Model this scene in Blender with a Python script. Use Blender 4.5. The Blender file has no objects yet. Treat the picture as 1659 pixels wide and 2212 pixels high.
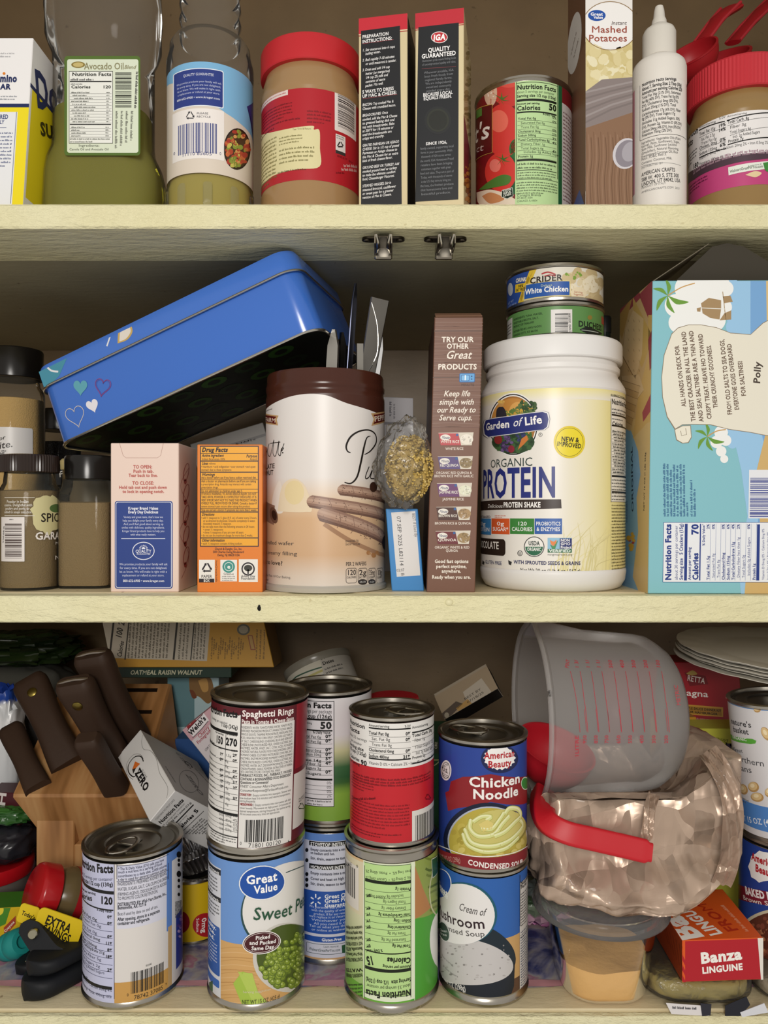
import bpy, bmesh, math, random
from mathutils import Vector, Matrix, noise
from mathutils.geometry import tessellate_polygon

sc = bpy.context.scene
COL = sc.collection
# ---------------------------------------------------------------- camera
F, CX, CY, D0 = 1661.0, 829.5, 1106.0, 0.615
CAM = Vector((0, -D0, 0))
cd = bpy.data.cameras.new('camera')
cam = bpy.data.objects.new('camera', cd)
COL.objects.link(cam)
cam.location = CAM
cam.rotation_euler = (math.pi/2, 0, 0)
cd.sensor_fit = 'HORIZONTAL'
cd.sensor_width = 36.0
cd.lens = 36.0*F/1659.0
cd.clip_start = 0.01
sc.camera = cam
# ---------------------------------------------------------------- light and exposure
sc.view_settings.view_transform = 'Standard'
sc.view_settings.look = 'None'
sc.view_settings.gamma = 1.0
sc.view_settings.use_curve_mapping = False
sc.view_settings.exposure = 0.0
try:
    sc.cycles.use_denoising = True
    sc.cycles.transparent_max_bounces = 24
    sc.cycles.max_bounces = 10
    sc.cycles.caustics_reflective = False
    sc.cycles.caustics_refractive = False
except Exception:
    pass
wd = bpy.data.worlds.new('room')
sc.world = wd
wd.use_nodes = True
bg = wd.node_tree.nodes['Background']
bg.inputs[0].default_value = (1.0, 0.94, 0.86, 1)
bg.inputs[1].default_value = 0.50

def area_light(name, loc, target, size, power, col):
    ld = bpy.data.lights.new(name, 'AREA')
    ld.shape = 'DISK'
    ld.size = size
    ld.energy = power
    ld.color = col
    o = bpy.data.objects.new(name, ld)
    COL.objects.link(o)
    o.location = loc
    o.rotation_euler = (Vector(target)-Vector(loc)).to_track_quat('-Z', 'Y').to_euler()
    return o
area_light('ceiling_lamp', (-0.06, -1.25, 0.27), (0, 0.1, -0.08), 0.40, 9.6, (1.0, 0.955, 0.90))

# ---------------------------------------------------------------- colour and materials
def lin(h):
    if not isinstance(h, str):
        return tuple(h)
    h = h.lstrip('#')
    if len(h) == 3:
        h = h[0]*2+h[1]*2+h[2]*2
    r = []
    for i in (0, 2, 4):
        c = int(h[i:i+2], 16)/255
        r.append(c/12.92 if c <= .04045 else ((c+.055)/1.055)**2.4)
    return tuple(r)

def mix(a, b, t):
    a, b = lin(a), lin(b)
    return tuple(a[i]+(b[i]-a[i])*t for i in range(3))

MATS = {}
def nmat(name):
    m = bpy.data.materials.new(name)
    m.use_nodes = True
    nt = m.node_tree
    b = nt.nodes['Principled BSDF']
    MATS[name] = m
    return m, nt, b

def add(nt, kind, **kw):
    n = nt.nodes.new(kind)
    for k, v in kw.items():
        setattr(n, k, v)
    return n

def inked(name, rough, spec=.5, metal=0., coat=0., bump=None, trans=0., alpha=1., sheen=0., ior=1.45, sub=0.):
    """a printed / coloured surface: ink colour from the mesh's Col attribute"""
    m, nt, b = nmat(name)
    a = add(nt, 'ShaderNodeAttribute', attribute_name='Col')
    nt.links.new(a.outputs['Color'], b.inputs['Base Color'])
    b.inputs['Roughness'].default_value = rough
    b.inputs['Specular IOR Level'].default_value = spec
    b.inputs['Metallic'].default_value = metal
    b.inputs['Coat Weight'].default_value = coat
    b.inputs['Coat Roughness'].default_value = .12
    b.inputs['Transmission Weight'].default_value = trans
    b.inputs['Alpha'].default_value = alpha
    b.inputs['IOR'].default_value = ior
    if sub:
        b.inputs['Subsurface Weight'].default_value = sub
        b.inputs['Subsurface Radius'].default_value = (.01, .008, .006)
        b.inputs['Subsurface Scale'].default_value = .5
    if bump:
        tc = add(nt, 'ShaderNodeTexCoord')
        n = add(nt, 'ShaderNodeTexNoise')
        n.inputs['Scale'].default_value = bump[0]
        n.inputs['Detail'].default_value = 4
        bp = add(nt, 'ShaderNodeBump')
        bp.inputs['Strength'].default_value = bump[1]
        bp.inputs['Distance'].default_value = bump[2] if len(bump) > 2 else .001
        nt.links.new(tc.outputs['Object'], n.inputs['Vector'])
        nt.links.new(n.outputs['Fac'], bp.inputs['Height'])
        nt.links.new(bp.outputs['Normal'], b.inputs['Normal'])
    return m

inked('printed_card', .42, .4)
inked('printed_paper', .36, .45)
inked('printed_tin', .22, .5, coat=.5)
inked('gloss_plastic', .22, .5)
inked('satin_plastic', .42, .45)
inked('rough_plastic', .6, .3)
inked('bare_steel', .26, .5, metal=1.)
inked('dark_steel', .34, .5, metal=1.)
inked('cutlery_steel', .36, .5, metal=1.)
inked('tan_film', .31, .6, metal=.3, alpha=.96, coat=.25)
inked('powder', .9, .1, bump=(900., .6, .002))
inked('soft_food', .7, .25, bump=(120., .4, .002))
inked('knife_wood', .56, .3, bump=(260., .25, .0006))
inked('black_matte', .55, .3, bump=(700., .2, .0004))
inked('thin_paper', .8, .1)

def film(name, tint, refl, rough, body=0., bodycol=(1, 1, 1), bump=None, useattr=False):
    """thin clear sheet: see-through, with a fresnel sheen and a little milky body"""
    m, nt, b = nmat(name)
    nt.nodes.remove(b)
    out = nt.nodes['Material Output']
    tr = add(nt, 'ShaderNodeBsdfTransparent')
    tr.inputs[0].default_value = (*tint, 1)
    gl = add(nt, 'ShaderNodeBsdfGlossy')
    gl.inputs['Roughness'].default_value = rough
    gl.inputs['Color'].default_value = (1, 1, 1, 1)
    base = tr.outputs[0]
    if body > 0:
        df = add(nt, 'ShaderNodeBsdfDiffuse')
        df.inputs[0].default_value = (*bodycol, 1)
        tl = add(nt, 'ShaderNodeBsdfTranslucent')
        tl.inputs[0].default_value = (*bodycol, 1)
        ms = add(nt, 'ShaderNodeMixShader')
        ms.inputs[0].default_value = .4
        nt.links.new(df.outputs[0], ms.inputs[1])
        nt.links.new(tl.outputs[0], ms.inputs[2])
        mb = add(nt, 'ShaderNodeMixShader')
        mb.inputs[0].default_value = body
        nt.links.new(tr.outputs[0], mb.inputs[1])
        nt.links.new(ms.outputs[0], mb.inputs[2])
        base = mb.outputs[0]
    lw = add(nt, 'ShaderNodeLayerWeight')
    lw.inputs['Blend'].default_value = refl
    mx = add(nt, 'ShaderNodeMixShader')
    nt.links.new(lw.outputs['Fresnel'], mx.inputs[0])
    nt.links.new(base, mx.inputs[1])
    nt.links.new(gl.outputs[0], mx.inputs[2])
    nt.links.new(mx.outputs[0], out.inputs['Surface'])
    if bump:
        tc = add(nt, 'ShaderNodeTexCoord')
        n = add(nt, 'ShaderNodeTexNoise')
        n.inputs['Scale'].default_value = bump[0]
        n.inputs['Detail'].default_value = 5
        n.inputs['Distortion'].default_value = 1.2
        bp = add(nt, 'ShaderNodeBump')
        bp.inputs['Strength'].default_value = bump[1]
        bp.inputs['Distance'].default_value = bump[2]
        nt.links.new(tc.outputs['Object'], n.inputs['Vector'])
        nt.links.new(n.outputs['Fac'], bp.inputs['Height'])
        nt.links.new(bp.outputs['Normal'], gl.inputs['Normal'])
        nt.links.new(bp.outputs['Normal'], lw.inputs['Normal'])
    return m

film('clear_bottle', (.965, .97, .96), .1, .06, .05, (.9, .92, .9))
film('clear_tub', (.96, .96, .96), .13, .10, .05, (.9, .9, .9))
film('clear_lid', (.95, .95, .95), .11, .12, .2, (.72, .72, .72))
film('clear_film', (.97, .97, .96), .3, .1, .06, (.9, .9, .88), bump=(60., 1., .004))
film('clear_jar', (.96, .97, .96), .14, .05, .03, (.8, .85, .8))
film('frosted_plastic', (.93, .92, .91), .12, .25, .30, (.88, .86, .85))
film('brown_film', (.84, .74, .64), .34, .17, .5, (.66, .50, .40), bump=(38., .9, .005))
film('green_oil', (.74, .72, .16), .1, .04, .5, (.52, .50, .07))
film('yellow_oil', (.92, .84, .30), .1, .04, .62, (.88, .74, .18))
film('brown_clear', (.45, .22, .14), .2, .08, .72, (.20, .075, .045))

def painted(name, c1, c2, bumps, stain, sc1=(1, 1, 1), rough=.45):
    """old brushed gloss paint on board: brush relief, yellowing, small chips"""
    m, nt, b = nmat(name)
    L = nt.links.new
    tc = add(nt, 'ShaderNodeTexCoord')
    mp = add(nt, 'ShaderNodeMapping')
    mp.inputs['Scale'].default_value = sc1
    L(tc.outputs['Object'], mp.inputs['Vector'])
    n1 = add(nt, 'ShaderNodeTexNoise')
    n1.inputs['Scale'].default_value = 9.
    n1.inputs['Detail'].default_value = 6
    L(mp.outputs[0], n1.inputs['Vector'])
    cr = add(nt, 'ShaderNodeValToRGB')
    cr.color_ramp.elements[0].position = .3
    cr.color_ramp.elements[0].color = (*lin(c1), 1)
    cr.color_ramp.elements[1].position = .7
    cr.color_ramp.elements[1].color = (*lin(c2), 1)
    L(n1.outputs['Fac'], cr.inputs[0])
    n3 = add(nt, 'ShaderNodeTexNoise')
    n3.inputs['Scale'].default_value = 95.
    n3.inputs['Detail'].default_value = 3
    L(tc.outputs['Object'], n3.inputs['Vector'])
    th = add(nt, 'ShaderNodeValToRGB')
    th.color_ramp.elements[0].position = .70
    th.color_ramp.elements[0].color = (0, 0, 0, 1)
    th.color_ramp.elements[1].position = .76
    th.color_ramp.elements[1].color = (stain[1],)*3 + (1,)
    L(n3.outputs['Fac'], th.inputs[0])
    mxx = add(nt, 'ShaderNodeMix', data_type='RGBA')
    L(th.outputs[0], mxx.inputs['Factor'])
    L(cr.outputs[0], mxx.inputs['A'])
    mxx.inputs['B'].default_value = (*lin(stain[0]), 1)
    L(mxx.outputs['Result'], b.inputs['Base Color'])
    b.inputs['Roughness'].default_value = rough
    n2 = add(nt, 'ShaderNodeTexNoise')
    n2.inputs['Scale'].default_value = bumps[0]
    n2.inputs['Detail'].default_value = 6
    n2.inputs['Roughness'].default_value = .62
    mp2 = add(nt, 'ShaderNodeMapping')
    mp2.inputs['Scale'].default_value = (.35, 1, 1)
    mp2.inputs['Rotation'].default_value = (0, .5, 0)
    L(tc.outputs['Object'], mp2.inputs['Vector'])
    L(mp2.outputs[0], n2.inputs['Vector'])
    bp = add(nt, 'ShaderNodeBump')
    bp.inputs['Strength'].default_value = bumps[1]
    bp.inputs['Distance'].default_value = bumps[2]
    L(n2.outputs['Fac'], bp.inputs['Height'])
    L(bp.outputs[0], b.inputs['Normal'])
    return m
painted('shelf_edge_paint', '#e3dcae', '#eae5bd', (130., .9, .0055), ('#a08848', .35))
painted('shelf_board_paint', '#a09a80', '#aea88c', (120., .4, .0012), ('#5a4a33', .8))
painted('shelf_worn_paint', '#d0bf97', '#e2d5b0', (110., .5, .0015), ('#6b4a2e', .9))
painted('cabinet_paint', '#7a664b', '#8a7455', (60., .3, .001), ('#4c3d28', .5))

def wood(name, ca, cb, cc, scale=(60, 60, 4), rough=.42):
    m, nt, b = nmat(name)
    L = nt.links.new
    tc = add(nt, 'ShaderNodeTexCoord')
    mp = add(nt, 'ShaderNodeMapping')
    mp.inputs['Scale'].default_value = scale
    L(tc.outputs['Object'], mp.inputs['Vector'])
    v = add(nt, 'ShaderNodeTexNoise')
    v.inputs['Scale'].default_value = 1.
    v.inputs['Detail'].default_value = 2
    L(mp.outputs[0], v.inputs['Vector'])
    cr = add(nt, 'ShaderNodeValToRGB')
    e = cr.color_ramp.elements
    e[0].position, e[0].color = .3, (*lin(ca), 1)
    e[1].position, e[1].color = .7, (*lin(cc), 1)
    k = e.new(.5)
    k.color = (*lin(cb), 1)
    L(v.outputs['Fac'], cr.inputs[0])
    L(cr.outputs[0], b.inputs['Base Color'])
    b.inputs['Roughness'].default_value = rough
    return m
wood('block_wood', '#8a5f35', '#a9794a', '#bf9462', (75, 9, 9))

def creased(m, spec):
    """crumpled sheet: flat facets with random tilts meeting in creases"""
    nt = m.node_tree; L = nt.links.new
    tc = add(nt, 'ShaderNodeTexCoord')
    last = None
    for s, st, stretch in spec:
        mp = add(nt, 'ShaderNodeMapping'); mp.inputs['Scale'].default_value = (s*stretch, s, s/stretch)
        mp.inputs['Rotation'].default_value = (.3, .6, .2)
        n = add(nt, 'ShaderNodeTexNoise'); n.inputs['Scale'].default_value = 1.2; n.inputs['Detail'].default_value = 1
        sc_ = add(nt, 'ShaderNodeVectorMath', operation='SCALE'); sc_.inputs['Scale'].default_value = .55
        ad = add(nt, 'ShaderNodeVectorMath', operation='ADD')
        L(tc.outputs['Object'], mp.inputs['Vector']); L(mp.outputs[0], n.inputs['Vector']); L(n.outputs['Color'], sc_.inputs[0]); L(mp.outputs[0], ad.inputs[0]); L(sc_.outputs[0], ad.inputs[1])
        v = add(nt, 'ShaderNodeTexVoronoi'); v.inputs['Scale'].default_value = 1.
        L(ad.outputs[0], v.inputs['Vector'])
        d = add(nt, 'ShaderNodeVectorMath', operation='SUBTRACT'); L(ad.outputs[0], d.inputs[0]); L(v.outputs['Position'], d.inputs[1])
        c = add(nt, 'ShaderNodeVectorMath', operation='SUBTRACT'); L(v.outputs['Color'], c.inputs[0]); c.inputs[1].default_value = (.5, .5, .5)
        dt = add(nt, 'ShaderNodeVectorMath', operation='DOT_PRODUCT'); L(d.outputs[0], dt.inputs[0]); L(c.outputs[0], dt.inputs[1])
        bp = add(nt, 'ShaderNodeBump'); bp.inputs['Strength'].default_value = st; bp.inputs['Distance'].default_value = 1.5/s
        L(dt.outputs['Value'], bp.inputs['Height'])
        if last: L(last.outputs[0], bp.inputs['Normal'])
        last = bp
    L(last.outputs[0], nt.nodes['Principled BSDF'].inputs['Normal'])
creased(MATS['tan_film'], ((16., .6, .6), (38., .5, 1.5)))

# ---------------------------------------------------------------- mesh building (all coordinates are world metres)
def at(px, py, d):
    return Vector(((px-CX)/F*d, d-D0, (CY-py)/F*d))

def wloc(o):
    v = Vector((0, 0, 0))
    while o is not None:
        v += o.location
        o = o.parent
    return v

class MB:
    def __init__(s):
        s.v = []; s.f = []; s.c = []; s.n = None
    def face(s, pts, col, cols=None, norms=None):
        i = len(s.v)
        s.v.extend(pts)
        s.f.append(tuple(range(i, i+len(pts))))
        s.c.append(cols if cols else [col]*len(pts))
        if norms is not None:
            if s.n is None:
                s.n = []
            s.n.extend(norms)
    def grid(s, rows, col, cu=False, cv=False):
        """rows: list of equal-length lists of points; cu closes along a row, cv closes the rows. col: colour or one per row"""
        i0 = len(s.v)
        nr, nc = len(rows), len(rows[0])
        for r in rows:
            s.v.extend(r)
        percol = isinstance(col, list)
        if not percol:
            col = lin(col)
        for j in range(nr if cv else nr-1):
            j2 = (j+1) % nr
            for i in range(nc if cu else nc-1):
                i2 = (i+1) % nc
                s.f.append((i0+j*nc+i, i0+j*nc+i2, i0+j2*nc+i2, i0+j2*nc+i))
                if percol:
                    a, b = col[j], col[j2]
                    s.c.append([a, a, b, b])
                else:
                    s.c.append([col]*4)
    def cap(s, pts, col, flip=False):
        i = len(s.v)
        s.v.extend(pts)
        idx = list(range(i, i+len(pts)))
        s.f.append(tuple(idx[::-1] if flip else idx))
        s.c.append([lin(col)]*len(pts))
    def lathe(s, M, prof, seg, col, capb=True, capt=True):
        rows = []
        for r, z in prof:
            rows.append([M @ Vector((r*math.cos(2*math.pi*i/seg), r*math.sin(2*math.pi*i/seg), z)) for i in range(seg)])
        s.grid(rows, col, cu=True)
        c0 = col[0] if isinstance(col, list) else col
        c1 = col[-1] if isinstance(col, list) else col
        if capb and prof[0][0] > 1e-6:
            s.cap(rows[0], c0, True)
        if capt and prof[-1][0] > 1e-6:
            s.cap(rows[-1], c1)
    def loft(s, rings, col, caps=True):
        s.grid(rings, col, cu=True)
        if caps:
            s.cap(rings[0], col[0] if isinstance(col, list) else col, True)
            s.cap(rings[-1], col[-1] if isinstance(col, list) else col)
    def box(s, O, U, W, V, sx, sy, sz, col, c=.0006, cols=None):
        """box from corner O along U (sx), W (sy, away), V (sz, up), edges chamfered by c"""
        def p(a, b, d):
            return O+U*a+W*b+V*d
        col = lin(col)
        X = (c, sx-c); Y = (c, sy-c); Z = (c, sz-c)
        fs = [[p(X[0], 0, Z[0]), p(X[1], 0, Z[0]), p(X[1], 0, Z[1]), p(X[0], 0, Z[1])],
              [p(X[1], sy, Z[0]), p(X[0], sy, Z[0]), p(X[0], sy, Z[1]), p(X[1], sy, Z[1])],
              [p(sx, Y[0], Z[0]), p(sx, Y[1], Z[0]), p(sx, Y[1], Z[1]), p(sx, Y[0], Z[1])],
              [p(0, Y[1], Z[0]), p(0, Y[0], Z[0]), p(0, Y[0], Z[1]), p(0, Y[1], Z[1])],
              [p(X[0], Y[0], sz), p(X[1], Y[0], sz), p(X[1], Y[1], sz), p(X[0], Y[1], sz)],
              [p(X[0], Y[1], 0), p(X[1], Y[1], 0), p(X[1], Y[0], 0), p(X[0], Y[0], 0)]]
        for k, q in enumerate(fs):
            s.face(q, lin(cols[k]) if cols and cols[k] else col)
        for a in (0, 1):
            for b in (0, 1):
                A, B = X[a], Y[b]; ea, eb = (0, sx)[a], (0, sy)[b]
                s.face([p(ea, B, Z[0]), p(A, eb, Z[0]), p(A, eb, Z[1]), p(ea, B, Z[1])], col)
                B2, e2 = Z[b], (0, sz)[b]
                s.face([p(ea, Y[0], B2), p(A, Y[0], e2), p(A, Y[1], e2), p(ea, Y[1], B2)], col)
                C2, e3 = Y[a], (0, sy)[a]
                s.face([p(X[0], e3, B2), p(X[0], C2, e2), p(X[1], C2, e2), p(X[1], e3, B2)], col)
                for g in (0, 1):
                    s.face([p(ea, B, Z[g]), p(A, eb, Z[g]), p(A, B, (0, sz)[g])], col)
    def tube(s, pts, rad, col, seg=10, flat=1., up=None):
        """round (or flattened) bar along pts; rad a number or one per point"""
        n = len(pts)
        rings = []
        pu = up
        for i, q in enumerate(pts):
            t = (pts[min(i+1, n-1)]-pts[max(i-1, 0)]).normalized()
            ref = pu if pu is not None else (Vector((0, 0, 1)) if abs(t.z) < .9 else Vector((0, 1, 0)))
            a = ref.cross(t)
            if a.length < 1e-6:
                a = Vector((1, 0, 0)).cross(t)
            a.normalize()
            b = t.cross(a)
            r = rad[i] if isinstance(rad, (list, tuple)) else rad
            rings.append([q+a*(r*math.cos(2*math.pi*k/seg))+b*(r*flat*math.sin(2*math.pi*k/seg)) for k in range(seg)])
        s.loft(rings, col)
    def join(s, o):
        i = len(s.v)
        s.v.extend(o.v)
        s.f.extend(tuple(k+i for k in f) for f in o.f)
        s.c.extend(o.c)
        if o.n is not None:
            if s.n is None:
                s.n = []
            s.n.extend(o.n)
    def mesh(s, name, mat, off, smooth, weld=False):
        me = bpy.data.meshes.new(name)
        me.from_pydata([tuple(q-off) for q in s.v], [], s.f)
        ca = me.color_attributes.new('Col', 'FLOAT_COLOR', 'CORNER')
        buf = []
        for cs in s.c:
            for c in cs:
                buf.extend((c[0], c[1], c[2], 1.0))
        ca.data.foreach_set('color', buf)
        me.materials.append(MATS[mat] if isinstance(mat, str) else mat)
        if weld or smooth:
            b = bmesh.new()
            b.from_mesh(me)
            bmesh.ops.remove_doubles(b, verts=b.verts, dist=2e-6)
            bmesh.ops.recalc_face_normals(b, faces=b.faces)
            b.to_mesh(me)
            b.free()
        if smooth:
            me.shade_smooth()
            me.set_sharp_from_angle(angle=math.radians(smooth))
        elif s.n is not None and len(s.n) == len(s.v):
            me.shade_smooth()
            me.normals_split_custom_set_from_vertices([tuple(q) for q in s.n])
        me.update()
        return me

def part(name, mb, mat, parent, smooth=40, label=None, kind=None):
    off = wloc(parent)
    o = bpy.data.objects.new(name, mb.mesh(name, mat, off, smooth))
    COL.objects.link(o)
    o.parent = parent
    if label:
        o['label'] = label
    if kind:
        o['kind'] = kind
    return o

def tag(o, label=None, cat=None, group=None, kind=None):
    for k, v in (('label', label), ('category', cat), ('group', group), ('kind', kind)):
        if v:
            o[k] = v
    return o

def thing(name, label, cat, loc, group=None):
    o = bpy.data.objects.new(name, None)
    COL.objects.link(o)
    o.empty_display_size = .02
    o.location = loc
    return tag(o, label, cat, group)

def solo(name, label, cat, mb, mat, loc, smooth=0, group=None, kind=None):
    loc = Vector(loc)
    o = bpy.data.objects.new(name, mb.mesh(name, mat, loc, smooth))
    COL.objects.link(o)
    o.location = loc
    return tag(o, label, cat, group, kind)

def frame(loc, axis=(0, 0, 1), spin=0., xref=(1, 0, 0)):
    """rigid frame at loc with local z along axis"""
    z = Vector(axis).normalized()
    x = Vector(xref)-z*Vector(xref).dot(z)
    x.normalize()
    y = z.cross(x)
    M = Matrix.Identity(4)
    for i in range(3):
        M[i][0], M[i][1], M[i][2], M[i][3] = x[i], y[i], z[i], loc[i]
    return M @ Matrix.Rotation(spin, 4, 'Z')

def rrect(w, d, r, n=6):
    """rounded rectangle outline, counter-clockwise, centred"""
    pts = []
    r = min(r, w/2-1e-5, d/2-1e-5)
    for cx, cy, a0 in ((w/2-r, d/2-r, 0), (-w/2+r, d/2-r, 90), (-w/2+r, -d/2+r, 180), (w/2-r, -d/2+r, 270)):
        for k in range(n+1):
            a = math.radians(a0+90*k/n)
            pts.append((cx+r*math.cos(a), cy+r*math.sin(a)))
    return pts

def catmull(pts, n=8):
    out = []
    P = [pts[0]]+list(pts)+[pts[-1]]
    for i in range(1, len(P)-2):
        for k in range(n):
            t = k/n
            q = []
            for c in range(len(P[0])):
                a, b, c1, d = P[i-1][c], P[i][c], P[i+1][c], P[i+2][c]
                q.append(.5*((2*b)+(-a+c1)*t+(2*a-5*b+4*c1-d)*t*t+(-a+3*b-3*c1+d)*t**3))
            out.append(tuple(q))
    out.append(tuple(pts[-1]))
    return out

# ---------------------------------------------------------------- lettering: glyph outlines of the built-in font, cached
GL = {}
CAPH = [0.7]
def _glyph_mesh(txt, off):
    cu = bpy.data.curves.new('glyph', 'FONT')
    cu.body = txt
    cu.size = 1.
    cu.resolution_u = 2
    cu.offset = off
    ob = bpy.data.objects.new('glyph', cu)
    COL.objects.link(ob)
    dg = bpy.context.evaluated_depsgraph_get()
    me = bpy.data.meshes.new_from_object(ob.evaluated_get(dg))
    V = [(q.co.x, q.co.y) for q in me.vertices]
    me.calc_loop_triangles()
    T = [tuple(t.vertices) for t in me.loop_triangles]
    bpy.data.objects.remove(ob)
    bpy.data.curves.remove(cu)
    bpy.data.meshes.remove(me)
    return V, T
def _w(txt):
    V, T = _glyph_mesh(txt, 0.)
    xs = [q[0] for q in V]
    return max(xs)-min(xs)
def glyph(ch, bold):
    k = (ch, bold)
    if k not in GL:
        if '|' not in GL:
            GL['|'] = _w('||')
            V, T = _glyph_mesh('H', 0.)
            CAPH[0] = max(q[1] for q in V)
        adv = _w('|'+ch+'|')-GL['|']
        if ch == ' ':
            GL[k] = ([], [], adv)
        else:
            V, T = _glyph_mesh(ch, (0., .012, .028, .045)[bold])
            if bold and ch.isalnum():                   # an offset outline that folded over itself falls back to a lighter weight
                ar = lambda V, T: sum(abs((V[t[1]][0]-V[t[0]][0])*(V[t[2]][1]-V[t[0]][1])-(V[t[2]][0]-V[t[0]][0])*(V[t[1]][1]-V[t[0]][1])) for t in T)/2
                V0, T0, _ = glyph(ch, bold-1)
                a0, a1 = ar(V0, T0), ar(V, T)
                if a1 < a0*.98 or a1 > a0*1.45:
                    V, T = V0, T0
            GL[k] = (V, T, adv+(0, .01, .03, .05)[bold])
    return GL[k]

# ---------------------------------------------------------------- surfaces that take print
class Plane:
    def __init__(s, O, U, V):
        s.O, s.U, s.V = Vector(O), Vector(U).normalized(), Vector(V).normalized()
        s.Nn = s.U.cross(s.V).normalized()
    def hit(s, px, py):
        d = Vector(((px-CX)/F, 1, (CY-py)/F))
        t = (s.O-CAM).dot(s.Nn)/d.dot(s.Nn)
        return CAM+d*t
    def P(s, px, py):
        q = s.hit(px, py)-s.O
        k, a, b = s.U.dot(s.V), q.dot(s.U), q.dot(s.V)
        return ((a-k*b)/(1-k*k), (b-k*a)/(1-k*k))
    def M(s, u, v, h):
        return s.O+s.U*u+s.V*v+s.Nn*h
    def N(s, u, v):
        return s.Nn
    def scale(s, px, py):
        return (s.hit(px, py).y+D0)/F

class Cyl:
    """side of a cylinder/cone in frame Mx (axis = local z); u is arc length from the camera-facing line"""
    def __init__(s, Mx, R, k=0.):
        s.Mx, s.R, s.k = Mx, R, k
        s.I = Mx.inverted()
        c = s.I @ CAM
        s.t0 = math.atan2(c.y, c.x)
    def _loc(s, px, py):
        o = s.I @ CAM
        d = s.I.to_3x3() @ Vector(((px-CX)/F, 1, (CY-py)/F))
        R = s.R
        for _ in range(3 if s.k else 1):
            a = d.x*d.x+d.y*d.y
            b = o.x*d.x+o.y*d.y
            cc = o.x*o.x+o.y*o.y-R*R
            D = b*b-a*cc
            t = (-b-math.sqrt(D))/a if D > 0 else -b/a
            q = o+d*t
            if s.k:
                R = s.R+s.k*q.z
        return q, t
    def P(s, px, py):
        q, t = s._loc(px, py)
        a = math.atan2(q.y, q.x)-s.t0
        a = (a+math.pi) % (2*math.pi)-math.pi
        return (a*s.R, q.z)
    def M(s, u, v, h):
        a = u/s.R+s.t0
        r = s.R+s.k*v+h
        return s.Mx @ Vector((r*math.cos(a), r*math.sin(a), v))
    def N(s, u, v):
        a = u/s.R+s.t0
        return (s.Mx.to_3x3() @ Vector((math.cos(a), math.sin(a), -s.k))).normalized()
    def scale(s, px, py):
        q, t = s._loc(px, py)
        return t/F

def clip(poly, ax, lim, keep_less):
    out = []
    n = len(poly)
    for i in range(n):
        a, b = poly[i], poly[(i+1) % n]
        ia = (a[ax] <= lim) if keep_less else (a[ax] >= lim)
        ib = (b[ax] <= lim) if keep_less else (b[ax] >= lim)
        if ia:
            out.append(a)
        if ia != ib:
            t = (lim-a[ax])/(b[ax]-a[ax])
            out.append((a[0]+(b[0]-a[0])*t, a[1]+(b[1]-a[1])*t))
    return out

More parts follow.
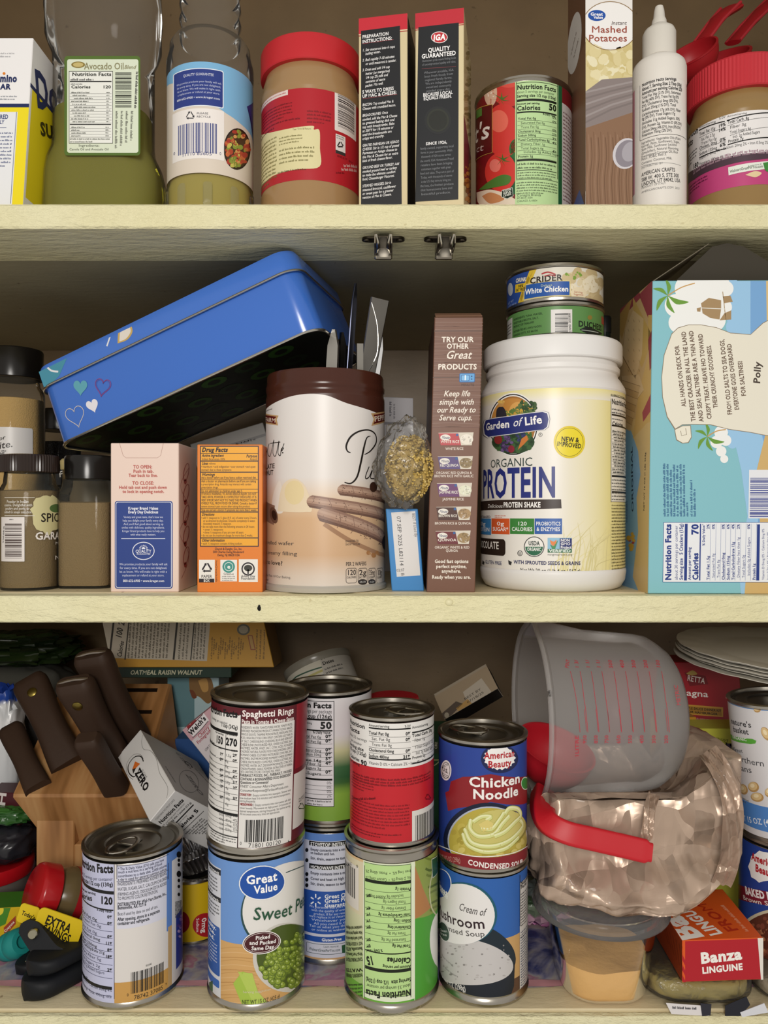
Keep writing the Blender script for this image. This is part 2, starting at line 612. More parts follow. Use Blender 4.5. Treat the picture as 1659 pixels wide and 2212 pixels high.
EPS = .00006
class Art:
    """print on a surface; every x, y is a point of the photograph where that ink is seen"""
    def __init__(s, surf, bounds, base=None, step=0., colf=None, vstep=0.):
        s.s, s.step, s.mb, s.b = surf, step, MB(), bounds
        s.curved = isinstance(surf, Cyl)
        s.rnd = random.Random(7)
        s.mask = None
        if base:
            u0, u1, v0, v1 = bounds
            ns = max(1, int(math.ceil((v1-v0)/vstep))) if vstep else 1
            for k in range(ns):
                a, b = v0+(v1-v0)*k/ns, v0+(v1-v0)*(k+1)/ns
                s.add([(u0, a), (u1, a), (u1, b), (u0, b)], base, 0, tri=False)
    def add(s, poly, col, L, tri=True):
        fn = col if callable(col) else None
        c = None if fn else lin(col)
        if tri and len(poly) > 3:
            T = tessellate_polygon([[Vector((q[0], q[1], 0)) for q in poly]])
            for t in T:
                s._conv([poly[i] for i in t], c, fn, L)
        else:
            s._conv(poly, c, fn, L)
    def _conv(s, p, c, fn, L):
        u0, u1, v0, v1 = s.b
        us = [q[0] for q in p]; vs = [q[1] for q in p]
        if max(us) <= u0 or min(us) >= u1 or max(vs) <= v0 or min(vs) >= v1:
            return
        if min(us) < u0: p = clip(p, 0, u0, False)
        if p and max(us) > u1: p = clip(p, 0, u1, True)
        if p and min(vs) < v0: p = clip(p, 1, v0, False)
        if p and max(vs) > v1: p = clip(p, 1, v1, True)
        if s.mask:
            for ax, lim, less in s.mask:
                if p: p = clip(p, ax, lim, less)
        if len(p) < 3:
            return
        ar = sum(p[i][0]*p[(i+1) % len(p)][1]-p[(i+1) % len(p)][0]*p[i][1] for i in range(len(p)))
        if ar < 0:
            p = p[::-1]
        if abs(ar) < 1e-13:
            return
        if s.step:
            a, b = min(q[0] for q in p), max(q[0] for q in p)
            k0, k1 = math.floor(a/s.step), math.ceil(b/s.step)
            if k1-k0 > 1:
                for k in range(k0, k1):
                    q = clip(p, 0, k*s.step, False)
                    if len(q) >= 3:
                        q = clip(q, 0, (k+1)*s.step, True)
                    if len(q) >= 3:
                        s._emit(q, c, fn, L)
                return
        s._emit(p, c, fn, L)
    def _emit(s, p, c, fn, L):
        pts = [s.s.M(q[0], q[1], L*EPS) for q in p]
        ns = [s.s.N(q[0], q[1]) for q in p]
        s.mb.face(pts, c, [lin(fn(q[0], q[1])) for q in p] if fn else None, ns)
    def P(s, x, y):
        return s.s.P(x, y)
    def pg(s, pts, col, L=1):
        s.add([s.P(*q) for q in pts], col, L)
    def blob(s, pts, col, L=1, n=6):
        s.pg(catmull(list(pts)+[pts[0]], n)[:-1], col, L)
    def uvrect(s, x0, y0, x1, y1):
        xm, ym = (x0+x1)/2, (y0+y1)/2
        return s.P(x0, ym)[0], s.P(x1, ym)[0], s.P(xm, y1)[1], s.P(xm, y0)[1]
    def R(s, x0, y0, x1, y1, col, L=1, r=0):
        u0, u1, v0, v1 = s.uvrect(x0, y0, x1, y1)
        if r:
            k = r*s.s.scale((x0+x1)/2, (y0+y1)/2)
            pts = [((u0+u1)/2+a, (v0+v1)/2+b) for a, b in rrect(abs(u1-u0), abs(v1-v0), k, 5)]
            s.add(pts, col, L)
        else:
            s.add([(u0, v0), (u1, v0), (u1, v1), (u0, v1)], col, L, tri=False)
    def frame(s, x0, y0, x1, y1, col, w=1., L=2, r=0):
        if r:
            u0, u1, v0, v1 = s.uvrect(x0, y0, x1, y1)
            k = s.s.scale((x0+x1)/2, (y0+y1)/2)
            o = rrect(abs(u1-u0), abs(v1-v0), r*k, 5)
            i = rrect(abs(u1-u0)-2*w*k, abs(v1-v0)-2*w*k, max(r-w, .3)*k, 5)
            cu, cv = (u0+u1)/2, (v0+v1)/2
            n = len(o)
            for j in range(n):
                q = [o[j], o[(j+1) % n], i[(j+1) % n], i[j]]
                s.add([(cu+a, cv+b) for a, b in q], col, L, tri=False)
        else:
            s.R(x0, y0, x1, y0+w, col, L); s.R(x0, y1-w, x1, y1, col, L)
            s.R(x0, y0, x0+w, y1, col, L); s.R(x1-w, y0, x1, y1, col, L)
    def E(s, cx, cy, rx, ry, col, L=1, rot=0., n=28, a0=0, a1=360):
        c, q = math.cos(math.radians(rot)), math.sin(math.radians(rot))
        pts = []
        full = a1-a0 >= 360
        for k in range(n if full else n+1):
            a = math.radians(a0+(a1-a0)*k/n)
            x, y = rx*math.cos(a), ry*math.sin(a)
            pts.append((cx+x*c-y*q, cy+x*q+y*c))
        s.add([s.P(*k) for k in pts], col, L)
    def ring(s, cx, cy, rx, ry, w, col, L=2, rot=0., n=36, a0=0, a1=360):
        c, q = math.cos(math.radians(rot)), math.sin(math.radians(rot))
        def pt(a, f):
            x, y = (rx-f)*math.cos(a), (ry-f)*math.sin(a)
            return s.P(cx+x*c-y*q, cy+x*q+y*c)
        for k in range(n):
            a, b = math.radians(a0+(a1-a0)*k/n), math.radians(a0+(a1-a0)*(k+1)/n)
            s.add([pt(a, 0), pt(b, 0), pt(b, w), pt(a, w)], col, L, tri=False)
    def L(s, pts, w, col, L=2):
        """stroke; w px, a number or one per point"""
        q = [s.P(*p) for p in pts]
        n = len(q)
        k = s.s.scale(*pts[n//2])
        le, ri = [], []
        for i in range(n):
            a, b = q[max(i-1, 0)], q[min(i+1, n-1)]
            dx, dy = b[0]-a[0], b[1]-a[1]
            l = math.hypot(dx, dy) or 1
            ww = (w[i] if isinstance(w, (list, tuple)) else w)*k/2
            le.append((q[i][0]-dy/l*ww, q[i][1]+dx/l*ww))
            ri.append((q[i][0]+dy/l*ww, q[i][1]-dx/l*ww))
        for i in range(n-1):
            s.add([le[i], ri[i], ri[i+1], le[i+1]], col, L, tri=False)
    def S(s, pts, w, col, L=2, n=7):
        c = catmull(pts, n)
        if isinstance(w, (list, tuple)):
            w = [x[0] for x in catmull([(x,) for x in w], n)]
        s.L(c, w, col, L)
    def _txt(s, st, a, b, h, col, L, bold, it, fit):
        lay = []
        x = 0.
        for ch in st:
            V, T, adv = glyph(ch, bold)
            lay.append((x, V, T))
            x += adv
        if x <= 0:
            return
        ln = math.hypot(b[0]-a[0], b[1]-a[1])
        e = ((b[0]-a[0])/ln, (b[1]-a[1])/ln)
        n = (-e[1], e[0])
        sy = h/CAPH[0]
        sx = ln/x if fit else abs(sy)*.9
        if fit is None:
            sx = abs(sy)*.9
        for x0, V, T in lay:
            Q = []
            for vx, vy in V:
                X = (x0+vx)*sx+it*vy*sy
                Y = vy*sy
                Q.append((a[0]+e[0]*X+n[0]*Y, a[1]+e[1]*X+n[1]*Y))
            for t in T:
                s.add([Q[t[0]], Q[t[1]], Q[t[2]]], col, L, tri=False)
    def T(s, st, x0, x1, y, h, col='#111111', L=3, b=0, it=0.):
        """level line of print with its baseline at y, from x0 to x1 (None: natural width), cap height h px"""
        xm = (x0+x1)/2 if x1 else x0
        v = s.P(xm, y)[1]
        k = s.s.scale(xm, y)
        u0 = s.P(x0, y)[0]
        u1 = s.P(x1, y)[0] if x1 else u0+.01
        s._txt(st, (u0, v), (u1, v), h*k, col, L, b, it, bool(x1))
    def TP(s, st, p0, p1, h, col='#111111', L=3, b=0, it=0., hk=1.):
        """line of print whose baseline runs from p0 to p1"""
        k = s.s.scale((p0[0]+p1[0])/2, (p0[1]+p1[1])/2)
        s._txt(st, s.P(*p0), s.P(*p1), h*k*hk, col, L, b, it, True)
    def G(s, x0, y0, x1, y1, rows, col='#333333', L=3, fill=.5, full=True, seed=1):
        """fine print too small to read: rows of letter-sized ticks"""
        rn = random.Random(seed)
        u0, u1, v0, v1 = s.uvrect(x0, y0, x1, y1)
        rh = (v1-v0)/rows
        ch = rh*fill
        for r in range(rows):
            vb = v1-rh*(r+1)+rh*.2
            u = u0
            end = u1 if (full and r < rows-1) else u0+(u1-u0)*rn.uniform(.5, .95)
            while u < end-ch*.4:
                for k in range(rn.randint(2, 8)):
                    if u > end-ch*.4:
                        break
                    hh = ch*rn.choice((.68, .68, .7, 1.))
                    w = ch*rn.choice((.2, .34, .4, .3))
                    s.add([(u, vb), (u+w, vb), (u+w, vb+hh), (u, vb+hh)], col, L, tri=False)
                    u += w+ch*.14
                u += ch*.42
    def GP(s, p0, p1, h, col='#333333', L=3, seed=1, fill=1.):
        """one row of such ticks from p0 to p1"""
        rn = random.Random(seed)
        a, b = s.P(*p0), s.P(*p1)
        k = s.s.scale(*p0)*h
        ln = math.hypot(b[0]-a[0], b[1]-a[1])
        if ln <= 0: return
        e = ((b[0]-a[0])/ln, (b[1]-a[1])/ln); n = (-e[1], e[0])
        u = 0.
        while u < ln-k*.4:
            for _ in range(rn.randint(2, 8)):
                if u > ln-k*.4: break
                hh = k*rn.choice((.68, .7, 1.)); w = k*rn.choice((.2, .34, .4))
                s.add([(a[0]+e[0]*x+n[0]*y, a[1]+e[1]*x+n[1]*y) for x, y in ((u, 0), (u+w, 0), (u+w, hh), (u, hh))], col, L, tri=False)
                u += w+k*.14
            u += k*.42
    def B(s, x0, y0, x1, y1, col='#141414', L=2, horiz=False, seed=3, n=30):
        """bar code: bars side by side (horiz: stacked)"""
        rn = random.Random(seed)
        u0, u1, v0, v1 = s.uvrect(x0, y0, x1, y1)
        ws = [rn.choice((1, 1, 2, 3)) for _ in range(2*n)]
        tot = sum(ws)
        a = 0
        for i, w in enumerate(ws):
            if i % 2 == 0:
                f, g = a/tot, (a+w)/tot
                if horiz:
                    q = [(u0, v0+(v1-v0)*f), (u1, v0+(v1-v0)*f), (u1, v0+(v1-v0)*g), (u0, v0+(v1-v0)*g)]
                else:
                    q = [(u0+(u1-u0)*f, v0), (u0+(u1-u0)*g, v0), (u0+(u1-u0)*g, v1), (u0+(u1-u0)*f, v1)]
                s.add(q, col, L, tri=False)
            a += w
    def spray(s, cx, cy, rx, ry, n, cols, r0, r1, L=2, seed=1, inside=None):
        """many small overlapping blobs inside an ellipse: beans, peas, crumbs of a printed picture"""
        rn = random.Random(seed)
        for k in range(n):
            while True:
                a, b = rn.uniform(-1, 1), rn.uniform(-1, 1)
                if a*a+b*b < 1:
                    break
            x, y = cx+a*rx, cy+b*ry
            if inside and not inside(x, y):
                continue
            r = rn.uniform(r0, r1)
            s.E(x, y, r, r*rn.uniform(.6, 1.), rn.choice(cols), L+k*.01, rot=rn.uniform(0, 180), n=9)

def recycle(a, cx, cy, r, col, w=2.):
    for k in range(3):
        t = math.radians(-90+120*k); t2 = math.radians(-90+120*(k+1))
        p = (cx+r*math.cos(t), cy+r*math.sin(t)); q = (cx+r*math.cos(t2), cy+r*math.sin(t2))
        f = lambda s: (p[0]+(q[0]-p[0])*s, p[1]+(q[1]-p[1])*s)
        a.L([f(.12), f(.72)], w, col, 3)
        d = ((q[0]-p[0])*.14, (q[1]-p[1])*.14)
        m = f(.7)
        a.pg([(m[0]-d[1]*1.1, m[1]+d[0]*1.1), (m[0]+d[1]*1.1, m[1]-d[0]*1.1), (m[0]+d[0]*1.6, m[1]+d[1]*1.6)], col, 3)

def gv_oval(a, cx, cy, rx, ry, rot=0, L=2):
    """blue oval badge with two white words"""
    a.E(cx, cy, rx*1.05, ry*1.06, '#f4f4f2', L, rot)
    a.E(cx, cy, rx, ry, '#2152a8', L+1, rot, n=36)
    a.T('Great', cx-rx*.72, cx+rx*.68, cy+ry*.02, ry*.52, '#ffffff', L+2, 2)
    a.T('Value', cx-rx*.36, cx+rx*.7, cy+ry*.58, ry*.46, '#ffffff', L+2, 2)

# ---------------------------------------------------------------- cartons and cans
class Carton:
    """a folded card box. O = front lower left corner, U right, W away, V up"""
    def __init__(s, O, U, V, sx, sy, sz, col, cols=None, c=.0006):
        s.O, s.U, s.V = Vector(O), Vector(U).normalized(), Vector(V).normalized()
        s.W = s.V.cross(s.U).normalized()
        s.sx, s.sy, s.sz = sx, sy, sz
        s.mb = MB()
        s.mb.box(s.O, s.U, s.W, s.V, sx, sy, sz, col, c, cols)
        s.arts = []
    def _a(s, O, U, V, w, h):
        a = Art(Plane(O, U, V), (0, w, 0, h))
        s.arts.append(a)
        return a
    def front(s): return s._a(s.O, s.U, s.V, s.sx, s.sz)
    def right(s): return s._a(s.O+s.U*s.sx, s.W, s.V, s.sy, s.sz)
    def left(s): return s._a(s.O+s.W*s.sy, -s.W, s.V, s.sy, s.sz)
    def top(s): return s._a(s.O+s.V*s.sz, s.U, s.W, s.sx, s.sy)
    def bottom(s): return s._a(s.O+s.W*s.sy, s.U, -s.W, s.sx, s.sy)
    def done(s, name, label, cat, mat='printed_card', group=None):
        s.mb.n = None
        for a in s.arts:
            a.mb.n = None
            s.mb.join(a.mb)
        c = s.O+s.U*s.sx/2+s.W*s.sy/2
        return solo(name, label, cat, s.mb, mat, c, 0, group)

def carton(x0, x1, ytop, d, zb, depth, col, d1=None, cols=None, h=None):
    d1 = d1 or d
    p0, p1 = at(x0, CY, d), at(x1, CY, d1)
    zt = (CY-ytop)/F*(d if d <= d1 else d1)
    p0.z = p1.z = zb
    U = p1-p0
    return Carton(p0, U, (0, 0, 1), U.length, depth, h or zt-zb, col, cols)

def upright(xl, xr, d):
    """centre and radius of an upright round thing with silhouette xl..xr (photo x) and axis at depth d"""
    a, b = math.atan((xl-CX)/F), math.atan((xr-CX)/F)
    m = (a+b)/2
    Dm = d/math.cos(m)
    return Vector((d*math.tan(m), d-D0, 0)), Dm*math.sin((b-a)/2)

STEEL = '#b9b4aa'
def can(name, label, cat, xl, xr, d, zb, zt, base, lean=(0, 0), tab=None, flip=False, steel=STEEL, lidcol='#8f8a80', group=None, tabang=0., lb=.045, lt=.045, bead=0):
    """steel food can with a paper label; returns (thing, Art of the label)"""
    c, R = upright(xl, xr, d)
    c.z = zb
    h = zt-zb
    ax = Vector((lean[0], lean[1], h))
    M = frame(c, ax)
    t = thing(name, label, cat, c, group)
    m = MB()
    k = .0019
    rb = R-.0012
    prof = [(rb-.004, .002), (rb-.001, 0), (R+.0006, .0006), (R+.0008, .0026), (rb, .0042), (rb-.0006, .006), (rb, h*.06)]
    if bead:
        for q in range(bead):
            z = h*(.30+.4*q/max(1, bead-1))
            prof += [(rb, z-.003), (rb-.0012, z), (rb, z+.003)]
    prof += [(rb, h*.94), (rb-.0006, h-.006), (rb, h-.0042), (R+.0008, h-.0026), (R+.0006, h-.0006), (rb-.0006, h), (rb-.0018, h-.0008), (rb-.0022, h-.0042)]
    m.lathe(M, prof, 72, lin(steel), capb=True, capt=False)
    part('can_body', m, 'bare_steel', t)
    m = MB()
    e = h-.0040
    prof = [(rb-.0022, e), (rb-.004, e-.0004), (rb-.006, e+.0008), (rb-.009, e-.0004), (rb*.62, e-.0004), (rb*.59, e+.0004), (rb*.56, e-.0008), (rb*.2, e-.0008), (.0001, e-.0008)]
    m.lathe(M, prof, 64, lin(lidcol), capb=False, capt=False)
    lid = part('lid', m, 'dark_steel', t)
    if tab:
        m = MB()
        Mt = M @ Matrix.Rotation(tabang, 4, 'Z') @ Matrix.Translation((rb*.36, 0, e+.0016))
        pts = [Mt @ Vector((a*.0165, b*.0095, .0009*abs(a))) for a, b in
               ((math.cos(2*math.pi*i/22), math.sin(2*math.pi*i/22)) for i in range(23))]
        m.tube(pts, .0019, lin('#b7b2a8'), 8, .6)
        m.box(Mt @ Vector((-.016, -.0085, -.0012)), (Mt.to_3x3() @ Vector((1, 0, 0))), (Mt.to_3x3() @ Vector((0, 1, 0))), (Mt.to_3x3() @ Vector((0, 0, 1))), .013, .017, .0022, '#a9a49a', .0006)
        part('pull_tab', m, 'bare_steel', lid)
    S = Cyl(M, R-.0003)
    a = Art(S, (-R*2.2, R*2.2, h*lb, h*(1-lt)), base, step=.0026)
    return t, a

def seal(t, a, name='label', mat='printed_paper'):
    return part(name, a.mb, mat, t, 0)
for _b in (0, 1, 2, 3):
    for _c in 'abcdefghijklmnopqrstuvwxyzABCDEFGHIJKLMNOPQRSTUVWXYZ0123456789 .,:;!?&%()/-+*\'"<>$#@®™°·½•':
        glyph(_c, _b)

# ================================================================ the cabinet
ZT, ZM, ZL = .2466, -.0668, -.4035
BACK = .470
X, Y, Z = Vector((1, 0, 0)), Vector((0, 1, 0)), Vector((0, 0, 1))
def slab(name, x0, x1, y0, y1, z0, z1, mat, kind=None, parent=None, c=.001):
    m = MB()
    m.box(Vector((x0, y0, z0)), X, Y, Z, x1-x0, y1-y0, z1-z0, '#ffffff', c)
    if parent:
        return part(name, m, mat, parent, 0)
    o = solo(name, None, None, m, mat, ((x0+x1)/2, (y0+y1)/2, z0))
    if kind:
        o['kind'] = kind
    return o
slab('wall_back', -.58, .58, BACK, BACK+.012, -.46, .78, 'cabinet_paint', 'structure')
slab('wall_left', -.592, -.580, .0, BACK+.012, -.46, .78, 'cabinet_paint', 'structure')
slab('wall_right', .580, .592, .0, BACK+.012, -.46, .78, 'cabinet_paint', 'structure')
slab('ceiling', -.592, .592, .0, BACK+.012, .78, .792, 'cabinet_paint', 'structure')

t = thing('shelf', 'cream painted top shelf holding the oil bottles and peanut butter jars', 'shelf', (0, 0, ZT-.0196), 'painted cabinet shelves')
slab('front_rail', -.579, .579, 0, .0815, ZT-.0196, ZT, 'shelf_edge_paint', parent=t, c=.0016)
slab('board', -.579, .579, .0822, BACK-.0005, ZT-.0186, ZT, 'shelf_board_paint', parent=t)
t = thing('shelf', 'cream painted middle shelf with a black nail hole in its front edge', 'shelf', (0, 0, ZM-.0217), 'painted cabinet shelves')
slab('front_rail', -.579, .579, 0, .022, ZM-.0217, ZM-.0004, 'shelf_edge_paint', parent=t, c=.0012)
slab('board', -.579, .579, .0222, BACK-.0005, ZM-.0190, ZM, 'shelf_worn_paint', parent=t)
m = MB()
q = at(560, 1313, D0)
m.loft([[q+Vector((a*(1+.2*math.sin(5*b)), -.0012*(1-s)-.0003, c)) for a, c, b in ((s*.0014*math.cos(.4*k), s*.0026*math.sin(.4*k), k) for k in range(16))] for s in (1., .8, .3)], '#0c0a08')
part('nail_hole', m, 'black_matte', t)
m = MB()
q = at(970, 1301, D0)
m.loft([[q+Vector((s*.0034*math.cos(.35*k), -h, s*.003*math.sin(.35*k))) for k in range(18)] for s, h in ((1., 0), (.9, .0009), (.55, .0017), (.15, .002))], '#dfd9b0')
part('paint_drip', m, 'satin_plastic', t)
t = thing('shelf', 'cream painted bottom shelf with worn scuffed boards under the cans', 'shelf', (0, 0, ZL-.022), 'painted cabinet shelves')
slab('front_rail', -.579, .579, 0, .0085, ZL-.022, ZL-.0012, 'shelf_edge_paint', parent=t, c=.002)
slab('board', -.579, .579, .009, BACK-.0005, ZL-.022, ZL, 'shelf_worn_paint', parent=t, c=.001)

# shelf liner: a printed sheet lying on the bottom boards
def liner_mat():
    mm, nt, b = nmat('liner_print')
    L = nt.links.new
    tc = add(nt, 'ShaderNodeTexCoord')
    n = add(nt, 'ShaderNodeTexNoise')
    n.inputs['Scale'].default_value = 17
    n.inputs['Detail'].default_value = 5
    n.inputs['Distortion'].default_value = 1.4
    L(tc.outputs['Object'], n.inputs['Vector'])
    cr = add(nt, 'ShaderNodeValToRGB')
    e = cr.color_ramp.elements
    e[0].position, e[0].color = .28, (*lin('#2a2f58'), 1)
    e[1].position, e[1].color = .78, (*lin('#6d7a62'), 1)
    for p_, c_ in ((.40, '#40477a'), (.48, '#8d8aa0'), (.54, '#a9a3a0'), (.60, '#a8708c'), (.68, '#b9a7a6')):
        k = e.new(p_); k.color = (*lin(c_), 1)
    L(n.outputs['Fac'], cr.inputs[0])
    L(cr.outputs[0], b.inputs['Base Color'])
    b.inputs['Roughness'].default_value = .45
    n2 = add(nt, 'ShaderNodeTexNoise'); n2.inputs['Scale'].default_value = 60
    bp = add(nt, 'ShaderNodeBump'); bp.inputs['Strength'].default_value = .5; bp.inputs['Distance'].default_value = .003
    L(tc.outputs['Object'], n2.inputs['Vector']); L(n2.outputs['Fac'], bp.inputs['Height']); L(bp.outputs[0], b.inputs['Normal'])
liner_mat()
m = MB()
rows = []
for j in range(26):
    y = .037+j*.0165
    rows.append([Vector((-.565+i*.0113, y+(.002*math.sin(i*.7) if j == 0 else 0), ZL+.0004+.0009*(1+noise.noise(Vector((i*.21, j*.3, 0)))))) for i in range(101)])
m.grid(rows, '#ffffff')
ln = solo('shelf_liner', 'blue and pink watercolour print liner sheet lying on the bottom shelf', 'shelf liner', m, 'liner_print', (0, .05, ZL+.0004), 60)
m = MB()
for k in range(2):
    rows = [[Vector((-.565+i*.0113, .0355+k*.0006+j*.0028, ZL+.0020+.0005*math.sin(i*1.3+j)+.0002*k)) for i in range(101)] for j in range(4)]
m.grid(rows, '#c68f96')
part('border_strip', m, 'printed_paper', ln, 60, 'pink border along the front of the sheet')

# roller catches under the top shelf
def catch(cx, label):
    zu = ZT-.0196
    yc = .0262
    x = at(cx, CY, D0+yc).x
    t = thing('door_catch', label, 'cabinet catch', (x, yc, zu), 'metal door catches')
    m = MB()
    prof = []
    for s in (-1, 1):
        for k in range(13):
            a = math.radians(-90+180*k/12)
            prof.append((s*(.0125+.0052*math.cos(a)), s*.0052*math.sin(a)))
    m.loft([[Vector((x+a, yc-.004+b, zu-h)) for a, b in prof] for h in (.0003, .0020)], '#3a352c')
    mp_ = part('mounting_plate', m, 'dark_steel', t)
    for s in (-1, 1):
        m = MB()
        m.lathe(frame((x+s*.0135, yc-.004, zu-.002), (0, 0, -1)), [(.0030, 0), (.0026, .0009), (.0008, .0012), (.0007, .0006), (.0001, .0006)], 14, lin('#5d564a'))
        part('screw', m, 'dark_steel', mp_)
    m = MB()
    pts = [(0.0, .002), (.0, .0095), (.0025, .0118), (.020, .0118), (.0225, .0095), (.0225, .004)]
    for s in (-1, 1):
        m.box(Vector((x+s*.0068-.0006, yc-.020, zu-.0100)), X, Y, Z, .0012, .030, .0078, '#8f897c', .0004)
    m.box(Vector((x-.0076, yc+.0085, zu-.0128)), X, Y, Z, .0152, .0050, .0105, '#a59f93', .0012)
    m.box(Vector((x-.0074, yc-.019, zu-.0042)), X, Y, Z, .0148, .030, .0010, '#4c463b', .0003)
    bk_ = part('bracket', m, 'bare_steel', t, 0)
    for s in (-1, 1):
        m = MB()
        m.tube([Vector((x+s*a, yc-.0205+b, zu-c)) for a, b, c in ((.0058, 0, .0022), (.0046, .004, .0072), (.0042, .010, .0090), (.0050, .017, .0082), (.0058, .024, .0090))], [.0011, .0017, .0020, .0017, .0012], '#cfcabd', 8)
        part('spring_arm', m, 'bare_steel', bk_)
catch(828, 'left metal roller catch screwed under the top shelf above the silverware')
catch(961, 'right metal roller catch screwed under the top shelf above the brown box')

# ================================================================ top shelf
# sugar carton
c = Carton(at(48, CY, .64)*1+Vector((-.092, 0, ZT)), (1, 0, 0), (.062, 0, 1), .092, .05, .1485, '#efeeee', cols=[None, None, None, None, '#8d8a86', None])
a = c.front()
a.R(-100, 232, 80, 460, '#f0dc1e', 1); a.R(-100, 224, 80, 232, '#1c2a5c', 2)
a.R(-100, 242, 32, 450, '#e9ebee', 3)
a.L([(36, 242), (23, 440)], 1.5, '#7d86a0', 4)
a.T('mino', 0, 37, 177, 15, '#1c2a5c', 4, 3); a.T('AR', 1, 23, 193, 11, '#1c2a5c', 4, 3)
a.E(9, 159, 3, 3, '#e0801e', 4)
a.G(-30, 205, 38, 217, 2, '#8f949d', 4); a.G(-20, 112, 34, 125, 2, '#b5b5b8', 4)
a.T('RED', 0, 18, 257, 9, '#3a4a7c', 4, 2); a.T('LY', 0, 9, 268, 8, '#3a4a7c', 4, 2)
a.L([(-5, 276), (14, 276)], 1, '#3a4a7c', 4); a.G(-40, 283, 26, 362, 10, '#4d5a86', 4)
b = c.right()
b.R(60, 226, 150, 470, '#ead61c', 1); b.R(60, 226, 150, 235, '#1c2a5c', 2)
b.TP('Domi', (79, 229), (160, 262), 66, '#1c2a5c', 4, 2)
b.TP('SUGA', (88, 291), (146, 311), 24, '#3c3616', 4, 3)
c.done('sugar_box', 'white and yellow sugar carton at the left end of the top shelf', 'sugar box')

# big oil bottle, nearly square body
def bottle_rings(cx, y0, spec, n=7, r=.42):
    rings = []
    for z, w, dp in spec:
        rings.append([Vector((cx+a, y0+b, z)) for a, b in rrect(w, dp, min(w, dp)*r, n)])
    return rings
cx = at(226, CY, .70).x
t = thing('oil_bottle', 'tall clear bottle of green avocado oil with a pale nutrition label', 'bottle', (cx, .085, ZT))
sp = [(ZT, .094, .07), (ZT+.003, .102, .078), (.262, .1065, .076), (.300, .1065, .070), (.312, .101, .068), (.324, .089, .068), (.334, .086, .068), (.408, .086, .068), (.416, .092, .074), (.424, .098, .080), (.440, .098, .080), (.448, .100, .082), (.476, .098, .080), (.50, .084, .070), (.52, .058, .056), (.535, .036, .036), (.56, .034, .034)]
m = MB(); m.loft(bottle_rings(cx, .085, sp), '#ffffff', caps=True)
part('bottle_body', m, 'clear_bottle', t)
m = MB(); m.loft(bottle_rings(cx, .085, [(z+.0012 if i == 0 else z, w*.965, d*.955) for i, (z, w, d) in enumerate(sp) if z < .355]+[(.357, .083, .065)]), '#ffffff')
part('oil', m, 'green_oil', t)
m = MB(); m.lathe(frame((cx, .085, .5605)), [(.020, 0), (.020, .018), (.018, .02)], 28, lin('#20261c'))
part('cap', m, 'satin_plastic', t)
S = Plane((cx, .0495, .30), X, Z)
def ub(S, x0, y0, x1, y1):
    return (S.P(x0, (y0+y1)/2)[0], S.P(x1, (y0+y1)/2)[0], S.P((x0+x1)/2, y1)[1], S.P((x0+x1)/2, y0)[1])
a = Art(S, ub(S, 130, 110, 310, 345))
a.R(139, 121, 303, 336, '#55702e', 0, 7); a.R(145, 128, 299, 330, '#dde6d0', 1, 5)
a.E(169, 140, 15, 7, '#8d7b3c', 2); a.E(169, 140, 11, 5, '#c9b878', 3)
a.T('Avocado Oil', 182, 268, 150, 14, '#8a8560', 3, 1); a.T('Blend', 268, 293, 149, 8, '#8a8560', 3, 1, .3)
a.R(149, 154, 244, 310, '#eef0ea', 2); a.frame(149, 154, 244, 310, '#44483c', 1, 3)
a.T('Nutrition Facts', 156, 241, 164, 7, '#262a22', 4, 2); a.G(153, 167, 242, 176, 1, '#444', 4) ; a.R(151, 175, 241, 177.5, '#222', 4)
a.G(153, 179, 200, 184, 1, '#555', 4); a.T('Calories', 154, 196, 191, 6, '#262a22', 4, 2); a.T('120', 222, 240, 191, 6, '#262a22', 4, 2)
for k in range(11):
    y = 197+k*6.3
    a.G(154+(k % 3)*3, y, 200+(k*13) % 22, y+5.6, 1, '#4a4d44', 4, seed=k, full=False); a.G(230, y, 240, y+5, 1, '#4a4d44', 4, seed=k+40); a.R(151, y+5.6, 241, y+6.2, '#777', 4)
a.R(151, 268, 240, 270, '#222', 4)
for k in range(4):
    y = 272+k*6.2
    a.G(154, y, 188, y+5.6, 1, '#4a4d44', 4, seed=k); a.G(228, y, 239, y+5, 1, '#4a4d44', 4, seed=k+9); a.R(151, y+5.6, 240, y+6.2, '#777', 4)
a.G(151, 297, 239, 309, 2, '#6b6e64', 4)
a.T('Ingredients:', 170, 215, 317, 5, '#55584c', 4); a.T('Canola Oil and Avocado Oil', 150, 235, 325, 4.6, '#4a4d44', 4)
a.B(249, 156, 284, 232, '#2a2d26', 3, True, 5, 26); a.GP((294, 155), (290, 235), 5, '#444', 4)
for k in range(4):
    a.GP((250+k*11, 240), (248+k*11, 322-k*6), 5, '#7c7f74', 4, seed=k)
seal(t, a)

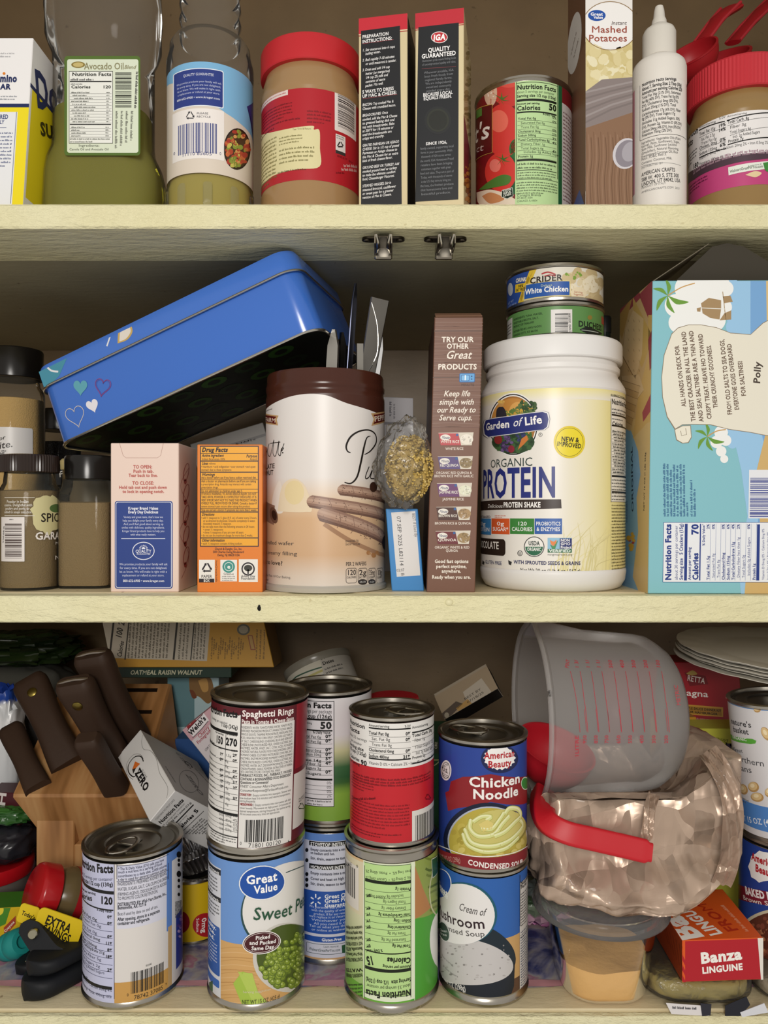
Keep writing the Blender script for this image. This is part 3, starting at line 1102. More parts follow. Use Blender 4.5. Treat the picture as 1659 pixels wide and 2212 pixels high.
# ribbed bottle of vegetable oil
c0, R = upright(358, 549, .69)
c0.z = ZT
M = frame(c0)
t = thing('oil_bottle', 'clear ribbed bottle of yellow cooking oil with a blue and cream label', 'bottle', c0)
pr = [(.037, 0), (.0405, .004), (.0405, .036), (.0392, .040), (.0392, .136), (.0402, .140), (.0402, .150), (.0375, .160), (.0372, .166), (.0340, .171)]
pr += [(.0275+.0012*math.sin(k*1.9), .172+k*.0045) for k in range(14)]+[(.022, .24), (.016, .25), (.016, .27)]
pr = [(r*R/.0405, z) for r, z in pr]
m = MB(); m.lathe(M, pr, 64, lin('#fff'+'fff'))
part('bottle_body', m, 'clear_bottle', t)
for k in range(9):
    m = MB()
    an = -math.pi/2+.16+(k-4)*.62
    Mr = M @ Matrix.Rotation(an, 4, 'Z') @ Matrix.Translation((R-.0006, 0, .019))
    m.loft([[Mr @ Vector((h, p[0], p[1])) for p in rrect(.008*s, .030*s, .003, 4)] for h, s in ((0, 1.), (.0012, .92), (.0016, .75))], '#ffffff')
    part('grip_panel', m, 'clear_bottle', t)
m = MB(); m.lathe(M, [(r*.955, z+(.001 if i == 0 else 0)) for i, (r, z) in enumerate(pr[:4])]+[(.0392*R/.0405*.955, .105)], 48, lin('#ffffff'))
part('oil', m, 'yellow_oil', t)
m = MB(); m.lathe(frame(c0+Vector((0, 0, .2705))), [(.020, 0), (.020, .016), (.018, .018)], 28, lin('#d8d8d8'))
part('cap', m, 'satin_plastic', t)
S = Cyl(M, .0396*R/.0405)
a = Art(S, (-.0396*2.1, .0396*2.1, .0412, .1355), '#ddd2c4', .0026)
a.pg([(330, 100), (570, 100), (570, 330), (545, 300), (520, 268), (490, 246), (470, 232), (440, 188), (340, 186)], '#7db6de', 1)
a.R(374, 147, 483, 229, '#e8eef6', 2, 4); a.R(376, 149, 481, 227, '#2a3c86', 3, 3)
a.T('QUALITY GUARANTEE', 396, 462, 163, 5.5, '#e4e8f4', 4)
for k, s in enumerate(('We promise products your family will ask', 'for every time. If you are not delighted,', 'let us know. We will make it right with', 'a replacement or refund at your store.')):
    a.T(s, 382+k*.8, 478-k, 178+k*7.6, 4.2, '#c9d0ea', 4)
a.T('800-632-6900 • www.kroger.com', 383, 475, 212, 4.4, '#e4e8f4', 4, 1)
a.R(373, 234, 484, 342, '#efeae6', 2, 2); recycle(a, 411, 250, 11, '#26262e', 2); a.T('PLEASE', 425, 450, 247, 4, '#55555c', 3, 1); a.T('RECYCLE', 425, 455, 254, 4, '#55555c', 3, 1)
a.B(385, 265, 470, 330, '#3f4a86', 3, seed=11, n=32); a.T('0', 375, 379, 335, 6, '#55597c', 4); a.T('11110 85605', 393, 458, 335, 7, '#4c5180', 4); a.T('0', 474, 478, 335, 6, '#55597c', 4)
a.E(512, 322, 29, 45, '#2a1c14', 2); a.E(512, 322, 26, 41, '#4c3420', 3)
a.spray(512, 322, 24, 38, 70, ['#b0472e', '#c7683c', '#8c9a3c', '#c8bf5c', '#a83a2c', '#7c8a34', '#d39a5a'], 3, 7, 4, 3)
a.pg([(533, 230), (560, 220), (560, 330), (548, 300)], '#3a2f7c', 3)
seal(t, a)

# jars of peanut butter
def pb_jar(label, xl, xr, d, zl0, zl1, R_lid, body, lidcol, rib, lz0, lz1, base):
    c, R = upright(xl, xr, d)
    c.z = ZT
    M = frame(c)
    t = thing('peanut_butter_jar', label, 'jar', c)
    h0 = zl0-ZT
    m = MB()
    pr = [(R*.93, 0), (R*.985, .003), (R, .008), (R, lz0-ZT-.002), (R*.985, lz0-ZT), (R*.985, lz1-ZT), (R, lz1-ZT+.002), (R, lz1-ZT+.006), (R*.965, lz1-ZT+.011), (R*.955, h0-.009), (R*.93, h0-.005), (R*.90, h0), (R*.88, h0+.004)]
    m.lathe(M, pr, 80, lin(body))
    part('jar_body', m, 'gloss_plastic', t)
    m = MB()
    n = 180
    rr = R*R_lid
    def ring(z, f):
        return [M @ Vector(((rr*f+(rib*(.5+.5*math.cos(i*math.pi)) if f > .99 else 0))*math.cos(2*math.pi*i/n), (rr*f+(rib*(.5+.5*math.cos(i*math.pi)) if f > .99 else 0))*math.sin(2*math.pi*i/n), z)) for i in range(n)]
    m.loft([ring(h0, .985), ring(h0+.001, 1.), ring(zl1-ZT-.0025, 1.), ring(zl1-ZT-.0008, .985), ring(zl1-ZT, .95)], lidcol)
    part('lid', m, 'satin_plastic', t, 30)
    S = Cyl(M, R*.987)
    return t, Art(S, (-R*2.1, R*2.1, lz0-ZT+.0006, lz1-ZT-.0006), base, .0026)
t, a = pb_jar('peanut butter jar with a smooth red lid and a plain red label', 563, 779, .695, .3845, .4075, 1.0, '#a3825a', '#c4262e', 0, .2805, .3595, '#b3202c')
a.R(540, 192, 622, 222, '#e4d3cd', 1); a.G(560, 196, 618, 220, 4, '#c06a6a', 2)
a.G(566, 226, 632, 260, 5, '#6d121c', 2, seed=4); a.G(565, 258, 648, 275, 2, '#6d121c', 2, seed=5); a.G(663, 237, 716, 268, 4, '#7a1620', 2, seed=6)
a.blob([(545, 296), (600, 283), (640, 275), (676, 272), (678, 280), (690, 282), (691, 320), (690, 360), (640, 366), (590, 380), (545, 410)], '#dfd7a6', 1)
a.G(563, 300, 598, 400, 12, '#77703f', 2, seed=2); a.G(603, 290, 655, 310, 3, '#77703f', 2, seed=3); a.G(603, 314, 680, 350, 4, '#77703f', 2, seed=8); a.G(600, 362, 690, 369, 1, '#4c4520', 2, seed=9); a.T('Tear Trim & Return', 632, 672, 280, 4, '#6d663a', 2)
a.R(723, 194, 769, 290, '#e6e0dd', 1, 2); a.B(730, 205, 765, 280, '#2c2426', 2, True, 4, 28)
a.R(725, 292, 746, 334, '#e2dedb', 1, 1); a.G(727, 293, 744, 302, 2, '#444', 2); recycle(a, 735, 313, 8, '#222222', 2.6); a.R(725, 327, 746, 334, '#333', 2)
a.T('BEST BY', 728, 762, 345, 4, '#5c1018', 2); a.GP((743, 361), (772, 364), 6, '#d8b8b4', 2); a.GP((738, 369), (772, 373), 6, '#d8b8b4', 2); a.GP((726, 375), (745, 376), 4, '#5c1018', 2)
seal(t, a)

t, a = pb_jar('peanut butter jar with a ribbed red lid and a white and pink nutrition label', 1485, 1712, .70, .3655, .3945, 1.01, '#977a4c', '#c4303a', .0006, .2795, .3445, '#c2447e')
ps = a.P
a.pg([(1470, 290), (1520, 262), (1580, 243), (1650, 236), (1700, 236), (1700, 335), (1640, 337), (1560, 352), (1500, 385), (1470, 400)], '#eceaea', 1)
a.pg([(1470, 380), (1500, 366), (1560, 342), (1640, 330), (1700, 330), (1700, 344), (1640, 345), (1560, 360), (1500, 388), (1470, 402)], '#4c3844', 2)
a.TP('Nutrition', (1480, 306), (1508, 287), 13, '#161616', 3, 2); a.TP('Facts', (1484, 323), (1497, 311), 13, '#161616', 3, 2)
a.TP('180', (1497, 366), (1509, 359), 10, '#161616', 3, 2)
a.G(1486, 325, 1506, 352, 4, '#333', 3)
def row(x0, y0, x1, y1, s, v, b=0, xv=None):
    a.TP(s, (x0, y0), (x1, y1), 6.5, '#1a1a1a', 3, b)
    if v: a.TP(v, xv[0:2], xv[2:4], 7, '#111111', 3, 2)
a.TP('Amount/serving', (1510, 278), (1546, 264), 4, '#222222', 3); a.L([(1510, 282), (1566, 262)], 2.4, '#161616', 3)
a.TP('% DV', (1553, 259), (1567, 255), 5, '#222', 3)
a.TP('Amount/serving', (1571, 254), (1613, 246), 4, '#222222', 3); a.L([(1570, 261), (1690, 247)], 2.4, '#161616', 3)
row(1511, 294, 1545, 280, 'Total Fat 15g', '19%', 1, (1552, 277, 1568, 271)); row(1515, 305, 1544, 293, 'Sat. Fat 2.5g', '14%', 0, (1552, 286, 1568, 281))
row(1515, 314, 1548, 302, 'Trans Fat 0g', None); row(1511, 324, 1549, 310, 'Cholest. 0mg', '0%', 1, (1555, 307, 1568, 303)); row(1511, 337, 1549, 322, 'Sodium 135mg', '6%', 1, (1555, 318, 1568, 314))
row(1572, 268, 1618, 258, 'Total Carb. 8g', None, 1); row(1577, 279, 1612, 271, 'Fiber 3g', None); row(1577, 290, 1622, 280, 'Total Sugars 6g', None); row(1583, 299, 1642, 288, 'Incl. 2g Added Sugars', None); row(1573, 309, 1606, 302, 'Protein 7g', None, 1)
for q in ((1511, 298, 1568, 276), (1511, 327, 1568, 305), (1572, 272, 1690, 256), (1577, 293, 1690, 276)):
    a.L([q[:2], q[2:]], .8, '#555', 3)
a.L([(1511, 341), (1568, 321)], 2.4, '#161616', 3); a.L([(1572, 313), (1690, 300)], 2.4, '#161616', 3)
a.TP('Vitamin D 0mcg 0% • Calcium 20mg 2% • Iron 0.5mg 2%', (1511, 347), (1659, 311), 6, '#222', 3); a.TP('Potassium 180mg 4%', (1511, 358), (1563, 341), 6, '#222', 3)
for k in range(2):
    a.GP((1498, 378-k*6), (1690, 337-k*4), 5, '#a88a98', 3, k+3)
a.G(1490, 385, 1530, 405, 3, '#5a1838', 3)
a.pg([(1573, 362), (1640, 350), (1672, 348), (1672, 364), (1640, 367), (1574, 379)], '#e9efe6', 3); a.TP('Learn more at', (1617, 361), (1645, 356), 4, '#4d6a4a', 4); a.TP('WalmartGreatForYou.com', (1577, 374), (1648, 362), 6, '#4d5a4a', 4, 1); a.pg([(1648, 352), (1659, 350), (1659, 372), (1652, 368)], '#3f8a3c', 4)
a.blob([(1610, 378), (1630, 370), (1645, 374), (1632, 383)], '#e6cfa4', 4)
seal(t, a)

# two slim cartons of macaroni
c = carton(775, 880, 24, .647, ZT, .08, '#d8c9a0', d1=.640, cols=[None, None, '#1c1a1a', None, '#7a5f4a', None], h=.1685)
a = c.front()
a.R(760, 20, 890, 69, '#c92f3c', 1); a.R(760, 69, 890, 71, '#e9d9b4', 2); a.R(760, 72, 890, 73.5, '#b3282f', 2)
a.pg([(780, 67), (864, 56), (868, 441), (780, 446)], '#232427', 3)
W_ = '#f0efee'
def mac(s, x1, y, b=0, x0=783, h=6, it=.18, col=W_):
    a.TP(s, (x0, y+4), (x1, y-4*(x1-x0)/60), h, col, 5, b, it)
mac('PREPARATION', 840, 80, 2, h=7, it=0); mac('INSTRUCTIONS:', 847, 90, 2, h=7, it=0); a.L([(783, 95), (850, 86)], .8, '#a0444a', 5)
for k, (s, x) in enumerate((('1. Stir macaroni into 6 cups', 853), ('    boiling water.', 822), ('2. Boil rapidly 7-10 minutes', 852), ('    or until macaroni is tender.', 856), ('3. Drain and add 1/4 cup', 842), ('    butter (or margarine)', 842), ('    1/4 cup 2% milk and', 838), ('    contents of sauce', 832), ('    packet. Mix well.', 828))):
    mac(s, x, 108+k*8.7+(0, 0, 4, 4, 8, 8, 8, 8, 8)[k], 1, h=5.6)
mac('5 WAYS TO DRESS', 851, 199, 2, h=7, it=0); mac('UP MAC & CHEESE:', 857, 208, 2, h=7, it=0); a.L([(783, 214), (858, 204)], .8, '#a0444a', 5)
y = 226
for s, x in (('BACON: Top cooked Mac &', 850), ('Cheese with crumbled bacon.', 855), ('', 0), ('BREADCRUMBS: Once', 838), ('cooked, add the Mac & Cheese', 858), ('to greased baking dish and', 852), ('top with breadcrumbs. Bake', 852), ('at 350°F for 10 minutes or', 850), ('until the breadcrumbs are', 846), ('crispy and crunchy.', 830), ('', 0), ('GRATED PARMESAN OR ASIAGO', 862), ('CHEESE: Stir in 1/2 cup of grated', 862), ('Parmesan or Asiago cheese to', 858), ('the Mac & Cheese for an extra', 860), ('kick of fresh cheese flavor.', 848), ('', 0), ('GROUND BEEF OR TURKEY: Add', 862), ('cooked ground beef or turkey', 857), ('to make the ultimate comfort', 854), ('food, Cheeseburger Macaroni.', 852), ('', 0), ('STEAMED VEGGIES: Stir in', 845), ('steamed broccoli, cauliflower', 855), ('or sweet peas for a greener', 850), ('version of Mac & Cheese.', 846)):
    if s: mac(s, x, y, 1, h=5.6)
    y += 8.3 if s else 6.5
b = c.right()
b.R(878, 20, 930, 72, '#b3282f', 1)
c.done('macaroni_box', 'slim black macaroni carton with a red top, covered in printed cooking instructions', 'macaroni box', group='slim black macaroni cartons')

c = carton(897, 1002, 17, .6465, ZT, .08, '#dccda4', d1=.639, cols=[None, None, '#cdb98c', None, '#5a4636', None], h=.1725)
a = c.front()
a.R(880, 15, 1010, 57, '#c4323e', 1); a.R(880, 59, 1010, 60.5, '#b3282f', 2)
a.pg([(904, 59), (991, 49), (990, 431), (897, 436)], '#25272a', 3)
a.E(949, 81, 18, 12.5, '#f2f0ee', 4); a.E(949, 81, 16.5, 11, '#c22c34', 5); a.T('IGA', 936, 962, 87, 12, '#ffffff', 6, 3, .1)
a.T('QUALITY', 925, 972, 111, 9, '#ffffff', 5, 2); a.T('GUARANTEED', 911, 985, 123, 9, '#ffffff', 5, 2)
g = '#84878c'
for k, s in enumerate(('Hometown pride means finding foods', 'of uncompromised quality and value.')): a.T(s, 912, 985, 131+k*8, 5, g, 5)
a.L([(911, 149), (985, 144)], .8, '#8f4a50', 5)
for k, s in enumerate(('Whenever possible, IGA', 'buys fresh foods from', 'regional family farms.', 'We are independently', 'owned and community', 'minded every day.')): a.T(s, 916+k, 980-k*1.4, 157+k*8, 5, g, 5)
a.T('BECAUSE LOCAL', 914, 978, 206, 7, '#f4f4f4', 5, 2); a.T('EQUALS FRESH.', 915, 976, 214, 7, '#f4f4f4', 5, 2)
a.E(946, 260, 29, 30, '#2b2d2e', 4); a.E(946, 260, 24, 25, '#33362f', 5); a.E(946, 260, 20, 21, '#2a2c28', 6)
a.T('SINCE 1926,', 920, 966, 312, 6, '#f4f4f4', 5, 2)
for k, s in enumerate(('family owned, supporting local', 'farms in your community. With', 'thousands of IGA stores across', 'the world, IGA Hometown Proud', 'retailers have been bringing', 'customers together with great', 'food and value. They are a part of', 'Today, with thousands of stores', 'in the U.S. they strive to bring you', 'the best, the freshest products', 'that hometowns love and', 'beautiful produce.')): a.T(s, 908+(k % 3), 980-(k*3) % 9, 321+k*9, 5, g, 5)
b = c.right()
b.R(1000, 14, 1030, 62, '#a82a34', 1); b.spray(1012, 190, 7, 110, 60, ['#b8a273', '#a8905c', '#8d774a', '#c7b384'], 3, 6, 1); b.R(1001, 330, 1030, 450, '#7a1f30', 2); b.spray(1013, 390, 9, 50, 40, ['#b06a2c', '#8f5424', '#c98a3c'], 3, 6, 3)
c.done('macaroni_box', 'slim black macaroni carton with a red oval logo, beside the tomato can', 'macaroni box', group='slim black macaroni cartons')

# tomato can
t, a = can('tomato_can', 'can of diced tomatoes with a green nutrition panel, on the top shelf', 'can', 1027, 1235, .705, ZT, .3770, '#8f1c20', lt=.045)
a.R(1010, 160, 1140, 460, '#7a1a1e', 1)
tm = ['#c8302c', '#d6443a', '#b32624']
a.E(1100, 200, 36, 30, '#c93a34', 2); a.E(1088, 282, 40, 58, '#cf3a34', 3); a.E(1078, 262, 20, 24, '#e06a58', 4); a.E(1060, 200, 14, 30, '#d8b49c', 4); a.spray(1060, 205, 10, 20, 14, ['#f2e2d4', '#c8846c'], 1.5, 2.5, 5)
a.E(1116, 322, 16, 22, '#2f6a36', 3); a.R(1100, 300, 1118, 420, '#1e5a32', 2)
a.E(1082, 372, 34, 42, '#d23c34', 5); a.E(1070, 358, 12, 14, '#e4776a', 6); a.E(1098, 178, 22, 12, '#d85044', 3)
for k in range(7):
    an = k*.9+.3
    a.pg([(1084, 344), (1084+20*math.cos(an), 346+14*math.sin(an)), (1086+4*math.cos(an+.5), 346+4*math.sin(an+.5))], '#3d6a2c', 7)
    a.pg([(1082, 214), (1082+20*math.cos(an), 214+15*math.sin(an)), (1084+4*math.cos(an+.5), 215+4*math.sin(an+.5))], '#4a7432', 6)
a.blob([(1035, 410), (1060, 390), (1085, 378), (1104, 382), (1098, 398), (1070, 405), (1045, 410)], '#4c7a34', 8)
a.blob([(1030, 416), (1060, 410), (1095, 420), (1118, 440), (1060, 446), (1035, 440)], '#e8d9c4', 7); a.blob([(1042, 424), (1062, 416), (1090, 430), (1060, 440)], '#c98a5c', 8)
a.pg([(1020, 243), (1064, 226), (1064, 330), (1020, 352)], '#5c1418', 7); a.L([(1020, 243), (1064, 226), (1064, 330), (1020, 352)], 1.5, '#c8a04a', 8)
a.TP("t's", (1028, 312), (1058, 298), 36, '#f0e6e0', 9, 1); a.TP('ct', (1030, 331), (1045, 325), 14, '#d8c4bc', 9, 0)
a.pg([(1030, 240), (1042, 233), (1042, 250), (1030, 258)], '#5c8a3c', 9)
a.R(1113, 150, 1205, 460, '#bfe0a4', 10); a.frame(1115, 178, 1204, 388, '#23301c', 1.2, 11)
k_ = '#141a10'
a.T('Nutrition Facts', 1117, 1200, 193, 10, k_, 12, 2); a.T('about 5 servings per container', 1117, 1196, 201, 5.5, '#4a5a40', 12); a.T('Serving size 1/2 cup (126g)', 1117, 1200, 210, 6, k_, 12, 2)
a.R(1117, 214, 1201, 219, k_, 12); a.T('Amount per serving', 1117, 1165, 226, 4, k_, 12, 2); a.T('Calories', 1117, 1167, 238, 9.5, k_, 12, 2); a.T('50', 1185, 1201, 240, 13, k_, 12, 3); a.R(1117, 241, 1201, 244, k_, 12)
a.T('% Daily Value*', 1172, 1200, 251, 4.5, k_, 12, 2)
for k, (s, v, b, ind) in enumerate((('Total Fat 0g', '0%', 1, 0), ('Saturated Fat 0g', '0%', 0, 6), ('Trans Fat 0g', '', 0, 6), ('Cholesterol 0mg', '0%', 1, 0), ('Sodium 500mg', '22%', 1, 0), ('Total Carbohydrate 8g', '3%', 1, 0), ('Dietary Fiber 1g', '4%', 0, 6), ('Total Sugars 6g', '', 0, 6), ('Includes 2g Added Sugars', '4%', 0, 12), ('Protein 2g', '', 1, 0))):
    y = 259+k*9.1
    a.T(s, 1119+ind, 1119+ind+len(s)*3.2, y, 5, k_ if b else '#3d4a34', 12, b)
    if v: a.T(v, 1192, 1201, y-1, 5, k_, 12, 1)
    a.R(1118, y+2, 1201, y+2.6, '#4d5a44', 12)
a.R(1117, 344, 1201, 348, k_, 12); a.G(1118, 350, 1200, 366, 2, '#3d4a34', 12); a.R(1117, 367, 1201, 368.5, k_, 12); a.G(1118, 370, 1200, 387, 3, '#3d4a34', 12)
a.G(1116, 391, 1203, 420, 5, '#3d4a34', 12, seed=5); a.T('Conagra Brands', 1117, 1168, 424, 5, '#3d4a34', 12); a.T('PO BOX 3534', 1117, 1150, 430, 4, '#3d4a34', 12); a.T('CHICAGO, IL 60654', 1117, 1160, 436, 4, '#3d4a34', 12)
a.pg([(1085, 412), (1107, 406), (1109, 424), (1096, 430), (1084, 426)], '#1c2c20', 10); a.L([(1085, 412), (1107, 406), (1109, 424), (1096, 430), (1084, 426), (1085, 412)], 1.2, '#e8efe4', 11)
for k, s in enumerate(('NON', 'BPA', 'LINER')): a.TP(s, (1088, 416+k*5), (1105, 411.5+k*5), 4, '#e8efe4', 12, 2)
a.R(1205, 150, 1213, 460, '#1f5a34', 10); a.R(1213, 190, 1250, 240, '#7a1a22', 10); a.R(1213, 240, 1250, 460, '#cfc6c4', 10); a.G(1215, 246, 1236, 440, 24, '#6a3a3c', 11)
a.R(1213, 160, 1250, 190, '#b02c28', 10)
seal(t, a)

# mashed potato carton
c = carton(1265, 1366, 0, .645, ZT, .062, '#e4dfd8', cols=[None, None, None, '#6b4a36', None, None], h=.232)
a = c.front()
a.R(1255, -40, 1380, 170, '#e9e6e2', 1); a.E(1318, 56, 60, 52, '#efeeec', 3); a.ring(1318, 56, 61, 53, 1.5, '#8a6a3a', 4)
a.R(1255, 72, 1380, 220, '#d9cb97', 2)
a.spray(1318, 135, 52, 44, 90, ['#dccf9c', '#e5dbb0', '#cfbf84', '#e9e2bf', '#d4c68e'], 6, 15, 2.2, 5)
a.E(1318, 56, 56, 49, '#f1f0ee', 4.2)
a.pg([(1262, 200), (1300, 172), (1380, 166), (1380, 240), (1262, 280)], '#8a7f7d', 4.3)
for k in range(6):
    a.L([(1264, 200+k*13), (1320, 187+k*10), (1370, 176+k*9)], 4, ('#9c9392', '#7d7371')[k % 2], 4.4)
a.pg([(1262, 278), (1375, 240), (1375, 460), (1262, 460)], '#8a6a52', 4.5)
for k in range(20):
    x = 1266+k*5.2
    a.S([(x, 285+k % 3*6), (x+2, 340), (x-2, 390), (x+1, 450)], 1.6, ('#7c5c45', '#987861', '#6d4f3a')[k % 3], 4.6)
a.E(1352, 332, 28, 34, '#cfccd2', 4.8, 20); a.E(1354, 332, 24, 30, '#8d8790', 4.9, 20); a.E(1360, 328, 16, 22, '#a9a5ad', 5, 20)
gv_oval(a, 1289, 34, 19, 12, 0, 5)
a.T('Instant', 1320, 1353, 54, 8, '#4c3a34', 6, 0, .2); a.T('Mashed', 1277, 1355, 71, 14, '#9c4a38', 6, 1); a.T('Potatoes', 1271, 1355, 90, 14, '#9c4a38', 6, 1)
b = c.left()
b.R(1190, 160, 1280, 460, '#7a5a44', 1)
b.E(1241, 93, 14, 68, '#d9d6d2', 2, 6); b.GP((1234, 120), (1246, 70), 6, '#6b5a50', 3); b.GP((1240, 126), (1251, 84), 6, '#6b5a50', 3)
b.pg([(1238, 446), (1252, 410), (1262, 440)], '#4a5f9c', 2)
c.done('mashed_potato_box', 'tall mashed potato carton standing between the tomato can and the white squeeze bottle', 'mashed potato box')

# squeeze bottle
c0, R = upright(1365, 1484, .672)
c0.z = ZT
M = frame(c0)
t = thing('squeeze_bottle', 'white plastic squeeze bottle with a pointed nozzle', 'squeeze bottle', c0)
def zz(y, dd=.65): return (CY-y)/F*dd-ZT
m = MB()
m.lathe(M, [(R*.92, 0), (R*.99, .003), (R, .007), (R, .012), (R*.985, .014), (R*.985, zz(165)), (R, zz(160)), (R, zz(124)), (R*.95, zz(113)), (R*.84, zz(106)), (R*.63, zz(100)), (R*.60, zz(98))], 56, lin('#e6e2da'))
part('bottle_body', m, 'satin_plastic', t)
m = MB()
zn = lambda y: zz(y, .668)
m.lathe(M, [(R*.62, zz(98)), (R*.62, zn(70)), (R*.56, zn(62)), (R*.42, zn(56)), (R*.29, zn(50)), (R*.27, zn(40)), (R*.22, zn(34)), (R*.19, zn(18)), (R*.15, zn(9)), (R*.06, zn(6))], 40, lin('#dcd8ce'))
part('nozzle_cap', m, 'satin_plastic', t)
S = Cyl(M, R*.988)
a = Art(S, (-R*2, R*2, .0145, zz(168)), '#e9e5df', .002)
a.R(1355, 168, 1371, 430, '#c98a9a', 1); a.R(1355, 290, 1368, 430, '#8f5a62', 2)
a.frame(1382, 160, 1482, 291, '#4a4644', 1, 2, 3)
for k, (s, x1, b) in enumerate((('Nutrition Facts Servings', 1461, 2), ('About 7, Serving Size: 2 Tbsp (30g)', 1472, 2), ('Amount per serving Calories 220', 1473, 2), ('Total Fat 16g (21% DV), Saturated', 1470, 1), ('Fat 8g (40% DV), Trans Fat 0g (0%', 1466, 1), ('DV), Cholesterol 0mg (0% DV),', 1465, 1), ('Sodium 25mg (1% DV), Total', 1460, 1), ('Carbohydrates 17g (6% DV), Fiber', 1470, 1), ('0g (0% DV), Total Sugars 17g', 1458, 1), ('(Includes 11g Added Sugars, 30%', 1468, 1), ('DV), Protein 2g, Vitamin D (0% DV)', 1472, 1), ('Calcium 54mg (4% DV), Iron (0% DV)', 1470, 1), ('Potassium 76mg (2% DV).', 1452, 1))):
    y = 174+k*9.3
    a.T(s, 1387, x1, y+1, 6.8 if k < 3 else 6, '#2c2a2a', 3, b)
for k, s in enumerate(('Ingredients: Vegetable Oils (Palm', 'Kernel, Palm, Sunflower), Sugar,', 'Skim Milk, Sunflower Lecithin', '(Emulsifier), Natural Flavoring,', 'Fractionated Coconut Oil, Rice', 'Flour, FD&C Red 3.', 'Contains: Coconut, Milk.')):
    a.T(s, 1386, 1470-(0, 2, 8, 4, 6, 30, 18)[k], 301+k*7.6, 5.4, '#4c4a4a', 3)
a.T('DISTRIBUTED BY', 1386, 1432, 358, 4.2, '#777', 3); a.L([(1385, 360), (1470, 358)], .7, '#888', 3)
a.T('AMERICAN CRAFTS', 1386, 1458, 372, 8, '#3a3838', 3, 1); a.T('588 W. 400 S. STE 300', 1386, 1466, 383, 8, '#3a3838', 3, 1); a.T('LINDON, UT 84042, USA', 1386, 1469, 393, 8, '#3a3838', 3, 1)
a.T('PRODUCT OF ITALY', 1386, 1438, 401, 4.4, '#777', 3); a.T('AMERICANCRAFTS.COM © 2021'.replace('©', ''), 1386, 1468, 408, 4.4, '#777', 3)
seal(t, a)

# red scoops at the back right
def scoop(label, pc, ph, r, d, tilt):
    q = at(pc[0], pc[1], d); e = at(ph[0], ph[1], d+.03)
    t = thing('measuring_scoop', label, 'measuring scoop', q+Vector((0, 0, -r)), 'red plastic measuring scoops')
    ax = Vector(tilt).normalized()
    M = frame(q, ax)
    m = MB()
    pr = [(r*math.sin(k*math.pi/20), -r*math.cos(k*math.pi/20)) for k in range(1, 11)]
    pi = [(x*.94, z*.94+.0002) for x, z in pr[::-1]]
    m.lathe(M, [(.0002, -r)]+pr+[(r*1.02, .0005), (r*1.02, .002), (r*.95, .002)]+pi+[(.0002, -r*.94)], 44, lin('#b02028'), False, False)
    part('bowl', m, 'satin_plastic', t)
    m = MB()
    v = (e-q).normalized()
    s = q+v*r*.98
    m.tube([s, s+v*.02+ax*.002, s+(e-s)*.6+ax*.004, e], [.010, .009, .011, .014], '#a81e26', 14, .32, up=ax)
    part('handle', m, 'satin_plastic', t)
    for k in (-1, 1):
        m = MB()
        sd = v.cross(ax).normalized()*.009*k
        m.tube([s+sd+ax*.001, s+sd+v*.03+ax*.004, e+sd*1.25+ax*.004], .0018, '#b8323a', 8)
        part('handle_rim', m, 'satin_plastic', t)
scoop('red plastic scoop, its round bowl leaning behind the squeeze bottle nozzle', (1490, 118), (1580, 20), .028, .80, (-.5, -.55, .65))
scoop('larger red plastic scoop slanting up to the right behind the ribbed jar lid', (1540, 135), (1690, -12), .040, .87, (-.35, -.5, .75))
# ================================================================ middle shelf
# blue tin, propped at a slant
O = at(122, 967, .70); E_ = at(690, 707, .642)
U = (E_-O); TL = U.length; U.normalize()
Wd = Z.cross(U).normalized()
V = U.cross(Wd).normalized()
TH, TD, TR = .0590, .150, .017
ctr = O+U*TL/2+Wd*TD/2
def tin_ring(w, d, r, h):
    return [ctr+U*a+Wd*b+V*h for a, b in rrect(w, d, r, 9)]
t = thing('tin_box', 'blue biscuit tin with little hearts, propped at a slant over the spice jars', 'tin', ctr)
m = MB()
m.loft([tin_ring(TL-.002, TD-.002, TR, .0012), tin_ring(TL-.001, TD-.001, TR, .003), tin_ring(TL-.002, TD-.002, TR, TH-.001), tin_ring(TL-.004, TD-.004, TR, TH)], '#3b6fca', caps=False)
a = Art(Plane(O+Wd*.0005, U, V), (.012, TL-.012, .004, TH-.002))
def heart(a, cx, cy, r, col, L, rot=0, fill=True, w=1.5):
    pts = []
    for k in range(40):
        q = k/40*2*math.pi
        x = 16*math.sin(q)**3/16*r
        y = -(13*math.cos(q)-5*math.cos(2*q)-2*math.cos(3*q)-math.cos(4*q))/16*r*1.25
        c_, s_ = math.cos(rot), math.sin(rot)
        pts.append((cx+x*c_-y*s_, cy+x*s_+y*c_))
    if fill: a.pg(pts, col, L)
    else: a.L(pts+pts[:2], w, col, L)
heart(a, 174, 836, 15, '#5aa4b4', 3, -.02); heart(a, 222, 835, 17, '#8c3a78', 3, .15, False, 1.4); heart(a, 222, 835, 14.5, '#6a4090', 3, .15, False, .8)
heart(a, 200, 876, 13, '#e8e6ee', 3, -.35); heart(a, 163, 898, 20, '#c8c2c0', 3, -.3, False, 1.6)
m.n = None; a.mb.n = None; m.join(a.mb)
part('tin_body', m, 'printed_tin', t, 30)
m = MB()
k = .0012
m.loft([tin_ring(TL+k, TD+k, TR+.001, TH-.003), tin_ring(TL+k, TD+k, TR+.001, TH+.0125), tin_ring(TL-.002, TD-.002, TR, TH+.0165), tin_ring(TL-.008, TD-.008, TR-.003, TH+.0172)], '#4174cf')
a = Art(Plane(O-Wd*(k/2), U, V), (.008, TL-.008, TH-.0028, TH+.0125))
a.pg([(60, 780), (152, 757), (128, 812), (80, 860)], '#3f8ea6', 2)
a.S([(94, 784), (110, 800), (126, 803)], 4, '#e4e6ea', 3)
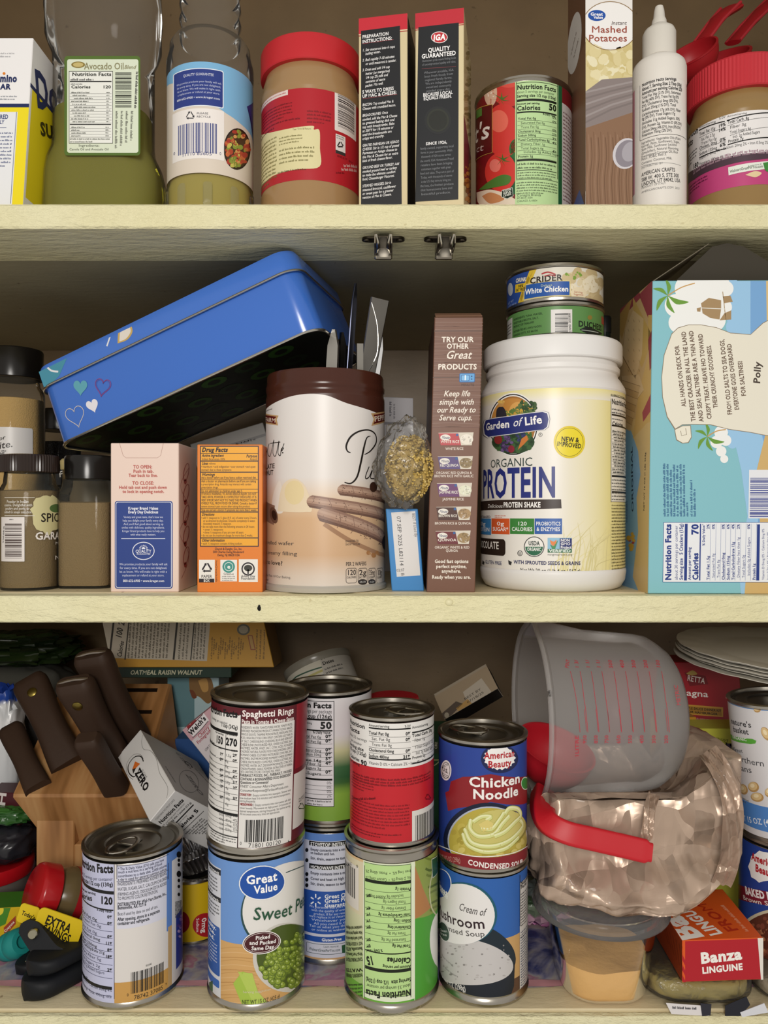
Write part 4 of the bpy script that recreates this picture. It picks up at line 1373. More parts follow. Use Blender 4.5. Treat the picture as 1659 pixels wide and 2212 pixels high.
a.S([(239, 712), (238, 726), (231, 748)], 3.4, '#e4e6ea', 3)
a.blob([(254, 742), (256, 716), (264, 700), (276, 694), (284, 704), (286, 718), (275, 734)], '#c8a860', 2); a.blob([(258, 738), (260, 716), (267, 703), (276, 699), (281, 708), (282, 718), (272, 732)], '#e2dad0', 3)
a.mb.n = None; m.join(a.mb)
part('lid', m, 'printed_tin', t, 30)
def loop(w, d, r, h): 
    p = tin_ring(w, d, r, h); return p+[p[0]]
m = MB(); m.tube(loop(TL+.0022, TD+.0022, TR+.001, TH-.003), .0011, '#b9b6ae', 8)
part('rolled_edge', m, 'bare_steel', t)
m = MB(); m.tube(loop(TL-.0005, TD-.0005, TR, .0012), .0013, '#cfccc4', 8)
part('bottom_seam', m, 'bare_steel', t)
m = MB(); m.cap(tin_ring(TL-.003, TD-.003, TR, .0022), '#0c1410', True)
S = Plane(ctr-U*TL/2+Wd*TD/2+V*.0021, U, -Wd)
a = Art(S, (.004, TL-.004, .004, TD-.004))
for q in range(7):
    for g in range(4):
        u, v = .02+q*.034, .02+g*.036
        rr = .012
        pts = [(u+rr*math.cos(.4*k_), v+rr*math.sin(.4*k_)) for k_ in range(16)]
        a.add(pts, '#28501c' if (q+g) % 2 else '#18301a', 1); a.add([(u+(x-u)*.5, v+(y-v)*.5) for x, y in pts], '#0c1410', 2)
a.mb.n = None; m.join(a.mb)
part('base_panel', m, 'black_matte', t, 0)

# spice jars at the left
def glass_jar(name, label, xl, xr, d, zl, zt, fill_z, powder, lidcol, group=None, square=False, rib=0, h_neck=.010, zb=ZM):
    c, R = upright(xl, xr, d)
    c.z = zb
    t = thing(name, label, 'jar', c, group)
    def rg(r, z, sq=square):
        if sq: return [c+Vector((p[0], p[1], z)) for p in rrect(2*r, 2*r, r*.5, 7)]
        return [c+Vector((r*math.cos(2*math.pi*i/48), r*math.sin(2*math.pi*i/48), z)) for i in range(48)]
    hl = zl-zb
    sh = hl-h_neck
    if fill_z:
        m = MB(); m.loft([rg(R*.95, .0025), rg(R*.955, .006), rg(R*.955, min(fill_z-zb, sh-.004)), rg(R*.80, min(fill_z-zb, sh-.004)+.001)], powder)
        part('contents', m, 'powder', t)
    m = MB(); m.loft([rg(R*.93, 0), rg(R*.99, .003), rg(R, .006), rg(R, sh-.006), rg(R*.97, sh-.002), rg(R*.86, sh+.003), rg(R*.82, hl)], '#ffffff')
    part('jar_body', m, 'clear_jar', t)
    m = MB()
    n = 120
    rl = R*.9 if square else R*.955
    def lr(z, f): return [c+Vector((rl*f*(1+(rib/rl)*(i % 2))*math.cos(2*math.pi*i/n), rl*f*(1+(rib/rl)*(i % 2))*math.sin(2*math.pi*i/n), z)) for i in range(n)]
    m.loft([lr(hl, .97), lr(hl+.0008, 1.), lr(zt-zb-.002, 1.), lr(zt-zb-.0005, .97), lr(zt-zb, .9)], lidcol)
    part('lid', m, 'gloss_plastic', t, 30)
    return t, c, R
t, c, R = glass_jar('spice_jar', 'tall clear jar of pale beige seasoning with a glossy black lid, at the left edge', -40, 98, .775, .133, .163, .112, '#c9a468', '#15120f', 'spice jars')
a = Art(Cyl(frame(c), R*1.004), (-R*1.2, R*1.2, .0668+(CY-1000)/F*.745, .0668+(CY-922)/F*.745), None, .003)
a.R(-40, 922, 71, 1000, '#d8d5d2', 0, 5); a.TP('or', (-2, 952), (12, 948), 8, '#2c2826', 2, 1, .25); a.TP('ite.', (-2, 970), (28, 965), 14, '#2c2826', 2, 1, .3); a.G(2, 970, 24, 977, 1, '#555', 2); a.T('HE', 0, 10, 984, 7, '#2c2826', 2, 2)
seal(t, a)
t, c, R = glass_jar('spice_jar', 'spice jar of brown powder with a ribbed dark lid and a bar code sticker', -4, 131, .672, .0340, .0495, .020, '#877250', '#2a1f1a', 'spice jars', rib=.0006, h_neck=.012)
a = Art(Cyl(frame(c), R*1.003), (-R*1.55, R*1.55, .004, .082), None, .002)
a.R(3, 1117, 53, 1213, '#dcd6d2', 1, 1); a.G(20, 1120, 38, 1124, 1, '#555', 2); a.B(11, 1130, 47, 1206, '#3f2f2c', 2, True, 6, 26)
a.GP((8, 1172), (10, 1136), 4, '#444', 2)
rn = random.Random(4)
a.pg([(104+34*(1+.22*rn.uniform(-1, 1))*math.cos(k*.21), 1110+42*(1+.12*rn.uniform(-1, 1))*math.sin(k*.21)) for k in range(30)], '#cbc493', 1)
a.E(121, 1098, 14, 9, '#4d6a3a', 2); a.T('SPICE', 88, 130, 1127, 18, '#1c1714', 3, 1); a.T('GARAM', 76, 131, 1165, 15, '#e6e0da', 3, 2)
a.T('MAS', 119, 131, 1176, 6, '#d8d2cc', 3, 1); a.T('NT', 118, 131, 1208, 8, '#d8d2cc', 3, 1)
a.L([(10, 1075), (75, 1075)], 1.2, '#d8d2c4', 2); a.L([(10, 1114), (75, 1114)], 1.2, '#d8d2c4', 2)
for k, s in enumerate(('Popular in Indian', 'cuisine. Delightful with', 'poultry and pork, or', 'added to soups and rice.')): a.T(s, 10+(5, 0, 2, 0)[k], 70-(8, 0, 6, 1)[k], 1086+k*7.6, 5.5, '#dcd6ca', 2, 1)
seal(t, a)
t, c, R = glass_jar('spice_jar', 'square spice jar half full of brown powder under a plain black cap', 132, 254, .690, .0285, .0500, .008, '#8f7854', '#171513', 'spice jars', square=True, h_neck=.010)
t, c, R = glass_jar('spice_jar', 'small jar with a lettered black cap, behind the ribbed lid jar', 104, 178, .775, .0260, .0475, -.03, '#3a2a1c', '#141210', 'spice jars')
a = Art(Cyl(frame(c), R*.96), (-R*1.3, R*1.3, .093, .113), None, .002)
a.TP('Fi', (128, 1031), (141, 1027), 11, '#d8d4cc', 1, 2, .2)
seal(t, a, 'label')
t = thing('lidded_tub', 'low tub with a cream lid under the low corner of the blue tin', 'tub', at(168, CY, .775)+Vector((.012, 0, ZM)))
c = t.location.copy()
m = MB(); m.lathe(frame(c), [(.024, 0), (.026, .003), (.026, .108), (.025, .110)], 40, lin('#6b5a3a')); part('tub_body', m, 'satin_plastic', t)
m = MB(); m.lathe(frame(c), [(.0272, .1085), (.0278, .1095), (.0278, .1175), (.026, .1195)], 40, lin('#c9b982')); part('lid', m, 'satin_plastic', t)
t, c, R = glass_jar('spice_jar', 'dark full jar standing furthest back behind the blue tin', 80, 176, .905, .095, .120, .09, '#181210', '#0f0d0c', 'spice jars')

# cornstarch-like pink carton
c = carton(239, 386, 957, .642, ZM, .062, '#e6cfc2')
a = c.front()
a.L([(258, 957), (266, 984), (272, 989), (340, 989), (347, 984), (353, 957)], .8, '#b08c80', 1)
r_ = '#b85850'
for s, x0, x1, y, h in (('TO OPEN:', 288, 329, 1012, 7), ('Push in tab.', 288, 332, 1021, 6.5), ('Tear back to line.', 278, 341, 1030, 6.5), ('TO CLOSE:', 286, 333, 1047, 7), ('Hold tab out and push down', 257, 361, 1056, 6.5), ('to lock in opening notch.', 265, 355, 1065, 6.5)):
    a.T(s, x0, x1, y, h, r_, 3, 2)
a.R(248, 1082, 373, 1272, '#2a4288', 1, 6); a.frame(250, 1084, 371, 1270, '#dfe2ee', 1.3, 2, 5)
w_ = '#eef0f8'
a.T('Kroger Brand Makes', 277, 342, 1101, 6, w_, 3, 2); a.T('Every Day Delicious', 277, 342, 1109, 6, w_, 3, 2)
for k, (s, x0, x1) in enumerate((("Variety and great taste, that's how we", 267, 352), ('help you delight your family every day.', 265, 353), ("And you'll feel good about serving up", 267, 353), ('smiles with delicious, quality ingredients.', 263, 356), ('Kroger Brand products have to help you', 264, 355), ('with what really matters.', 282, 337))): a.T(s, x0, x1, 1119+k*7.6, 4.6, '#d4d9ee', 3)
a.R(262, 1163, 357, 1164, w_, 3)
a.ring(310, 1190, 24, 19.5, 1.6, w_, 3); a.T('QUALITY', 293, 327, 1194, 6.5, w_, 3, 1); a.T('GUARANTEE', 295, 325, 1198.5, 3.4, w_, 3)
for k in range(9):
    q = math.radians(180+k*22.5); a.L([(310+6*math.cos(q), 1186+6*math.sin(q)), (310+9.5*math.cos(q), 1186+9*math.sin(q))], 1.2, w_, 3)
a.E(310, 1186, 4, 4, w_, 3, a0=180, a1=360)
for k, (s, x0, x1) in enumerate((('We promise products your family will ask', 258, 362), ('for every time. If you are not delighted,', 259, 361), ('let us know. We will make it right with a', 258, 361), ('replacement or refund at your store.', 264, 355))): a.T(s, x0, x1, 1221+k*8, 4.8, '#d4d9ee', 3)
a.T('800-632-6900 • www.kroger.com', 266, 355, 1257, 5, w_, 3, 1)
b = c.right()
for k in range(5):
    b.ring(402, 1020+k*45, 6, 20, 1.6, '#b06a64', 2, 10, 20)
    b.E(400, 1040+k*45, 3, 6, '#a8544e', 2)
b.S([(408, 1010), (390, 1050), (408, 1100), (388, 1150), (408, 1200), (392, 1250)], 1.6, '#b06a64', 2)
c.done('cornstarch_box', 'pale pink carton with a blue text panel, between the spice jars and the orange box', 'carton')

# baking soda carton
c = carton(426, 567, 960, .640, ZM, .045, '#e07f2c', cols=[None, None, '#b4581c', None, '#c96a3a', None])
a = c.front()
a.R(420, 955, 570, 960, '#c25a36', 1); a.R(432, 963, 559, 1181, '#1e1a30', 1); a.R(434, 965, 557, 1179, '#eba62c', 2)
n_ = '#231c22'
def orow(y): a.R(434, y, 557, y+2, '#1e1a30', 3)
a.T('Drug Facts', 436, 492, 976, 9, n_, 4, 3, .2); a.R(434, 979, 557, 980, n_, 3)
a.T('Active ingredient', 436, 483, 987, 6, n_, 4, 2, .2); a.T('Purpose', 532, 555, 988, 6, n_, 4, 2, .2); a.T('Sodium Bicarbonate 100%', 436, 486, 994, 4.6, n_, 4); a.T('Antacid', 540, 555, 994, 4.6, n_, 4); orow(995)
a.T('Uses', 436, 449, 1004, 6, n_, 4, 2, .2); a.T('relieves', 451, 466, 1003.5, 4.4, n_, 4)
a.T('• heartburn • acid indigestion • sour stomach • and upset', 435, 552, 1010.5, 4.8, n_, 4); a.T('stomach due to these symptoms', 435, 500, 1017, 4.8, n_, 4); orow(1019)
a.T('Warnings', 436, 464, 1028, 6, n_, 4, 2, .2)
for k, (s, x1, b_) in enumerate((('Ask a doctor before use if you have a sodium restricted diet.', 554, 1), ('Ask a doctor or pharmacist before use if you are taking', 553, 1), ('a prescription drug. Antacids may interact with certain', 543, 0), ('prescription drugs.', 472, 0), ('Do not administer to children under age 5.', 524, 1), ('STOMACH WARNING: TO AVOID SERIOUS INJURY, DO NOT', 554, 1), ('TAKE UNTIL POWDER IS COMPLETELY DISSOLVED. IT IS', 554, 1), ('VERY IMPORTANT NOT TO TAKE THIS PRODUCT WHEN', 555, 1), ('OVERLY FULL FROM FOOD OR DRINK. Consult a doctor if', 554, 1), ('severe stomach pain occurs after taking this product.', 541, 0), ('Stop use and ask a doctor if symptoms last more than 2 weeks.', 555, 1))):
    a.T(s, 435, x1, 1034.5+k*6.7+(0, 1, 1, 1, 2, 2, 2, 2, 2, 2, 3)[k]-.5, 4.8, n_, 4, b_)
for y in (1036, 1056.5, 1063.5, 1098): a.R(434, y, 557, y+.8, n_, 4)
orow(1105)
a.T('Directions', 436, 463, 1114, 6, n_, 4, 2, .2)
for k, (s, x0, x1) in enumerate((('• add ½ teaspoon to ½ glass (4 fl. oz.) of water every 2 hours,', 435, 555), ('or as directed by physician. Dissolve completely in water.', 439, 552), ('Accurately measure ½ teaspoon.', 439, 500), ('• do not take more than the following amounts in 24 hours:', 435, 550), ('• seven ½ teaspoons', 439, 482), ('• three ½ teaspoons if you are over 60 years', 439, 526), ('• do not use the maximum dosage for more than 2 weeks.', 435, 546))): a.T(s, x0, x1, 1121+k*6.3, 4.8, n_, 4)
orow(1161); a.T('Other information', 436, 485, 1170, 6, n_, 4, 2, .2); a.T('• each ½ teaspoon contains 616mg sodium.', 435, 524, 1176.5, 4.8, n_, 4)
for k, s in enumerate(('Church & Dwight, Co., Inc.', '500 Charles Ewing Boulevard', 'Ewing, NJ 08628 USA')): a.T(s, (464, 460, 470)[k], (523, 527, 518)[k], 1188+k*6.7, 5, n_, 4, 1)
a.R(430, 1209, 464, 1258, '#e9e6e0', 2); recycle(a, 447, 1227, 13, n_, 3.4); a.T('PAPER', 435, 458, 1248, 6, n_, 4, 1); a.R(430, 1250, 463, 1258, n_, 4); a.T('BOX', 440, 453, 1257, 6, '#f0eee8', 5, 1)
a.TP('how2recycle.info', (466, 1211), (466, 1257), 3.6, n_, 4)
a.R(476, 1209, 512, 1256, '#e9e6e0', 2); a.E(494, 1224, 13.5, 13.5, '#3f8f86', 3); a.ring(494, 1224, 9.5, 9.5, 1.2, '#e6eee8', 4); a.T('e', 491, 498, 1228, 8, '#f0f4f0', 5, 2); a.T('Green-e', 483, 505, 1242, 5, n_, 4); a.G(480, 1243, 508, 1255, 3, '#555', 4)
a.R(516, 1208, 557, 1257, '#e9e6e0', 2); a.ring(536, 1229, 14.5, 14.5, 3, n_, 3); a.E(536, 1227, 9, 7, '#3a3a34', 3); a.R(534.5, 1230, 537.5, 1240, n_, 3); a.T('Arbor Day', 521, 551, 1247, 5, n_, 4, 1); a.T('Foundation', 521, 551, 1252, 5, n_, 4, 1)
c.done('baking_soda_box', 'orange baking soda carton covered in a yellow drug facts panel', 'carton')

# pale carton leaning in the gloom behind the orange box
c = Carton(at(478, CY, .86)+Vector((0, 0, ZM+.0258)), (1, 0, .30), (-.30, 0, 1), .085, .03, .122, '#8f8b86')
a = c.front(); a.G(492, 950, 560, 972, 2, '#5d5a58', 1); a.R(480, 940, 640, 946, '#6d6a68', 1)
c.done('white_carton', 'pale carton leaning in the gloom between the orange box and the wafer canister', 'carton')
c = carton(822, 893, 857, .86, ZM, .05, '#c5c2c6', d1=.87)
a = c.front(); a.R(815, 912, 900, 918, '#8f8c92', 1); a.GP((850, 873), (850, 905), 3.6, '#66646c', 2); a.GP((841, 868), (841, 900), 5, '#66646c', 2, 3)
c.done('white_carton', 'pale grey-white carton at the back between the canister and the brown rice box', 'carton')

# wafer canister holding the cutlery
c0, R = upright(573, 832, .681)
c0.z = ZM
M = frame(c0)
t = thing('wafer_canister', 'round brown and cream rolled wafer canister holding cutlery', 'canister', c0)
H_ = .1188-ZM
m = MB()
m.lathe(M, [(R*.98, 0), (R+.0008, .0006), (R+.001, .004), (R*.99, .0055), (R*.988, .007), (R*.988, H_-.02), (R*.975, H_-.0185), (R*.975, H_-.0155), (R*.988, H_-.0145), (R*.99, H_-.011), (R*.975, H_-.0095), (R*.972, H_-.002), (R*.955, H_), (R*.93, H_-.001), (R*.93, .004), (.0005, .004)], 96, [lin('#b5afa4')]*5+[lin('#46241a')]*11, capt=False)
part('canister_body', m, 'gloss_plastic', t)
S = Cyl(M, R*.9895)
a = Art(S, (-R*2.2, R*2.2, .0062, H_-.0215), '#46241a', .003, vstep=.05)
vz = lambda y: S.P(700, y)[1]
vt, vb_ = vz(1090), vz(1020)
ramp = [(vz(1280), lin('#d8cfc6')), (vz(1245), lin('#d6c6b6')), (vz(1200), lin('#cda985')), (vz(1120), lin('#d2ad86')), (vz(1085), lin('#dcc2a4')), (vz(1030), lin('#dfd9d4')), (vz(780), lin('#e2dedb'))]
def lab(u, v):
    for i in range(len(ramp)-1):
        if v <= ramp[i+1][0]:
            f = max(0, (v-ramp[i][0])/(ramp[i+1][0]-ramp[i][0]))
            return tuple(ramp[i][1][k]+(ramp[i+1][1][k]-ramp[i][1][k])*f for k in range(3))
    return ramp[-1][1]
wave = catmull([(-R*2.2, vz(880)), (S.P(580, 880)[0], vz(868)), (S.P(640, 850)[0], vz(852)), (S.P(700, 850)[0], vz(853)), (S.P(760, 870)[0], vz(872)), (S.P(828, 905)[0], vz(886)), (R*2.2, vz(880))], 8)
for i in range(len(wave)-1):
    (ua, va), (ub_, vb2) = wave[i], wave[i+1]
    ys = [1300, 1245, 1200, 1120, 1085, 1030]
    vs = [vz(y) for y in ys]
    for k in range(len(vs)-1):
        a.add([(ua, vs[k]), (ub_, vs[k]), (ub_, vs[k+1]), (ua, vs[k+1])], lab, 1, tri=False)
    a.add([(ua, vs[-1]), (ub_, vs[-1]), (ub_, vb2), (ua, va)], lab, 1, tri=False)
a.blob([(585, 1105), (592, 1062), (606, 1040), (612, 1105)], '#e6ddd2', 2)
a.blob([(600, 1104), (610, 1050), (636, 1034), (660, 1052), (674, 1100), (660, 1106), (625, 1106)], '#e4d2b4', 3); a.E(636, 1064, 21, 26, '#e2cfa0', 3.3)
def wafer(p, q, w, L, seed):
    dx, dy = q[0]-p[0], q[1]-p[1]; l = math.hypot(dx, dy); nx, ny = -dy/l, dx/l
    cols = ['#8f6f60', '#a98a78', '#b99a86', '#ad8c78', '#8a6a5a', '#6d5044']
    for k in range(6):
        f0, f1 = -1+2*k/6, -1+2*(k+1)/6
        e = lambda f: (1-abs(f)**2.2)*w*.35
        a.pg([(p[0]+nx*w/2*f0-dx/l*e(f0), p[1]+ny*w/2*f0-dy/l*e(f0)), (q[0]+nx*w/2*f0, q[1]+ny*w/2*f0), (q[0]+nx*w/2*f1, q[1]+ny*w/2*f1), (p[0]+nx*w/2*f1-dx/l*e(f1), p[1]+ny*w/2*f1-dy/l*e(f1))], cols[k], L)
    rn = random.Random(seed)
    for k in range(46):
        s, f = rn.random(), rn.uniform(-.45, .45)
        a.E(p[0]+dx*s+nx*w*f, p[1]+dy*s+ny*w*f, rn.uniform(.7, 2), rn.uniform(.4, 1), '#5e443a', L+.5, rot=math.degrees(math.atan2(dy, dx)), n=7)
    for k in range(1, 5):
        s = k/5
        a.S([(p[0]+dx*s-nx*w*.5, p[1]+dy*s-ny*w*.5), (p[0]+dx*(s+.06), p[1]+dy*(s+.06)), (p[0]+dx*(s+.05)+nx*w*.5, p[1]+dy*(s+.05)+ny*w*.5)], 1, '#7d5f52', L+.6, 4)
a.S([(700, 1132), (760, 1170), (840, 1205)], 9, '#a07a5c', 3.5, 6)
wafer((737, 1058), (840, 1078), 24, 4, 1); wafer((672, 1083), (840, 1117), 27, 5, 2); wafer((697, 1110), (845, 1170), 33, 6.5, 3)
a.E(832, 1172, 8, 16, '#33211a', 8); a.E(806, 1052, 8, 11, '#40291f', 5)
a.pg([(560, 1080), (594, 1092), (592, 1134), (560, 1120)], '#8c6c5a', 4); a.E(592, 1113, 8, 18, '#6a4c3c', 5, -12); a.E(593, 1113, 5, 11, '#2f1e17', 6, -12)
a.spray(806, 1196, 14, 6, 8, ['#b98a5c', '#a87648'], 2, 6, 4)
a.pg([(573, 893), (602, 898), (598, 906), (601, 919), (573, 914)], '#c09a6a', 3); a.pg([(573, 896), (597, 900), (594, 907), (597, 916), (573, 911)], '#5e1a16', 4); a.TP('E FARM', (574, 910), (596, 913), 9, '#e6d6c4', 5, 1)
a.pg([(801, 893), (840, 888), (840, 910), (802, 920), (807, 905)], '#c09a6a', 3); a.pg([(806, 896), (840, 891), (840, 907), (806, 916), (811, 905)], '#5e1a16', 4); a.TP('PEPPER', (809, 911), (836, 905), 11, '#e6d6c4', 5, 1)
K = '#1d1714'
a.S([(576, 980), (582, 958), (578, 975), (584, 985), (592, 950), (590, 978), (596, 984), (603, 952), (601, 978), (606, 984), (608, 970), (613, 968), (608, 975), (614, 958)], 1.8, K, 4, 5)
a.E(611, 978, 1.6, 1.6, K, 4); a.L([(584, 958), (606, 955)], 1.5, K, 4)
a.T('LATE', 576, 594, 1012, 10, K, 4, 1); a.T('NUT', 577, 591, 1026, 10, K, 4, 1)
a.S([(757, 978), (750, 974), (748, 962), (757, 944), (775, 932), (796, 929), (810, 938), (812, 956), (800, 974), (787, 982)], [2, 3, 4, 4, 3.5, 3, 3.5, 4, 3, 1.5], K, 4, 8)
a.S([(800, 942), (792, 946), (786, 966), (779, 1000), (771, 1030), (758, 1044), (744, 1042)], [1, 3, 4.6, 4.8, 4.2, 3, 2.4], K, 4, 8)
a.S([(797, 1008), (790, 1026), (790, 1034), (797, 1030), (803, 1016)], 2.4, K, 4, 6); a.S([(804, 1016), (800, 1032), (808, 1034)], 2.4, K, 4)
x_ = '#4a4240'
a.T('like rolled wafer', 572, 635, 1177, 8, x_, 4); a.T('ous, creamy filling', 574, 642, 1199, 8, x_, 4); a.T('t to love?', 576, 611, 1220, 9, '#2f2927', 4, 1); a.T('What You Think Of Our Baking.', 574, 629, 1248, 5, '#6d6664', 4); a.G(574, 1250, 592, 1256, 1, '#777', 4)
a.G(573, 878, 620, 884, 1, '#8d8784', 4)
a.T('ENLARGED TO', 746, 774, 1171, 4.6, x_, 9); a.T('SHOW TEXTURE', 746, 777, 1178, 4.6, x_, 9)
a.T('PER 2 WAFERS', 747, 791, 1222, 8, '#322b29', 4, 1)
for x0, x1, s1, s2, pc in ((747, 771, '120', 'CALORIES', ''), (773, 793, '2g', 'SAT FAT', '10% DV'), (795, 811, '35mg', 'SODIUM', '2% DV'), (813, 826, '10g', 'SUGARS', '')):
    a.frame(x0, 1227, x1, 1260, '#3a3432', 1, 4, 6)
    a.T(s1, x0+2, x1-2, 1242, 11, '#2c2624', 4, 1); a.T(s2, x0+2, x1-2, 1249, 4.4, '#3a3432', 4, 1)
    if pc: a.E((x0+x1)/2, 1257, (x1-x0)/2, 6, '#2c2624', 4); a.T(pc, x0+3, x1-3, 1259, 4, '#ddd', 5)
seal(t, a)

def blade(name, label, top, bot, w0, w1, d, col, mat, rnd=True, thick=.0016, kin=0, curve=0.):
    """flat handle standing in the canister: runs from its foot inside up to the visible top (photo points)"""
    p, q = at(top[0], top[1], d), at(bot[0], bot[1], d+.004)
    v = (q-p).normalized()
    ln = (p.z-(ZM+.008))/abs(v.z)
    e = p+v*ln
    cxy = Vector((c0.x, c0.y))
    r2 = Vector((e.x, e.y))-cxy
    lim = R*.80
    if r2.length > lim:
        r2 *= lim/r2.length
        e.x, e.y = cxy.x+r2.x, cxy.y+r2.y
    t = thing(name, label, 'cutlery', e, 'cutlery standing in the wafer canister')
    ax = (p-e).normalized()
    sx = Vector((ax.z, 0, -ax.x)).normalized()
    if kin: sx = (Matrix.Rotation(kin, 3, ax) @ sx)
    ny = ax.cross(sx).normalized()
    L_ = (p-e).length
    rings = []
    n = 16
    for i in range(n+1):
        f = i/n
        w = w1+(w0-w1)*max(0, (f-.35)/.65)
        if rnd and f > .9:
            w *= math.sqrt(max(.06, 1-((f-.9)/.1)**2))
        cc = e+ax*L_*f+ny*curve*f*f
        rings.append([cc+sx*a*w/2+ny*b*thick/2 for a, b in ((-1, 0), (-.9, -1), (.9, -1), (1, 0), (.9, 1), (-.9, 1))])
    m = MB(); m.loft(rings, col)
    h = part('handle', m, mat, t, 50)
    return t, e, ax, sx, ny, L_
t, e, ax, sx, ny, L_ = blade('butter_knife', 'wide flat square-ended steel handle with a curved groove, tallest at right in the canister', (821, 646), (795, 796), .0178, .0105, .700, '#7d7a75', 'cutlery_steel', False, .0022, .32)
m = MB()
q = [e+ax*L_*(1-f)+sx*s+ny*.0012 for f, s in ((.02, -.0075), (.09, .001), (.17, .0055), (.22, .004), (.30, -.003), (.36, -.0052), (.44, -.002), (.50, .002))]
if (q[0]-CAM).dot(ny) > 0: q = [x-ny*.0024 for x in q]
m.tube([Vector(x) for x in catmull([tuple(x) for x in q], 6)], .0005, '#c8c5be', 6); part('groove', m, 'bare_steel', t)
blade('table_knife', 'slim curved knife blade standing tall, left of the square-ended handle', (772, 612), (757, 792), .0082, .0075, .690, '#5a5e70', 'cutlery_steel', True, .0014, 1.0, .002)
blade('spoon', 'rounded shiny spoon handle nearest the blue tin', (722, 712), (718, 790), .0115, .0100, .668, '#b5b2ab', 'cutlery_steel', True, .004, -.3)
blade('fork', 'narrow steel handle with a squared tip, short and in front of the tall knife', (777, 742), (777, 796), .0062, .0060, .665, '#a5a29b', 'cutlery_steel', False, .003, .3)
blade('paring_knife', 'black plastic handle leaning at the right rim of the canister', (824, 722), (815, 800), .0085, .010, .7115, '#141312', 'gloss_plastic', True, .008)
blade('teaspoon', 'dark steel handle just behind the rounded spoon handle', (738, 718), (744, 792), .0095, .0085, .690, '#3a3835', 'cutlery_steel', True, .003, .7)

# blue carton under the bag
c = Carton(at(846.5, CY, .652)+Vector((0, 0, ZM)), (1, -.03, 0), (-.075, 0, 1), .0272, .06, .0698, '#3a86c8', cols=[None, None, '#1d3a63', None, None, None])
a = c.front()
a.pg([(845, 1107), (897, 1104), (908, 1243), (857, 1246)], '#dedbda', 1)
a.TP('07 SEP 2025 L82114', (857, 1115), (864, 1222), 8, '#2a2a2e', 2); a.TP('02:07', (857, 1235), (874, 1234), 6, '#2a2a2e', 2); a.TP('B', (866, 1238), (867, 1244), 7, '#2a2a2e', 2); a.TP('BEST If Used By', (890, 1109), (896, 1160), 6.5, '#4a4a50', 2)
c.done('blue_carton', 'small bright blue carton with a white date panel, beneath the bag of grains', 'carton')

# knotted bag of grains
def crumple(ctr, rx, ry, rz, amp, freq, seed, nu=56, nv=36, ridge=True, top=None, squash=None):
    rows = []
    for j in range(nv+1):
        ph = math.pi*j/nv
        row = []
        for i in range(nu):
            th = 2*math.pi*i/nu
            d = Vector((math.sin(ph)*math.cos(th), math.sin(ph)*math.sin(th), -math.cos(ph)))
            q = d*freq+Vector((seed*3.1, seed*1.7, seed))
            n = noise.fractal(q, 1., 2., 3)
            if ridge:
                dd = noise.voronoi(q*.9)[0]
                n = n*.6+(dd[1]-dd[0])*.9-.35
            k = 1+amp*n
            p = Vector((d.x*rx*k, d.y*ry*k, d.z*rz*k))
            if top: p = top(p, d)
            row.append(ctr+p)
        rows.append(row)
    return rows
q = at(868, 1003, .637)
t = thing('grain_bag', 'knotted clear bag of yellow grains wedged beside the brown rice box', 'bag of grains', q+Vector((0, 0, -.037)))
gq = q+Vector((.006, 0, -.003))
m = MB(); m.grid(crumple(gq, .0185, .0115, .0265, .12, 2.5, 2), '#b89c58', cu=True)
rn = random.Random(5)
ico = [Vector(v) for v in ((0, 0, 1), (.89, 0, .45), (.28, .85, .45), (-.72, .53, .45), (-.72, -.53, .45), (.28, -.85, .45), (.72, .53, -.45), (-.28, .85, -.45), (-.89, 0, -.45), (-.28, -.85, -.45), (.72, -.53, -.45), (0, 0, -1))]
icf = ((0, 1, 2), (0, 2, 3), (0, 3, 4), (0, 4, 5), (0, 5, 1), (1, 6, 2), (2, 7, 3), (3, 8, 4), (4, 9, 5), (5, 10, 1), (6, 7, 2), (7, 8, 3), (8, 9, 4), (9, 10, 5), (10, 6, 1), (6, 11, 7), (7, 11, 8), (8, 11, 9), (9, 11, 10), (10, 11, 6))
def ball(m, c, r, col, sc_=(1, 1, 1)):
    i = len(m.v); col = lin(col)
    m.v.extend(c+Vector((p.x*sc_[0], p.y*sc_[1], p.z*sc_[2]))*r for p in ico)
    for f in icf:
        m.f.append(tuple(k+i for k in f)); m.c.append([col]*3)
for k in range(520):
    th, z = rn.uniform(math.pi, 2*math.pi), rn.uniform(-.97, .97)
    s = math.sqrt(1-z*z)
    ball(m, gq+Vector((.0195*s*math.cos(th), .0125*s*math.sin(th), .0275*z)), rn.uniform(.0008, .0014), rn.choice(('#cdb168', '#bfa25a', '#d6be7c', '#ac9048', '#c8ac62', '#7a663a')))
part('grains', m, 'soft_food', t, 50, kind='stuff')
m = MB(); m.grid(crumple(q, .0238, .0150, .0365, .20, 2.6, 5, 72, 48, top=lambda p, d: p+Vector((.004*max(0, d.z), 0, .003*max(0, d.z)**3))), '#ffffff', cu=True)
part('bag_film', m, 'clear_film', t, 40)

